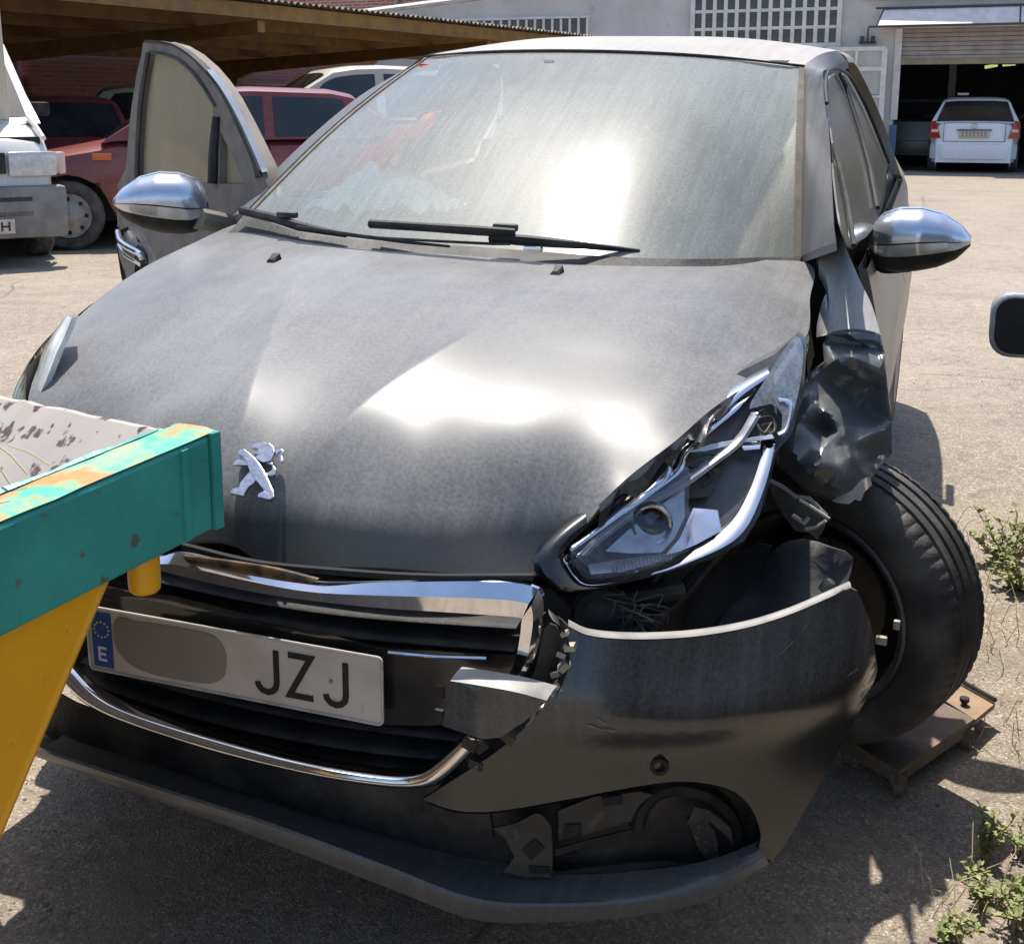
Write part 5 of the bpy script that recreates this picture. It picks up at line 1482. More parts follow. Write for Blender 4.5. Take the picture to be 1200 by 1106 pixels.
# gloss black shell lip round the inner tip
a = [(0.5721,-0.4553,0.7847),(0.5554,-0.4976,0.7632),(0.5092,-0.5602,0.7422),(0.4607,-0.6335,0.7109),(0.4436,-0.6809,0.6811),(0.4684,-0.6948,0.6564),(0.4999,-0.6947,0.6423),(0.5412,-0.6638,0.6427)]
b = [(0.5962,-0.4566,0.7771),(0.5671,-0.5097,0.7558),(0.5277,-0.5797,0.7273),(0.4947,-0.6355,0.7049),(0.4841,-0.6666,0.6860),(0.4984,-0.6787,0.6680),(0.5190,-0.6787,0.6546),(0.5447,-0.6624,0.6499)]
band('lamp_shell', a, b, M['gloss_black'], lamp, bulge=(0, -.014, .003), n=44, back=.03)
# upper chrome brow in two strips with a dark groove between them
a = [(0.4807,-0.6364,0.6925),(0.5047,-0.5996,0.7077),(0.5344,-0.5439,0.7361),(0.5560,-0.4992,0.7586),(0.5697,-0.4627,0.7801),(0.5922,-0.4199,0.8007),(0.6123,-0.3713,0.8269),(0.6389,-0.3231,0.8496),(0.6688,-0.2747,0.8707),(0.7103,-0.2220,0.8910)]
b = [(0.4951,-0.6520,0.6903),(0.5197,-0.6158,0.7062),(0.5516,-0.5682,0.7274),(0.5903,-0.5097,0.7528),(0.6028,-0.4808,0.7683),(0.6027,-0.4535,0.7880),(0.6279,-0.4028,0.8132),(0.6575,-0.3499,0.8381),(0.6843,-0.2992,0.8626),(0.7188,-0.2474,0.8841)]
band('lamp_brow', a, b, M['chrome'], lamp, bulge=(0, -.006, .003), n=60, back=.02)
a = [(0.4937,-0.6374,0.6822),(0.5194,-0.5926,0.7042),(0.5473,-0.5437,0.7283),(0.5735,-0.5003,0.7490),(0.6054,-0.4496,0.7725),(0.6093,-0.4218,0.7922),(0.6392,-0.3636,0.8210),(0.6707,-0.3052,0.8491),(0.7042,-0.2601,0.8660)]
b = [(0.5040,-0.6508,0.6807),(0.5310,-0.6041,0.7035),(0.5585,-0.5550,0.7279),(0.5867,-0.5112,0.7480),(0.6179,-0.4620,0.7707),(0.6199,-0.4353,0.7889),(0.6472,-0.3812,0.8158),(0.6758,-0.3315,0.8386),(0.6961,-0.2900,0.8592)]
band('lamp_brow', a, b, M['chrome'], lamp, bulge=(0, -.005, .002), n=60, back=.02)
# grey daytime lamp bar
a = [(0.5026,-0.6395,0.6823),(0.5135,-0.6146,0.6963),(0.5354,-0.5763,0.7151),(0.5714,-0.5245,0.7375),(0.6163,-0.4678,0.7592),(0.6546,-0.4111,0.7811),(0.6830,-0.3624,0.8032),(0.6986,-0.3102,0.8330)]
b = [(0.5171,-0.6470,0.6833),(0.5286,-0.6243,0.6952),(0.5484,-0.5931,0.7096),(0.5840,-0.5412,0.7322),(0.6289,-0.4862,0.7526),(0.6663,-0.4273,0.7767),(0.6965,-0.3780,0.7984),(0.7154,-0.3202,0.8309)]
band('lamp_bar', a, b, M['lamp_grey'], lamp, bulge=(0, -.010, .004), n=50, back=.02)
# lower chrome bezel
a = [(0.4874,-0.6706,0.6860),(0.5077,-0.6823,0.6668),(0.5281,-0.6822,0.6551),(0.5665,-0.6546,0.6544),(0.6198,-0.6121,0.6593),(0.6658,-0.5673,0.6697),(0.7083,-0.5196,0.6841),(0.7291,-0.4817,0.7032),(0.7398,-0.4305,0.7345),(0.7447,-0.3865,0.7647),(0.7448,-0.3459,0.7931)]
b = [(0.4938,-0.6553,0.6838),(0.5129,-0.6632,0.6681),(0.5282,-0.6625,0.6611),(0.5620,-0.6383,0.6608),(0.6129,-0.5923,0.6688),(0.6543,-0.5523,0.6778),(0.6879,-0.5099,0.6925),(0.7079,-0.4740,0.7104),(0.7202,-0.4255,0.7389),(0.7260,-0.3847,0.7661),(0.7286,-0.3453,0.7923)]
band('lamp_bezel', a, b, M['chrome'], lamp, bulge=(0, -.008, -.003), n=60, back=.025)
# ribbed amber-clear strip
ribs = hs('lamp_strip', [(0.5209,-0.6521,0.6712),(0.5647,-0.6193,0.6734),(0.6161,-0.5809,0.6746),(0.6399,-0.5608,0.6768),(0.6283,-0.5802,0.6690),(0.5688,-0.6337,0.6617),(0.5279,-0.6613,0.6622)], M['lamp_grey'], .006)
rb = MB()
for i, (pa_, pb_) in enumerate(zip(resample([(0.5517,-0.6317,0.6733),(0.6268,-0.5750,0.6769)], 16), resample([(0.5583,-0.6429,0.6629),(0.6309,-0.5813,0.6715)], 16))):
    rb.tube([pa_, pb_], .0016, 4)
rb.build('lamp_rib', M['lamp_clear'], ribs)
# grey reflector bowl and projector
hs('reflector', [(0.5371,-0.6167,0.6829),(0.5606,-0.5762,0.7042),(0.5961,-0.5216,0.7290),(0.6250,-0.4767,0.7480),(0.6350,-0.5109,0.7133),(0.6278,-0.5451,0.6904),(0.6145,-0.5741,0.6759),(0.5718,-0.6003,0.6784)], M['lamp_grey'], .01)
pcn = Vector([(0.5888,-0.5438,0.7092)][0])
pax = Vector((.30, -.92, .22)).normalized()
pm_ = Matrix.Translation(pcn) @ pax.to_track_quat('X', 'Z').to_matrix().to_4x4()
pr = MB().lathe([(-.02, .034), (.016, .033), (.022, .030), (.020, .0265), (.006, .025)], pm_, 32).build('projector_ring', M['chrome_dusty'], lamp)
MB().lathe([(.002, .0255), (.010, .022), (.017, .014), (.019, .0001)], pm_, 32).build('projector_lens', M['lens'], pr, True, 80)
# blue-lit flat reflector plate, loose wires, broken inner frame
hs('reflector_plate', [(0.6449,-0.4971,0.7237),(0.6799,-0.4806,0.7192),(0.6917,-0.5055,0.6970),(0.6604,-0.5441,0.6842),(0.6406,-0.5644,0.6783),(0.6217,-0.5790,0.6747),(0.6360,-0.5458,0.6919)], M['chrome_dusty'], .006)
hs('inner_frame', [(0.6248,-0.4659,0.7487),(0.6577,-0.4233,0.7654),(0.6714,-0.4074,0.7710),(0.6722,-0.4297,0.7517),(0.6619,-0.4593,0.7338),(0.6326,-0.4797,0.7325)], M['bracket'], .01)
hs('inner_frame', [(0.6971,-0.3460,0.8090),(0.7105,-0.3041,0.8349),(0.7273,-0.2878,0.8391),(0.7427,-0.2984,0.8233),(0.7419,-0.3286,0.8002),(0.7147,-0.3463,0.8000)], M['bracket'], .01)
hs('broken_bar', [(0.6180,-0.4330,0.7932),(0.6517,-0.4010,0.8013),(0.7383,-0.3364,0.8084),(0.7425,-0.3399,0.8036),(0.6898,-0.3761,0.8001),(0.6460,-0.4135,0.7928)], M['lamp_grey'], .004)
hs('reflector_chip', [(0.6932,-0.3707,0.7980),(0.7235,-0.3483,0.8003),(0.7240,-0.3614,0.7899),(0.7010,-0.3766,0.7895)], M['chrome'], .004)
wr_ = MB()
for s in ([(0.6094,-0.4385,0.7730),(0.6275,-0.4251,0.7822),(0.6526,-0.4018,0.7847),(0.6583,-0.4065,0.7735),(0.6332,-0.4290,0.7685),(0.6132,-0.4363,0.7728)], [(0.7010,-0.3453,0.8138),(0.7100,-0.3261,0.8274),(0.7329,-0.3072,0.8292),(0.7404,-0.3227,0.8118),(0.7261,-0.3393,0.8060)], [(0.7106,-0.3285,0.8236),(0.7260,-0.3409,0.8110),(0.7344,-0.3148,0.8224)], [(0.6370,-0.4459,0.7613),(0.6509,-0.4328,0.7676),(0.6606,-0.4365,0.7568),(0.6517,-0.4535,0.7481)]):
    wr_.tube(smooth_path(s, 5), .0022, 5)
wr_.build('loose_wire', M['bracket'], lamp)
# clear rear corner of the lens, still in place
hs('corner_lens', [(0.7186,-0.2490,0.8923),(0.7327,-0.2043,0.9201),(0.7479,-0.1691,0.9383),(0.7614,-0.1773,0.9236),(0.7679,-0.2194,0.8877),(0.7669,-0.2667,0.8514),(0.7618,-0.3177,0.8128),(0.7524,-0.3300,0.8064),(0.7487,-0.2996,0.8334),(0.7278,-0.2950,0.8489),(0.6976,-0.3211,0.8436),(0.7030,-0.2943,0.8633)], M['lamp_clear'], .004, 2)
hs('corner_reflector', [(0.7229,-0.2305,0.8859),(0.7474,-0.1653,0.9243),(0.7603,-0.1858,0.9021),(0.7596,-0.2450,0.8564),(0.7303,-0.2686,0.8526)], M['lamp_grey'], .006)
a = [(0.7384,-0.2818,0.8570),(0.7609,-0.2760,0.8487),(0.7619,-0.3190,0.8133),(0.7513,-0.3321,0.8068)]
b = [(0.7410,-0.2824,0.8506),(0.7565,-0.2821,0.8431),(0.7558,-0.3133,0.8177),(0.7454,-0.3275,0.8102)]
band('lamp_bezel', a, b, M['chrome'], lamp, bulge=(0, -.004, 0), n=24, back=.01)

hs('clear_cover', [(0.4942,-0.6574,0.6944),(0.5235,-0.6083,0.7180),(0.5540,-0.5555,0.7438),(0.5912,-0.5061,0.7621),(0.6147,-0.4651,0.7823),(0.6332,-0.4705,0.7689),(0.6406,-0.5143,0.7327),(0.6546,-0.5404,0.7055),(0.6468,-0.5755,0.6837),(0.6194,-0.6119,0.6706),(0.5666,-0.6557,0.6628),(0.5308,-0.6786,0.6628),(0.5119,-0.6768,0.6736)], M['lamp_cover'], .003, 2)

# --- what shows behind: engine bay, horn, liner, hanging brackets
bay = [(0.3600,-0.4733,0.6077),(0.3600,0.4408,0.4254),(0.3600,3.7081,-0.0427),(0.3600,4.4598,-0.0266),(0.3600,8.9893,-3.6127),(0.3600,3.7204,-2.8255),(0.3600,-0.3191,-0.0894),(0.3600,-0.5324,0.4473)]
def blk(name, c, d, mat, rot=None, bev=.01): return MB().box(c, d, rot, bev).build(name, mat, car)
blk('engine_bay', (.0, -.22, .42), (1.20, .5, .5), M['void'])
blk('light_stop_box', (-.66, -.42, .44), (.16, .2, .36), M['void'])  # unseen block added to stop sun leaking through the body gap
blk('front_crash_bar', (0, -.62, .50), (1.16, .07, .11), M['black'])
blk('radiator_pack', (0, -.56, .45), (.86, .05, .36), M['void'])
hc = Vector([(0.5356,-0.6200,0.5771)][0])
MB().lathe([(-.02, .0001), (-.02, .045), (.004, .05), (.014, .044), (.010, .03), (.018, .012), (.018, .0001)], Matrix.Translation(hc) @ Vector((.35, -.9, .2)).to_track_quat('X', 'Z').to_matrix().to_4x4(), 28).build('horn', M['dirty_black'], car)
M['frame_grey'] = pm('dirty_chassis_metal', (.05, .046, .042), (.12, .105, .085), scale=16, rough=.6, bump=.3)
dk = MB()
for s, r_ in (([(0.4396,-0.6000,0.5832),(0.4897,-0.5800,0.5757),(0.5669,-0.5600,0.5875),(0.6391,-0.5200,0.5970)], .016), ([(0.5962,-0.5600,0.5345),(0.6222,-0.5000,0.5708),(0.6651,-0.4500,0.6160),(0.7192,-0.3800,0.6715)], .010), ([(0.5107,-0.6000,0.5303),(0.5547,-0.5600,0.5416),(0.5868,-0.5300,0.5924),(0.6191,-0.5000,0.6435)], .006), ([(0.5652,-0.6000,0.5403),(0.6066,-0.5500,0.5580),(0.6359,-0.5000,0.5731),(0.6893,-0.4400,0.6454)], .005)):
    dk.tube(smooth_path(s, 5), r_, 7)
dk.build('wiring_loom', M['dirty_black'], car)
wi = MB()
for k in range(16):
    x0, y0 = 735 + rnd.uniform(-15, 50), 735 + rnd.uniform(-8, 6)
    P_ = [hc + Vector((rnd.uniform(-.01, .10), rnd.uniform(-.03, .04), rnd.uniform(-.03, .05))) for _ in range(4)]
    wi.tube(smooth_path(P_, 4), .0012, 4)
wi.build('frayed_wire', M['frame_grey'], car)
ln = [(0.7342,-0.1890,0.5459),(0.7845,-0.1848,0.5733),(0.8377,-0.1985,0.5706),(0.8732,-0.1603,0.5399),(0.8659,-0.2164,0.5050),(0.8560,-0.3001,0.4527),(0.7559,-0.3435,0.4309),(0.6719,-0.3207,0.4285),(0.6677,-0.2616,0.4498),(0.7020,-0.1993,0.4701)]
patch('wheel_liner', ln, 1, M['liner'], car, step=.03, thick=.005, sm=2)
ln2 = [(0.6215,-0.2692,0.4865),(0.6798,-0.1797,0.5338),(0.7301,-0.1586,0.5417),(0.7007,-0.1898,0.4658),(0.6663,-0.2523,0.4454),(0.6655,-0.3191,0.4021),(0.5987,-0.3580,0.3919)]
patch('wheel_liner', ln2, 1, M['void'], car, step=.03, thick=.005, sm=2)
nub = Vector([(0.8429,-0.3228,0.5514)][0])
MB().lathe([(-.012, .0001), (-.01, .010), (.004, .012), (.012, .008), (.014, .0001)], Matrix.Translation(nub) @ Matrix.Rotation(R(-60), 4, 'Y'), 10).build('plastic_clip', M['torn'], car)
hb2 = [(0.7277,-0.2604,0.7007),(0.7507,-0.2548,0.6894),(0.7763,-0.2698,0.6795),(0.8000,-0.2817,0.6839),(0.8325,-0.2973,0.6621),(0.8295,-0.2932,0.6403),(0.8195,-0.2914,0.6197),(0.8050,-0.2940,0.6308),(0.7813,-0.2822,0.6259),(0.7608,-0.2639,0.6410),(0.7363,-0.2446,0.6652)]
patch('hanging_bracket', hb2, 1, M['frame_grey'], car, step=.015, thick=.02, sm=1)
br = MB()
br.tube([(0.7881,-0.3164,0.6945),(0.8043,-0.3226,0.6899),(0.8388,-0.3254,0.6718)], .0028, 6)
br.tube([(0.7788,-0.3165,0.6659),(0.7925,-0.3236,0.6614),(0.7983,-0.3228,0.6559),(0.8052,-0.3173,0.6670)], .004, 6)
br.tube([(0.8009,-0.3141,0.6439),(0.8174,-0.3171,0.6505),(0.8330,-0.3183,0.6654)], .003, 6)
br.build('bracket_edge', M['torn'], car)

# --- crumpled left fender
M['fender_top'] = M['pillar']
fl_ = [(0.7184,0.5500,1.0309),(0.7279,0.4800,0.9970),(0.7181,0.4400,0.9733),(0.7427,0.3800,0.9474),(0.7584,0.3000,0.9150),(0.7668,0.2000,0.8632)]
fr2 = [(0.7489,0.5400,1.0339),(0.7755,0.4600,0.9971),(0.8136,0.3700,0.9485),(0.8457,0.2900,0.9127),(0.8715,0.2000,0.8724)]
band('fender', fl_, fr2, M['fender_dust'], car, bulge=(0, -.004, .014), n=30, back=.03, m=9, inward=(0, .5, -1))
# points of the torn sheet: pixel-free car coordinates, one row per crease
cpx = [(0.7682,0.2000,0.8655),(0.8167,0.1900,0.8762),(0.8687,0.2000,0.8759),(0.8822,0.1900,0.8392),(0.7621,0.2000,0.8421),(0.8136,0.2250,0.8456),(0.8653,0.2150,0.8438),(0.7375,0.1300,0.7901),(0.7713,0.1500,0.8219),(0.8237,0.1400,0.8373),(0.8790,0.1500,0.8163),(0.8912,0.1700,0.7913),(0.7731,0.1550,0.7885),(0.8390,0.1800,0.7916),(0.8603,0.2000,0.7588),(0.7404,0.1000,0.7615),(0.7861,0.1200,0.7610),(0.8213,0.1900,0.7463),(0.8591,0.1900,0.7174),(0.8986,0.1500,0.7436),(0.7374,0.0700,0.7478),(0.7731,0.0600,0.7517),(0.8020,0.0500,0.7393),(0.7885,0.0900,0.6997),(0.8406,0.1600,0.7237),(0.8391,0.1000,0.7080),(0.8944,0.1400,0.6921),(0.9064,0.1700,0.7065),(0.7070,0.0000,0.7033),(0.7386,0.0300,0.7272),(0.7935,0.0000,0.6901),(0.8164,0.0500,0.7093),(0.8467,0.0600,0.6835),(0.8749,0.1200,0.6415),(0.9117,0.1700,0.6414),(0.7105,0.0000,0.6454),(0.7389,-0.0200,0.6686),(0.7640,-0.0300,0.6384),(0.7953,-0.0500,0.6697),(0.8272,-0.0200,0.6486),(0.8481,0.0300,0.6639),(0.8831,0.1000,0.6164),(0.7733,0.0000,0.5924),(0.8249,0.0000,0.5878),(0.8552,0.0200,0.6126),(0.8806,0.0700,0.6125)]
C2 = [(355,428),(450,420),(555,425),(575,500),(340,470),(445,462),(545,478),(270,592),(345,530),(450,515),(560,560),(583,600),(345,590),(480,585),(520,640),(265,660),(360,660),(440,660),(510,720),(588,700),(250,700),(320,705),(375,740),(350,790),(470,720),(455,780),(570,800),(600,760),(165,815),(240,760),(340,860),(400,800),(460,850),(520,900),(600,880),(165,925),(220,900),(265,970),(330,930),(400,960),(455,905),(530,960),(285,1040),(390,1062),(460,1010),(520,985)]
tri = delaunay_2d_cdt([Vector(p) for p in C2], [], [], 0, 1e-6)
def okf(f):
    q = [C2[i] for i in f]
    cx_, cy_ = sum(p[0] for p in q) / 3, sum(p[1] for p in q) / 3
    return inside((cx_, cy_), [(355,420),(450,412),(560,418),(580,500),(590,600),(606,760),(606,885),(535,970),(525,990),(460,1018),(392,1070),(283,1046),(160,930),(160,810),(245,700),(262,590),(340,528),(336,470)])
tf = [tuple(f) for f in tri[2] if okf(f)]
bmx = bmesh.new()
vs = [bmx.verts.new(p) for p in cpx]
for f in tf:
    try: bmx.faces.new([vs[i] for i in reversed(f)])
    except ValueError: pass
bmesh.ops.subdivide_edges(bmx, edges=list(bmx.edges), cuts=4, use_grid_fill=True, smooth=.35)
for _ in range(2): bmesh.ops.smooth_vert(bmx, verts=[v for v in bmx.verts if not v.is_boundary], factor=.5, use_axis_x=True, use_axis_y=True, use_axis_z=True)
for v in bmx.verts:
    n_ = math.sin(v.co.x * 61 + v.co.z * 47) * math.sin(v.co.z * 83 - v.co.x * 29)
    rdg = 1 - abs(math.sin(v.co.x * 34 + v.co.z * 21 + 1.3 * math.sin(v.co.z * 30)))
    rd2 = 1 - abs(math.sin(v.co.x * 19 - v.co.z * 41 + .8 * math.sin(v.co.x * 40)))
    k_ = 0 if v.is_boundary else 1
    v.co.y -= k_ * (.010 * rdg ** 3 + .009 * rd2 ** 3) - .003 * n_
bmesh.ops.recalc_face_normals(bmx, faces=list(bmx.faces))
me = bpy.data.meshes.new('crumpled_fender')
bmx.to_mesh(me); bmx.free()
me.materials.append(M['crumple'])
me.polygons.foreach_set('use_smooth', [True] * len(me.polygons))
try: me.set_sharp_from_angle(angle=R(30))
except Exception: pass
cf = bpy.data.objects.new('crumpled_fender', me)
COL.objects.link(cf); cf.parent = car
sdm = cf.modifiers.new('sheet', 'SOLIDIFY'); sdm.thickness = .002; sdm.offset = 0
cf['label'] = 'crumpled dark front fender with a torn lower edge'
tn = [(0.8180,-0.0040,0.5883),(0.8461,0.0100,0.6159),(0.8803,0.0600,0.6249),(0.8854,0.0500,0.6119),(0.8744,0.0300,0.6039),(0.8696,-0.0100,0.5923),(0.8591,0.0000,0.5947),(0.8499,-0.0100,0.5874),(0.8304,-0.0060,0.5865)]
patch('torn_edge', tn, 1, M['torn'], car, step=.012, thick=.002, sm=1, lam=1e-3)
gp = [(0.6941,0.5000,0.9624),(0.7355,0.5000,0.9414),(0.7472,0.4500,0.8861),(0.7572,0.4000,0.8147),(0.7163,0.3600,0.7024),(0.6996,0.3600,0.7006),(0.7032,0.4200,0.7937),(0.6956,0.4600,0.8802)]
patch('fender_gap', gp, 1, M['void'], car, step=.05, thick=.004, sm=1)
a = [(0.7512,0.3100,0.9266),(0.7604,0.2700,0.8987),(0.7668,0.2000,0.8632)]
b = [(0.7411,0.3000,0.8885),(0.7407,0.2700,0.8638),(0.7430,0.2500,0.8460)]
band('fender_flange', a, b, pm('pale_flange', (.45, .45, .45), (.3, .3, .3), scale=20, rough=.35, metal=.4), car, bulge=(-.002, -.004, 0), n=14, back=.004)
patch('inner_wing', [(0.7100,0.2800,0.6935),(0.7552,0.3000,0.8306),(0.8653,0.3000,0.8403),(0.8881,0.2800,0.7634),(0.9069,0.2500,0.6159),(0.8739,0.2000,0.5823),(0.7593,0.1500,0.5442),(0.7018,0.1200,0.6030),(0.6938,0.1500,0.6656)], 1, M['void'], car, step=.05, thick=.004, sm=1)

# --- the splayed wheel
wc_ = Vector((.81, .244, .286)); st_a = 1.195
ax = Vector((math.cos(st_a), math.sin(st_a), -.004)).normalized()
uu = Vector((0, 0, 1)).cross(ax).normalized(); ww = ax.cross(uu)
wm = Matrix((ax, ww, uu)).transposed().to_4x4(); wm.translation = wc_
tprof = [(-.088, .205), (-.099, .225), (-.102, .255), (-.097, .280), (-.088, .2945), (-.076, .3020)]
grv = [-.052, -.018, .018, .052]
for gx_ in grv:
    tprof += [(gx_ - .0065, .3085 - .03 * abs(gx_) ** 1.2), (gx_ - .005, .3010), (gx_ + .005, .3010), (gx_ + .0065, .3085 - .03 * abs(gx_) ** 1.2)]
tprof += [(.076, .3020), (.088, .2945), (.097, .280), (.102, .255), (.099, .225), (.088, .205)]
nseg = 72 * 4
tv = []
for k in range(nseg):
    a = 2 * math.pi * k / nseg
    sip = (k % 4 == 0)
    for j, (o_, r_) in enumerate(tprof):
        rr = r_
        if sip and j in (4, 5, 6, 21, 22, 23): rr = r_ - .003
        tv.append(wm @ Vector((o_, rr * math.cos(a), rr * math.sin(a))))
m_ = len(tprof)
tf = [(k * m_ + j, k * m_ + j + 1, ((k + 1) % nseg) * m_ + j + 1, ((k + 1) % nseg) * m_ + j) for k in range(nseg) for j in range(m_ - 1)]
wheel = new_obj('wheel', tv, tf, M['tyre'], car, True, 28)
wheel['label'] = 'front wheel twisted outwards on its broken suspension'
MB().lathe([(-.09, .204), (-.097, .213), (-.100, .207), (-.094, .196), (-.06, .188), (.03, .18), (.06, .19), (.09, .2)], wm, 56).build('rim', pm('wheel_rim', (.12, .12, .125), (.06, .055, .05), scale=14, rough=.5, metal=.5), wheel)
MB().lathe([(-.02, .0001), (-.02, .135), (-.008, .137), (.0, .13), (.0, .0001)], wm, 48).build('brake_disc', pm('brake_disc', (.14, .12, .10), (.2, .15, .11), scale=20, rough=.45, metal=.7), wheel)
MB().lathe([(.01, .0001), (.03, .185), (.045, .185), (.03, .0001)], wm, 40).build('wheel_disc', M['void'], wheel)
su_ = MB()
su_.tube([wm @ Vector((-.04, 0, .06)), wm @ Vector((-.09, .03, .2)), (.66, .12, .78)], [.03, .026, .024], 12)
su_.tube([wm @ Vector((-.05, 0, -.08)), (.55, .10, .20)], .02, 10)
su_.box(wm @ Vector((-.035, .10, .02)), (.06, .11, .12), bev=.015)
su_.build('suspension_strut', M['dirty_black'], car)
for p in [(0.9330,-0.1743,0.4027),(0.9577,-0.1677,0.4340)]:
    pass
MB().box([(0.9333,-0.1749,0.3997)][0], (.02, .012, .016), bev=.004).box([(0.9562,-0.1396,0.4175)][0], (.012, .01, .018), bev=.003).build('balance_weight', M['torn'], wheel)

# --- windshield
wsB = [(-.69, .385, 1.008), (-.40, .225, .99), (0, .20, .992), (.40, .235, .986), (.672, .525, .964)]
wsT = [(-.54, 1.186, 1.392), (-.30, 1.11, 1.408), (0, 1.095, 1.412), (.30, 1.105, 1.402), (.573, 1.204, 1.375)]
nb_ = 28
bB = resample(smooth_path(wsB, 8), nb_); bT = resample(smooth_path(wsT, 8), nb_)
rows_ = []
for j in range(17):
    t = j / 16
    rows_.append([p.lerp(q, t) + Vector((0, -.02, .02)) * math.sin(math.pi * t) for p, q in zip(bB, bT)])
ws = MB().grid(rows_)
ws.build('windshield', M['windshield'], car)
def ws_at(u, t, off=0.0):
    i = u * (nb_ - 1); i0 = min(nb_ - 2, int(i)); f = i - i0
    B_ = bB[i0].lerp(bB[i0 + 1], f); T_ = bT[i0].lerp(bT[i0 + 1], f)
    return B_.lerp(T_, t) + Vector((0, -.02, .02)) * math.sin(math.pi * t) + Vector((0, -.6, .8)) * off
# black ceramic edge and cowl
cow = []
for i in range(nb_):
    u = i / (nb_ - 1)
    p = ws_at(u, .0)
    cow.append([p + Vector((0, .05, .0)), p + Vector((0, .0, .004)), p + Vector((0, -.05, -.022)), p + Vector((0, -.13, -.05))])
MB().grid(cow).build('cowl', M['dirty_black'], car)
for u0, u1 in ((0, .012), (.986, 1)):
    MB().grid([[ws_at(u0 + (u1 - u0) * a_, t / 14, .003) for a_ in (0, .5, 1)] for t in range(15)]).build('windshield_seal', pm('dusty_seal', (.10, .088, .072), (.15, .13, .105), scale=20, rough=.8), car)
MB().tube([ws_at(i / 20, 1.0, .004) for i in range(21)], .004, 6).build('header_seal', M['black'], car)

# --- roof
roof_out = [tuple(q) for q in (ws_at(0, 1, .0), ws_at(.25, 1), ws_at(.5, 1), ws_at(.75, 1), ws_at(1, 1))]
roof_out += [(.585, 1.45, 1.405), (.60, 1.75, 1.418), (.595, 2.1, 1.415), (.57, 2.5, 1.395), (.54, 2.86, 1.36), (0, 2.95, 1.375), (-.54, 2.86, 1.36), (-.57, 2.5, 1.395), (-.595, 2.1, 1.415), (-.60, 1.75, 1.418), (-.585, 1.45, 1.408)]
roof_ctr = [(0, 1.3, 1.438), (0, 1.6, 1.457), (0, 2.0, 1.46), (0, 2.4, 1.445), (.35, 1.3, 1.428), (.38, 1.7, 1.45), (.36, 2.2, 1.445), (-.35, 1.3, 1.43), (-.38, 1.7, 1.45), (-.36, 2.2, 1.445)]
patch('roof', roof_out, 2, M['roof'], car, extra=roof_ctr, step=.045, thick=.02, sm=5)

# --- A pillars and roof rails
def pillar(pts_in, pts_out, nm='a_pillar'):
    band(nm, pts_in, pts_out, M['pillar'], car, bulge=(.0, -.002, .002), n=40, back=.03, inward=(0, .6, -.6))
pi_ = [ws_at(1.0, t, .006) for t in (.0, .1, .3, .5, .7, .9, 1.0)] + [Vector((.588, 1.45, 1.410)), Vector((.604, 1.75, 1.42))]
po_ = [Vector(p) for p in [(0.7857,0.0528,1.0736),(0.7747,0.1064,1.0964),(0.7551,0.2487,1.1374),(0.7204,0.5034,1.2096),(0.6874,0.7299,1.2783),(0.6615,0.8844,1.3323),(0.6437,0.9938,1.3694)]] + [Vector((.622, 1.55, 1.365)), Vector((.635, 1.80, 1.385))]
pillar(pi_, po_)
mi = [Vector((-p.x, p.y, p.z)) for p in pi_]
pi2 = [ws_at(0.0, t, .006) for t in (.0, .12, .3, .5, .7, .9, 1.0)] + [Vector((-.588, 1.45, 1.410)), Vector((-.604, 1.75, 1.42))]
po2 = [Vector(p) + Vector((0, 0, 0)) for p in ((-.80, .50, .985), (-.79, .58, 1.03), (-.745, .72, 1.13), (-.70, .90, 1.23), (-.665, 1.06, 1.30), (-.63, 1.22, 1.345), (-.615, 1.34, 1.372), (-.622, 1.55, 1.39), (-.635, 1.80, 1.392))]
pillar(pi2, po2)
# side glass on the left, in its rubber frame
def gl(name, s, mat, off_th=.004, par=None, sm=2):
    return patch(name, s, 0, mat, par or car, step=.05, thick=off_th, sm=sm, lam=1e-4)
fdoor = None
fr_in = [(0.6336,1.0653,1.3653),(0.6310,1.3267,1.3708),(0.6371,1.5449,1.3581),(0.6695,1.6953,1.2905),(0.7235,1.7305,1.1782),(0.7743,1.8297,1.0723),(0.7990,1.3594,1.0209),(0.8067,0.9626,1.0049),(0.7972,0.3012,1.0247),(0.7718,0.3630,1.0776),(0.7412,0.4904,1.1412),(0.7073,0.6878,1.2119),(0.6588,0.9683,1.3130)]
gl('window_frame', fr_in, M['rubber'], .01)
dglass = gl('front_side_window', [(0.6531,1.0364,1.3457),(0.6483,1.1921,1.3557),(0.6482,1.3285,1.3559),(0.6641,1.3803,1.3226),(0.7212,1.2884,1.2038),(0.7615,1.1735,1.1197),(0.8045,0.9471,1.0301),(0.8130,0.7700,1.0125),(0.8011,0.2977,1.0374),(0.7744,0.3575,1.0929),(0.7336,0.5281,1.1780),(0.7085,0.6509,1.2302),(0.6773,0.8407,1.2952)], M['side_glass'])
gl('quarter_window', [(0.7322,0.4668,1.1830),(0.7401,0.4883,1.1665),(0.7705,0.3936,1.1031),(0.7923,0.3024,1.0577),(0.8002,0.2380,1.0412),(0.7968,0.1877,1.0482),(0.7779,0.2099,1.0877),(0.7572,0.3119,1.1307)], M['side_glass'])
gl('rear_side_window', [(0.6482,1.4822,1.3559),(0.6556,1.6141,1.3404),(0.6863,1.7128,1.2764),(0.7239,1.7525,1.1982),(0.7704,1.7366,1.1012),(0.7813,1.7581,1.0785),(0.7988,1.2810,1.0421),(0.8047,1.0531,1.0298),(0.8013,0.9893,1.0369),(0.7639,1.2322,1.1149),(0.7229,1.3508,1.2003),(0.6849,1.4355,1.2794)], M['side_glass'])
bp_ = MB()
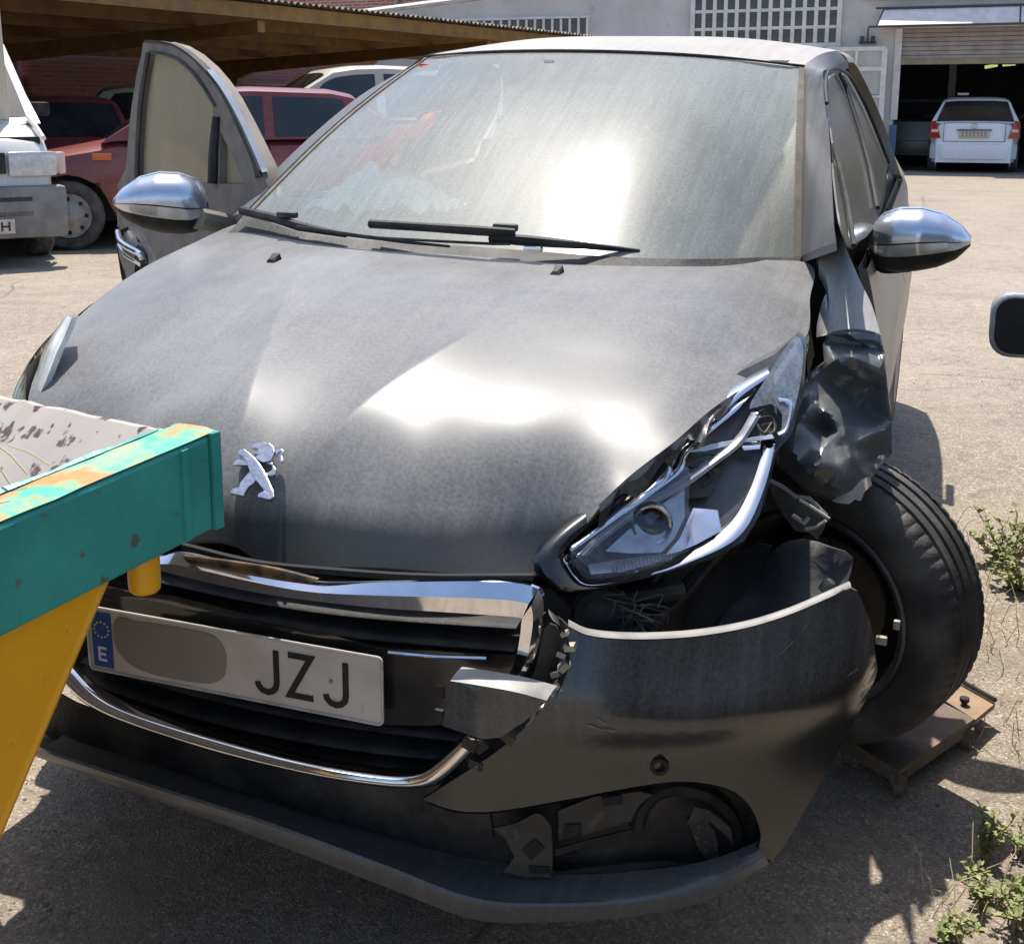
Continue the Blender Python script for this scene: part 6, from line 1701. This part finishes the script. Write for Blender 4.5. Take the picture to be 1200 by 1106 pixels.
bp_.tube([(0.6554,1.3162,1.3574),(0.6716,1.3440,1.3237),(0.7279,1.2460,1.2065),(0.7675,1.1257,1.1240),(0.8074,0.9064,1.0408)], .006, 6)
bp_.build('window_divider', M['rubber'], car)
bp_ = MB()
bp_.tube([(0.7225,0.5316,1.2178),(0.7486,0.4720,1.1633),(0.7761,0.3701,1.1061),(0.8054,0.2144,1.0449)], .006, 6)
bp_.build('window_divider', M['rubber'], car)
tr_ = MB().tube(smooth_path([(0.6850,0.7180,1.3000),(0.6663,0.8435,1.3390),(0.6532,1.0206,1.3662),(0.6503,1.2216,1.3723),(0.6546,1.4189,1.3634),(0.6652,1.5783,1.3412),(0.7025,1.6922,1.2635),(0.7459,1.7080,1.1731),(0.7883,1.6850,1.0848)], 4), .005, 6)
tr_.build('window_trim', M['black'], car)
a = [(0.7468,2.3500,1.0449),(0.7555,2.3500,0.9959),(0.7481,2.3000,0.9264),(0.7365,2.2500,0.8739),(0.7311,2.2000,0.7653)]
b = [(0.7532,2.4200,1.0354),(0.7761,2.5000,1.0003),(0.8016,2.5500,0.9585),(0.8193,2.5500,0.9034),(0.8393,2.5000,0.7292)]
band('rear_haunch', a, b, M['flank'], car, bulge=(.01, -.03, .01), n=30, back=.05)

# --- left flank: doors, sill, rear quarter (real body width, tapering to the tail)
def flank_x(y, z):
    b = .835 + .03 * math.sin(max(0, min(1, (z - .30) / .62)) * math.pi) - .018 * max(0, (z - .80) / .15) ** 2
    b += .012 * math.exp(-((z - .73) / .04) ** 2)
    t = max(0, y - 2.2)
    b -= .10 * t * t
    t2 = max(0, 1.0 - y)
    b -= .02 * t2 * t2
    return b
def flank(y0, y1, z0, z1, name, sgn=1, mat=None, arch=None):
    rows_ = []
    for y in np.linspace(y0, y1, 14):
        row = []
        zt1 = z1(y) if callable(z1) else z1
        zb1 = z0(y) if callable(z0) else z0
        for z in np.linspace(zb1, zt1, 14):
            row.append((sgn * flank_x(y, z), y, z))
        rows_.append(row)
    mb = MB().grid(rows_)
    mb.grid([[(sgn * (abs(p[0]) - .02), p[1], p[2]) for p in r_] for r_ in rows_])
    edge_ = [rows_[0], [(sgn * (abs(p[0]) - .02), p[1], p[2]) for p in rows_[0]]]
    mb.grid(edge_)
    mb.grid([rows_[-1], [(sgn * (abs(p[0]) - .02), p[1], p[2]) for p in rows_[-1]]])
    return mb.build(name, mat or M['flank'], car, True, 50)
belt = lambda y: .945 + .02 * (y - .6)
def arch(y):
    d = abs(y - 2.538)
    return .31 + math.sqrt(max(0, .34 ** 2 - d * d)) if d < .34 else .24
dl = flank(.56, 1.545, .24, belt, 'front_door')
dr_ = flank(1.555, 2.30, lambda y: max(.24, arch(y)), belt, 'rear_door')
flank(2.31, 3.08, arch, lambda y: .98 - .06 * max(0, y - 2.5), 'rear_quarter')
flank(1.655, 2.30, .24, belt, 'rear_door', -1)
flank(2.31, 3.08, arch, lambda y: .98 - .06 * max(0, y - 2.5), 'rear_quarter', -1)
for p, par in (((flank_x(1.40, .85) + .022, 1.40, .842), dl), ((flank_x(2.2, .85) + .022, 2.18, .855), dr_)):
    MB().box(p, (.024, .17, .032), bev=.010).box((p[0] - .016, p[1] - .06, p[2]), (.03, .03, .022)).build('door_handle', M['chrome_dusty'], par)
blk('sill', (.80, 1.35, .21), (.08, 1.75, .12), M['black'], bev=.02)
blk('sill', (-.80, 1.35, .21), (.08, 1.75, .12), M['black'], bev=.02)
def gx_(z): return -(.845 - .48 * (z - .95))
rw = [(gx_(.97), 1.68, .97), (gx_(.98), 2.32, .98), (gx_(1.15), 2.36, 1.15), (gx_(1.33), 2.2, 1.33), (gx_(1.38), 1.95, 1.38), (gx_(1.385), 1.68, 1.385)]
patch('rear_side_window', rw, 0, M['side_glass'], car, step=.1, thick=.004, sm=1, lam=1e-4, inward=(1, 0, 0))
band('b_pillar', [(gx_(.95) - .004, 1.56, .95), (gx_(1.2) - .004, 1.56, 1.2), (gx_(1.39) - .004, 1.57, 1.39)], [(gx_(.95) - .004, 1.67, .95), (gx_(1.2) - .004, 1.67, 1.2), (gx_(1.39) - .004, 1.67, 1.39)], M['black'], car, bulge=(-.004, 0, 0), n=12, back=.06, inward=(1, 0, 0))
# C pillars and tail
for sx in (-1, 1):
    a = [Vector((sx * .60, 1.75, 1.418)), Vector((sx * .595, 2.1, 1.412)), Vector((sx * .57, 2.5, 1.392)), Vector((sx * .545, 2.84, 1.355)), Vector((sx * .60, 3.0, 1.12)), Vector((sx * .68, 3.06, .95))]
    b = [Vector((sx * .635, 1.80, 1.385)), Vector((sx * .645, 2.1, 1.36)), Vector((sx * .72, 2.36, 1.18)), Vector((sx * .80, 2.36, .985)), Vector((sx * .80, 2.62, .97)), Vector((sx * .765, 2.9, .95))]
    band('c_pillar', a, b, M['flank'], car, bulge=(sx * .006, 0, .004), n=36, back=.03, inward=(-sx, 0, -.2))
tl = []
for z, y, w in ((1.36, 2.87, .54), (1.15, 3.0, .60), (.95, 3.08, .70), (.80, 3.11, .76), (.55, 3.14, .77), (.30, 3.10, .74)):
    tl.append([(w * u, y - .06 * u ** 4, z) for u in (-1, -.8, -.5, -.2, .2, .5, .8, 1)])
MB().grid(tl[2:]).build('tailgate', M['flank'], car)
MB().grid(tl[:3]).build('rear_window', M['rear_glass'], car)
blk('floor_pan', (0, 1.75, .24), (1.5, 2.6, .06), M['void'])
for y in (2.538,):
    for sx in (-1, 1):
        mt = Matrix.Translation((sx * .745, y, .305)) @ (Matrix.Rotation(math.pi, 4, 'Z') if sx < 0 else Matrix())
        w2 = MB().lathe([(-.09, .2), (-.097, .26), (-.085, .298), (0, .306), (.085, .298), (.097, .26), (.09, .2)], mt, 40).build('wheel', M['tyre'], car)
        MB().lathe([(.085, .204), (.095, .195), (.07, .12), (.085, .06), (.09, .0001)], mt, 28).build('hubcap', M['hub'], w2)
mt = Matrix.Translation((-.745, 0, .305)) @ Matrix.Rotation(math.pi, 4, 'Z')
w2 = MB().lathe([(-.09, .2), (-.097, .26), (-.085, .298), (0, .306), (.085, .298), (.097, .26), (.09, .2)], mt, 40).build('wheel', M['tyre'], car)
MB().lathe([(.085, .204), (.095, .195), (.07, .12), (.085, .06), (.09, .0001)], mt, 28).build('hubcap', M['hub'], w2)

# --- door mirrors: chrome cap, indicator strip, black foot
def mirror(parent, base, xdir, fdir, k=1.0, nm='side_mirror'):
    X_ = Vector(xdir).normalized(); F_ = Vector(fdir).normalized(); Z_ = Vector((0, 0, 1))
    def sec(u, s, push=0):
        x = -.105 + .225 * u
        zt_ = float(np.interp(u, [0, .04, .12, .28, .5, .72, .9, 1], [.000, .036, .056, .071, .074, .062, .036, .010]))
        zb_ = float(np.interp(u, [0, .05, .15, .3, .5, .7, .88, 1], [-.03, -.062, -.078, -.083, -.078, -.066, -.044, -.012]))
        D = float(np.interp(u, [0, .06, .2, .5, .8, .95, 1], [.02, .05, .075, .085, .07, .045, .02]))
        z = zb_ + (zt_ - zb_) * (s + 1) / 2
        d = (D + push) * math.sqrt(max(0, 1 - abs(s) ** 2.6))
        return Vector(base) + (X_ * x + Z_ * z + F_ * d) * k
    root = None
    for name, s0, s1, mat, push in (('mirror_cap', .0, 1, M['mirror_cap'], .006), ('indicator_strip', -.42, -.05, M['mirror_strip'], .001), ('mirror_foot', -1, -.38, M['black'], -.004)):
        gr = []
        for i in range(29):
            u = i / 28
            tilt = .16 * (u - .45)
            a_ = max(-1, min(1, s0 + (tilt if s0 > -1 else 0))); b_ = max(-1, min(1, s1 + (tilt if s1 < 1 else 0)))
            gr.append([sec(u, a_ + (b_ - a_) * j / 12, push) for j in range(13)])
        o = MB().grid(gr).build(name if root else nm, mat, root or parent)
        if root is None: root = o
    MB().grid([[sec(i / 28, -1 + 2 * j / 16, -.004) for j in range(17)] for i in range(29)]).build('mirror_shell', M['black'], root)
    gr = []
    for i in range(17):
        u = i / 16
        a_, b_ = sec(u, -.97), sec(u, .97)
        gr.append([a_, a_.lerp(b_, .5) - F_ * .012 * k, b_])
    MB().grid(gr).build('mirror_glass', M['carglass'], root)
    return root, sec
M['mirror_cap'] = dusty('mirror_cap_satin', (.56, .60, .70), (.45, .43, .40), .12, .14, rough=.24, metal=.9, coat=0)
M['mirror_strip'] = pm('mirror_strip', (.70, .68, .64), (.45, .43, .38), scale=16, rough=.2, metal=.5)
mc = Vector([(0.9091,0.7400,0.9938)][0])
mr, sec = mirror(car, mc, (1, .04, 0), (0, -1, .05), 1.0)
arm = MB().tube(smooth_path([mc + Vector((-.095, .02, -.05)), mc + Vector((-.07, .0, -.075)), mc + Vector((-.01, .01, -.07))], 4), [.014] * 9, 10)
arm.tube([mc + Vector((-.095, .03, -.055)), Vector([(0.7823,0.8000,0.9256)][0])], [.018, .022], 10)
arm.build('mirror_arm', M['black'], mr)

# --- right front door, swung wide open
door = MB()
dshell = [(-1.5347,1.1701,1.4318),(-1.5513,1.1770,1.3864),(-1.5866,1.1966,1.3309),(-1.6274,1.2144,1.2273),(-1.6558,1.2214,1.1124),(-1.6723,1.2217,1.0156),(-1.7446,1.2685,0.9545),(-1.7553,1.2648,0.8598),(-1.7110,1.2199,0.7680),(-1.6398,1.1519,0.6537),(-1.0523,0.7161,0.7089),(-0.6722,0.4489,0.8626),(-0.6762,0.4780,1.0703),(-0.7414,0.5344,1.1291),(-0.8434,0.6219,1.2141),(-0.9326,0.6977,1.2817),(-1.0067,0.7590,1.3257),(-1.0834,0.8213,1.3615),(-1.1834,0.9010,1.3966),(-1.2886,0.9834,1.4210),(-1.3994,1.0683,1.4326)]
M['door_rubber'] = pm('dusty_door_frame', (.19, .165, .14), (.13, .115, .10), scale=14, rough=.8)
hole1 = [(-1.4852,1.1287,1.3983),(-1.5129,1.1418,1.3372),(-1.5408,1.1542,1.2682),(-1.5618,1.1572,1.1661),(-1.5708,1.1524,1.0726),(-1.5739,1.1435,0.9835),(-1.2710,0.9190,1.0133),(-1.0251,0.7367,1.0373),(-1.0152,0.7400,1.1228),(-1.0068,0.7477,1.2349),(-1.0126,0.7550,1.2583),(-1.0806,0.8119,1.3033),(-1.1609,0.8774,1.3435),(-1.2654,0.9603,1.3769),(-1.3752,1.0452,1.3935)]
hole2 = [(-0.9591,0.7062,1.1907),(-0.9581,0.6872,1.0451),(-0.8021,0.5717,1.0611),(-0.8368,0.6014,1.0895),(-0.8904,0.6478,1.1379)]
patch('right_front_door', dshell, 1, M['door_rubber'], car, step=.06, thick=.05, sm=1, holes=[hole1, hole2], lam=1e-4, inward=(.6, .8, 0))
rdoor = [o for o in car.children if o.name.startswith('right_front_door')][0]
rdoor.name = 'open_door'
rdoor['label'] = 'open front door with a dusty window'
patch('door_window', [(-1.5369,1.1957,1.4024),(-1.5625,1.2066,1.3356),(-1.5910,1.2193,1.2653),(-1.6125,1.2224,1.1612),(-1.6243,1.2194,1.0657),(-1.6286,1.2106,0.9699),(-1.3101,0.9746,1.0019),(-1.0504,0.7821,1.0277),(-1.0406,0.7862,1.1184),(-1.0322,0.7940,1.2322),(-1.0380,0.8014,1.2560),(-1.1119,0.8633,1.3055),(-1.1934,0.9298,1.3465),(-1.3026,1.0164,1.3804),(-1.4165,1.1042,1.3966)], 1, M['door_glass'], rdoor, step=.1, thick=.004, sm=1, lam=1e-4, inward=(.6, .8, 0))
patch('quarter_window', [(-0.9980,0.7635,1.1943),(-0.9974,0.7432,1.0359),(-0.8289,0.6185,1.0534),(-0.8643,0.6490,1.0842),(-0.9189,0.6968,1.1373)], 1, M['door_glass'], rdoor, step=.1, thick=.004, sm=1, lam=1e-4, inward=(.6, .8, 0))
dp = MB()
dp.tube([(-0.9743,0.7150,1.2292),(-0.9768,0.7120,1.1898),(-0.9828,0.7085,1.1263),(-0.9833,0.6984,1.0429)], [.012, .015, .017, .018], 8)
dp.build('window_divider', M['rubber'], rdoor)
band('door_edge', [(-1.5169,1.1500,1.4384),(-1.3882,1.0526,1.4351),(-1.2780,0.9684,1.4253),(-1.1733,0.8864,1.4008),(-1.0738,0.8070,1.3657),(-0.9881,0.7373,1.3244),(-0.9058,0.6691,1.2755),(-0.8090,0.5865,1.1981),(-0.7373,0.5244,1.1338),(-0.7077,0.4970,1.0929)],
     [(-1.5105,1.1482,1.4317),(-1.3935,1.0596,1.4282),(-1.2831,0.9751,1.4181),(-1.1781,0.8928,1.3926),(-1.0880,0.8207,1.3594),(-1.0063,0.7542,1.3199),(-0.9275,0.6886,1.2705),(-0.8378,0.6112,1.1920),(-0.7690,0.5514,1.1286),(-0.7427,0.5262,1.0850)], M['rubber'], rdoor, bulge=(0, -.004, .004), n=40, back=.03)
band('door_skin_edge', [(-1.0385,0.7743,1.3566),(-0.9452,0.6979,1.3085),(-0.8557,0.6229,1.2479),(-0.7697,0.5490,1.1755),(-0.6953,0.4842,1.1056)], [(-1.0496,0.7941,1.3482),(-0.9740,0.7320,1.3072),(-0.8916,0.6622,1.2453),(-0.8166,0.5973,1.1784),(-0.7417,0.5319,1.1069)], pm('bluish_paint_edge', (.14, .16, .19), (.2, .21, .23), scale=10, rough=.3, coat=.4), rdoor, bulge=(0, -.003, .003), n=30, back=.03)
band('window_seal', [(-1.4775,1.1181,1.4006),(-1.4991,1.1271,1.3421),(-1.5266,1.1387,1.2690),(-1.5450,1.1398,1.1674),(-1.5565,1.1368,1.0742),(-1.5583,1.1270,0.9857)], [(-1.5074,1.1406,1.4004),(-1.5292,1.1491,1.3369),(-1.5587,1.1626,1.2677),(-1.5774,1.1640,1.1653),(-1.5867,1.1592,1.0715),(-1.5885,1.1494,0.9823)], M['rubber'], rdoor, bulge=(0, -.004, 0), n=20, back=.01)
band('window_seal', [(-1.4775,1.1181,1.4006),(-1.3678,1.0347,1.3949),(-1.2584,0.9503,1.3791),(-1.1541,0.8674,1.3446),(-1.0741,0.8020,1.3036),(-0.9987,0.7392,1.2553)], [(-1.4742,1.1164,1.4068),(-1.3625,1.0315,1.4014),(-1.2481,0.9435,1.3864),(-1.1425,0.8595,1.3510),(-1.0610,0.7928,1.3089),(-0.9862,0.7303,1.2598)], M['rubber'], rdoor, bulge=(0, -.003, 0), n=24, back=.01)
# lower outer door skin and the pull handle seen past its edge
dsk = [(-1.7650,1.2788,0.8136),(-1.7255,1.2798,0.9590),(-0.7675,0.5693,1.0502),(-0.6258,0.4543,0.9853),(-0.5984,0.3894,0.7317),(-1.4668,1.0045,0.6178),(-1.6309,1.1232,0.6777),(-1.7191,1.2101,0.7415)]
patch('door_skin', dsk, 1, M['flank'], rdoor, step=.06, thick=.02, sm=2, lam=1e-4, inward=(.6, .8, 0))
patch('door_lower_trim', [(-1.7637,1.2658,0.7973),(-1.6465,1.1779,0.8213),(-1.4975,1.0539,0.7779),(-1.4557,1.0076,0.7087),(-1.5970,1.0887,0.6068),(-1.6706,1.1522,0.6702)], 1, M['gloss_black'], rdoor, step=.06, thick=.02, sm=2, lam=1e-4, inward=(.6, .8, 0))
hd = MB().tube(smooth_path([(-1.6992,1.1898,0.7991),(-1.6526,1.1394,0.7764),(-1.5712,1.0711,0.7709),(-1.4836,1.0106,0.7655),(-1.4738,1.0136,0.7488)], 5), .011, 8)
hd.tube(smooth_path([(-1.6896,1.1770,0.7541),(-1.6118,1.1041,0.7404),(-1.5195,1.0338,0.7342),(-1.4802,1.0156,0.7255)], 5), .007, 8)
hd.build('pull_handle', M['chrome_dusty'], rdoor)
mc2 = Vector([(-0.9886,0.4690,1.0187)][0])
mr2, _ = mirror(rdoor, mc2, (-.86, -.50, 0), (.45, -.89, .04), 1.08)
MB().tube([mc2 + Vector((.10, .0, -.04)), mc2 + Vector((.14, .14, -.08))], .03, 10).build('mirror_arm', M['flank'], mr2)

# --- wipers lying on the glass
def wiper(arm_px, blade_px, pivot_px):
    pass
def glasspt(s): return s
wb1 = [(-0.2443,0.2000,1.0224),(-0.1009,0.1800,1.0255),(0.0244,0.1700,1.0265),(0.1092,0.1800,1.0245),(0.1738,0.1900,1.0104)]
w1 = MB().tube([Vector(p) + Vector((0, -.01, .012)) for p in wb1[:4]], [.010, .010, .011, .010], 8)
blade = w1.build('wiper', M['black'], car)
MB().tube([Vector(p) + Vector((0, -.012, .0)) for p in [(-0.2190,0.2000,1.0044),(-0.0600,0.1800,1.0089),(0.0640,0.1700,1.0121),(0.1031,0.1700,1.0145)]], .0035, 6).build('wiper_blade', M['rubber'], blade)
MB().tube([Vector(p) + Vector((0, -.02, .012)) for p in [(0.0526,0.1900,1.0105),(0.1351,0.1900,1.0099),(0.2442,0.2100,1.0044),(0.3645,0.2700,0.9900)]], [.011, .012, .009, .004], 8).build('wiper_arm', M['black'], blade)
MB().box(Vector([(0.0824,0.2000,1.0333)][0]) + Vector((0, -.015, .012)), (.055, .02, .016), bev=.005).build('wiper_clip', M['dirty_black'], blade)
MB().box(Vector([(0.1555,0.1700,1.0029)][0]) + Vector((0, -.012, .004)), (.04, .02, .012), bev=.004).build('wiper_joint', M['chrome_dusty'], blade)
w2b = MB().tube([Vector(p) + Vector((0, -.012, .012)) for p in [(-0.6627,0.3400,1.0147),(-0.5302,0.2700,1.0116),(-0.4456,0.2300,1.0032),(-0.3054,0.2000,0.9935)]], [.011, .012, .012, .006], 8)
blade2 = w2b.build('wiper', M['black'], car)
MB().tube([Vector(p) + Vector((0, -.015, .008)) for p in [(-0.4400,0.2200,1.0048),(-0.2767,0.1950,0.9998),(-0.1425,0.1800,0.9944),(-0.0356,0.1700,0.9929)]], [.007, .005, .004, .003], 6).build('wiper_arm', M['black'], blade2)
MB().box(Vector([(-0.4836,0.2500,1.0208)][0]) + Vector((0, -.012, .016)), (.05, .02, .014), bev=.004).build('wiper_clip', M['dirty_black'], blade2)

# --- inside, seen through the dusty screen
dash = []
for i in range(25):
    u = i / 24
    p = ws_at(u, .02)
    dash.append([p + Vector((0, .05, -.03)), p + Vector((0, .25, .0)), p + Vector((0, .45, .01)), Vector((p.x * .98, 1.0, .95)), Vector((p.x * .98, 1.05, .80)), Vector((p.x * .98, .98, .5))])
MB().grid(dash).build('dashboard', M['interior'], car)
swm = Matrix.Translation((.36, 1.12, .93)) @ Matrix.Rotation(R(-62), 4, 'X')
MB().tube([swm @ Vector((.175 * math.cos(a * math.pi / 18), .165 * math.sin(a * math.pi / 18), 0)) for a in range(37)], .015, 8, False).box(swm @ Vector((0, 0, -.01)), (.16, .12, .05), rot=swm.to_3x3(), bev=.02).build('steering_wheel', M['black'], car)
for sx in (-.36, .36):
    s_ = MB()
    s_.box((sx, 1.75, .82), (.48, .15, .62), rot=Matrix.Rotation(R(-14), 3, 'X'), bev=.07)
    s_.box((sx, 1.5, .50), (.48, .5, .16), bev=.06)
    seat = s_.build('seat', M['seat_cloth'], car)
    MB().box((sx, 1.84, 1.21), (.26, .11, .18), bev=.05).build('headrest', M['seat_cloth'], seat)
MB().box((0, 2.5, .78), (1.2, .14, .5), rot=Matrix.Rotation(R(-14), 3, 'X'), bev=.05).build('rear_seat', M['seat_cloth'], car)
MB().box((0, 1.75, 1.385), (1.05, 1.1, .02), bev=.008).build('headliner', pm('headliner', (.4, .4, .38), (.32, .32, .3), scale=5, rough=.9), car)
# deployed airbag, limp over the passenger side of the dash
ag = []
for i in range(27):
    u = i / 26
    row = []
    for j in range(15):
        v = j / 14
        x = -.60 + .36 * u
        y = .52 + .24 * v + .03 * math.sin(u * 9)
        z = 1.01 + .11 * math.sin(math.pi * min(1, u * 1.05)) * math.sin(math.pi * v) ** .6 + .018 * math.sin(u * 23 + v * 9) * math.sin(v * 15 + u * 5) + .02 * u * (1 - v)
        row.append((x, y, z))
    ag.append(row)
MB().grid(ag).build('airbag', M['airbag'], car)
MB().box(ws_at(.47, .93) + Vector((.05, .05, -.03)), (.22, .05, .06), bev=.02).build('inner_mirror', M['black'], car)
MB().box(ws_at(.40, .92, -.004), (.03, .004, .02)).build('tax_sticker', pm('sticker_white', (.7, .72, .68), None), car)
MB().box(ws_at(.05, .93, -.01), (.06, .01, .02), bev=.003).build('red_tag', M['red_cloth'], car)
# red cloth lying on the passenger side
clo = thing('red_cloth', 'crumpled red cloth lying inside the car behind the dusty screen', 'cloth', (0, 0, 0))
clo.matrix_world = CM
rc = []
A_ = [Vector(p) for p in [(-0.5570,0.7200,1.1183),(-0.4988,0.7500,1.1686),(-0.4404,0.7900,1.2090),(-0.3945,0.8300,1.2310),(-0.3556,0.8700,1.2577)]]
B_ = [Vector(p) for p in [(-0.4178,0.5600,1.1083),(-0.3810,0.5800,1.1362),(-0.3508,0.6200,1.1733),(-0.3198,0.6700,1.1972),(-0.3066,0.7300,1.2271)]]
a = resample(smooth_path(A_, 5), 24); b = resample(smooth_path(B_, 5), 24)
rc = [[p.lerp(q, k / 6) + Vector((.006 * math.sin(i * .9 + k), -.02 * math.sin(math.pi * k / 6) + .006 * math.sin(i * 1.3), .006 * math.sin(i * .7 + k * 2))) for k in range(7)] for i, (p, q) in enumerate(zip(a, b))]
MB().grid(rc).build('cloth', M['red_cloth'], clo)

# ------------------------------------------------------------------ weeds, straw and grit
M['leaf'] = pm('weed_leaf', (.19, .24, .075), (.36, .35, .16), scale=30, rough=.7)
M['leaf_dry'] = pm('dry_leaf', (.52, .43, .24), (.42, .36, .2), scale=30, rough=.8)
M['stem'] = pm('weed_stem', (.20, .18, .09), (.28, .2, .1), scale=20, rough=.8)
def weed(loc, h, ns, label, seed, spread=.10, leafy=1.0, leaf=.013):
    r_ = random.Random(seed)
    t = thing('weed', label, 'weed', loc, 0, 'weeds growing from the yard surface')
    stm, lv = MB(), MB()
    for _ in range(ns):
        a = r_.uniform(0, 6.28)
        hh_ = h * r_.uniform(.5, 1)
        sp_ = spread * r_.uniform(.3, 1)
        P_ = [Vector((.2 * sp_ * math.cos(a), .2 * sp_ * math.sin(a), -.005))]
        for k in range(1, 6):
            f = k / 5
            P_.append(Vector((sp_ * f * math.cos(a + f * r_.uniform(-.3, .3)), sp_ * f * math.sin(a + f * r_.uniform(-.3, .3)), hh_ * (f ** .8))))
        Q = smooth_path(P_, 4)
        stm.tube(Q, [.0022 * (1 - .6 * i / len(Q)) for i in range(len(Q))], 5)
        for i in range(3, len(Q)):
            for _k in range(int(1.7 * leafy)):
                d = Vector((r_.uniform(-1, 1), r_.uniform(-1, 1), r_.uniform(-.1, .9))).normalized()
                l = leaf * r_.uniform(.5, 1.25)
                s_ = d.cross(Vector((0, 0, 1)))
                if s_.length < .1: continue
                s_.normalize()
                p = Q[i]
                m1 = p + d * l * .5 + Vector((0, 0, l * .12))
                lv.add([p, m1 + s_ * l * .28, p + d * l, m1 - s_ * l * .28], [(0, 1, 2, 3)])
    stm.build('stem', M['stem'], t)
    lv.build('leaves', M['leaf'], t, False)
    return t
wl_ = [("1190,1085,-.1", .17, 9, 'large leafy weed at the bottom corner of the yard', .13, 1.0), ("1135,1010,-.1", .14, 5, 'upright weed between the car shadow and the leafy corner weed', .06, 1.2),
       ("1180,1000,-.1", .12, 6, 'weed with a bent bare stem at the sunlit shadow edge', .10, .9), ("1105,1095,-.1", .08, 5, 'low dark green weed by the shadow edge', .07, 1.3), ("1160,1065,-.1", .12, 7, 'bushy weed next to the corner weed', .10, 1.2), ("1215,1040,-.1", .15, 7, 'weed cut off by the edge of the picture', .1, 1.2)]
for i, (s, h, n_, lab, sp, lf) in enumerate(wl_): pass
for (p, h, n_, lab, sp, lf, sd) in (([(1.1971,-0.2437,-0.1000)][0], .10, 12, 'large leafy weed at the sunlit bottom corner of the yard', .11, 1.0, 1), ([(1.1437,-0.0640,-0.1000)][0], .11, 6, 'upright weed standing at the edge of the car shadow', .05, 1.2, 2),
                                ([(1.2130,-0.0085,-0.1000)][0], .08, 6, 'weed with small pale leaves beside the upright weed', .08, .9, 3), ([(1.0858,-0.3220,-0.1000)][0], .05, 6, 'low dark green weed along the shadow edge', .06, 1.3, 4),
                                ([(1.1562,-0.2012,-0.1000)][0], .08, 8, 'bushy weed next to the large leafy weed', .08, 1.2, 5),
                                ([(1.2274,1.3883,-0.0400)][0], .20, 13, 'tall weed growing against the parked car sill', .12, 1.3, 6), ([(1.2597,1.2255,-0.0600)][0], .13, 9, 'shorter weed under the parked car nose', .1, 1.3, 7)):
    weed(p, h, n_, lab, sd, sp, lf, .016 if sd < 6 else .024)
# dry grass, a loose fringe
gm = MB()
rg = random.Random(11)
for c0, n_, rad_ in (([(1.1808,1.4319,-0.0300)][0], 60, .22), ([(1.0911,0.8552,-0.0700)][0], 14, .15), ([(1.2271,0.9300,-0.0800)][0], 24, .14), ([(1.1867,0.4749,-0.1000)][0], 14, .12), ([(1.1420,-0.2015,-0.1000)][0], 26, .12)):
    for _ in range(n_):
        x, y = c0[0] + rg.gauss(0, rad_ * .5), c0[1] + rg.gauss(0, rad_ * .6)
        z = gh(x, y)
        a = rg.uniform(0, 6.28); l = rg.uniform(.03, .13)
        P_ = [Vector((x, y, z - .003)), Vector((x + .25 * l * math.cos(a), y + .25 * l * math.sin(a), z + .55 * l)), Vector((x + .75 * l * math.cos(a), y + .75 * l * math.sin(a), z + .8 * l))]
        gm.tube(P_, [.0011, .0009, .0004], 4)
go = gm.build('dry_grass', M['leaf_dry'], None)
go['kind'] = 'stuff'; go['label'] = 'thin dry grass on the yard surface'; go['category'] = 'grass'
pb_ = MB()
ico = [Vector(v) for v in ((1, 0, 0), (-1, 0, 0), (0, 1, 0), (0, -1, 0), (0, 0, .7), (0, 0, -.7))]
icf = [(0, 2, 4), (2, 1, 4), (1, 3, 4), (3, 0, 4), (2, 0, 5), (1, 2, 5), (3, 1, 5), (0, 3, 5)]
for _ in range(5200):
    if rg.random() < .6:
        x, y = rg.uniform(-1.0, 1.6), rg.uniform(-1.35, .9)
    else:
        x, y = rg.uniform(-1.2, 3.2), rg.uniform(-1.0, 4.5)
    s = .0016 + .0048 * rg.random() ** 3.5
    z = gh(x, y)
    m3 = Matrix.Rotation(rg.uniform(0, 6.28), 3, 'Z') @ Matrix.Rotation(rg.uniform(-.4, .4), 3, 'X')
    sc_ = Vector((s * rg.uniform(.7, 1.4), s * rg.uniform(.7, 1.2), s * rg.uniform(.6, 1)))
    pb_.add([m3 @ Vector((v.x * sc_.x, v.y * sc_.y, v.z * sc_.z)) + Vector((x, y, z + s * .25)) for v in ico], icf)
po = pb_.build('gravel', pm('grit', (.26, .21, .165), (.13, .105, .085), scale=60, rough=.9), None, False)
po['kind'] = 'stuff'; po['label'] = 'loose grit and small stones on the yard'; po['category'] = 'gravel'
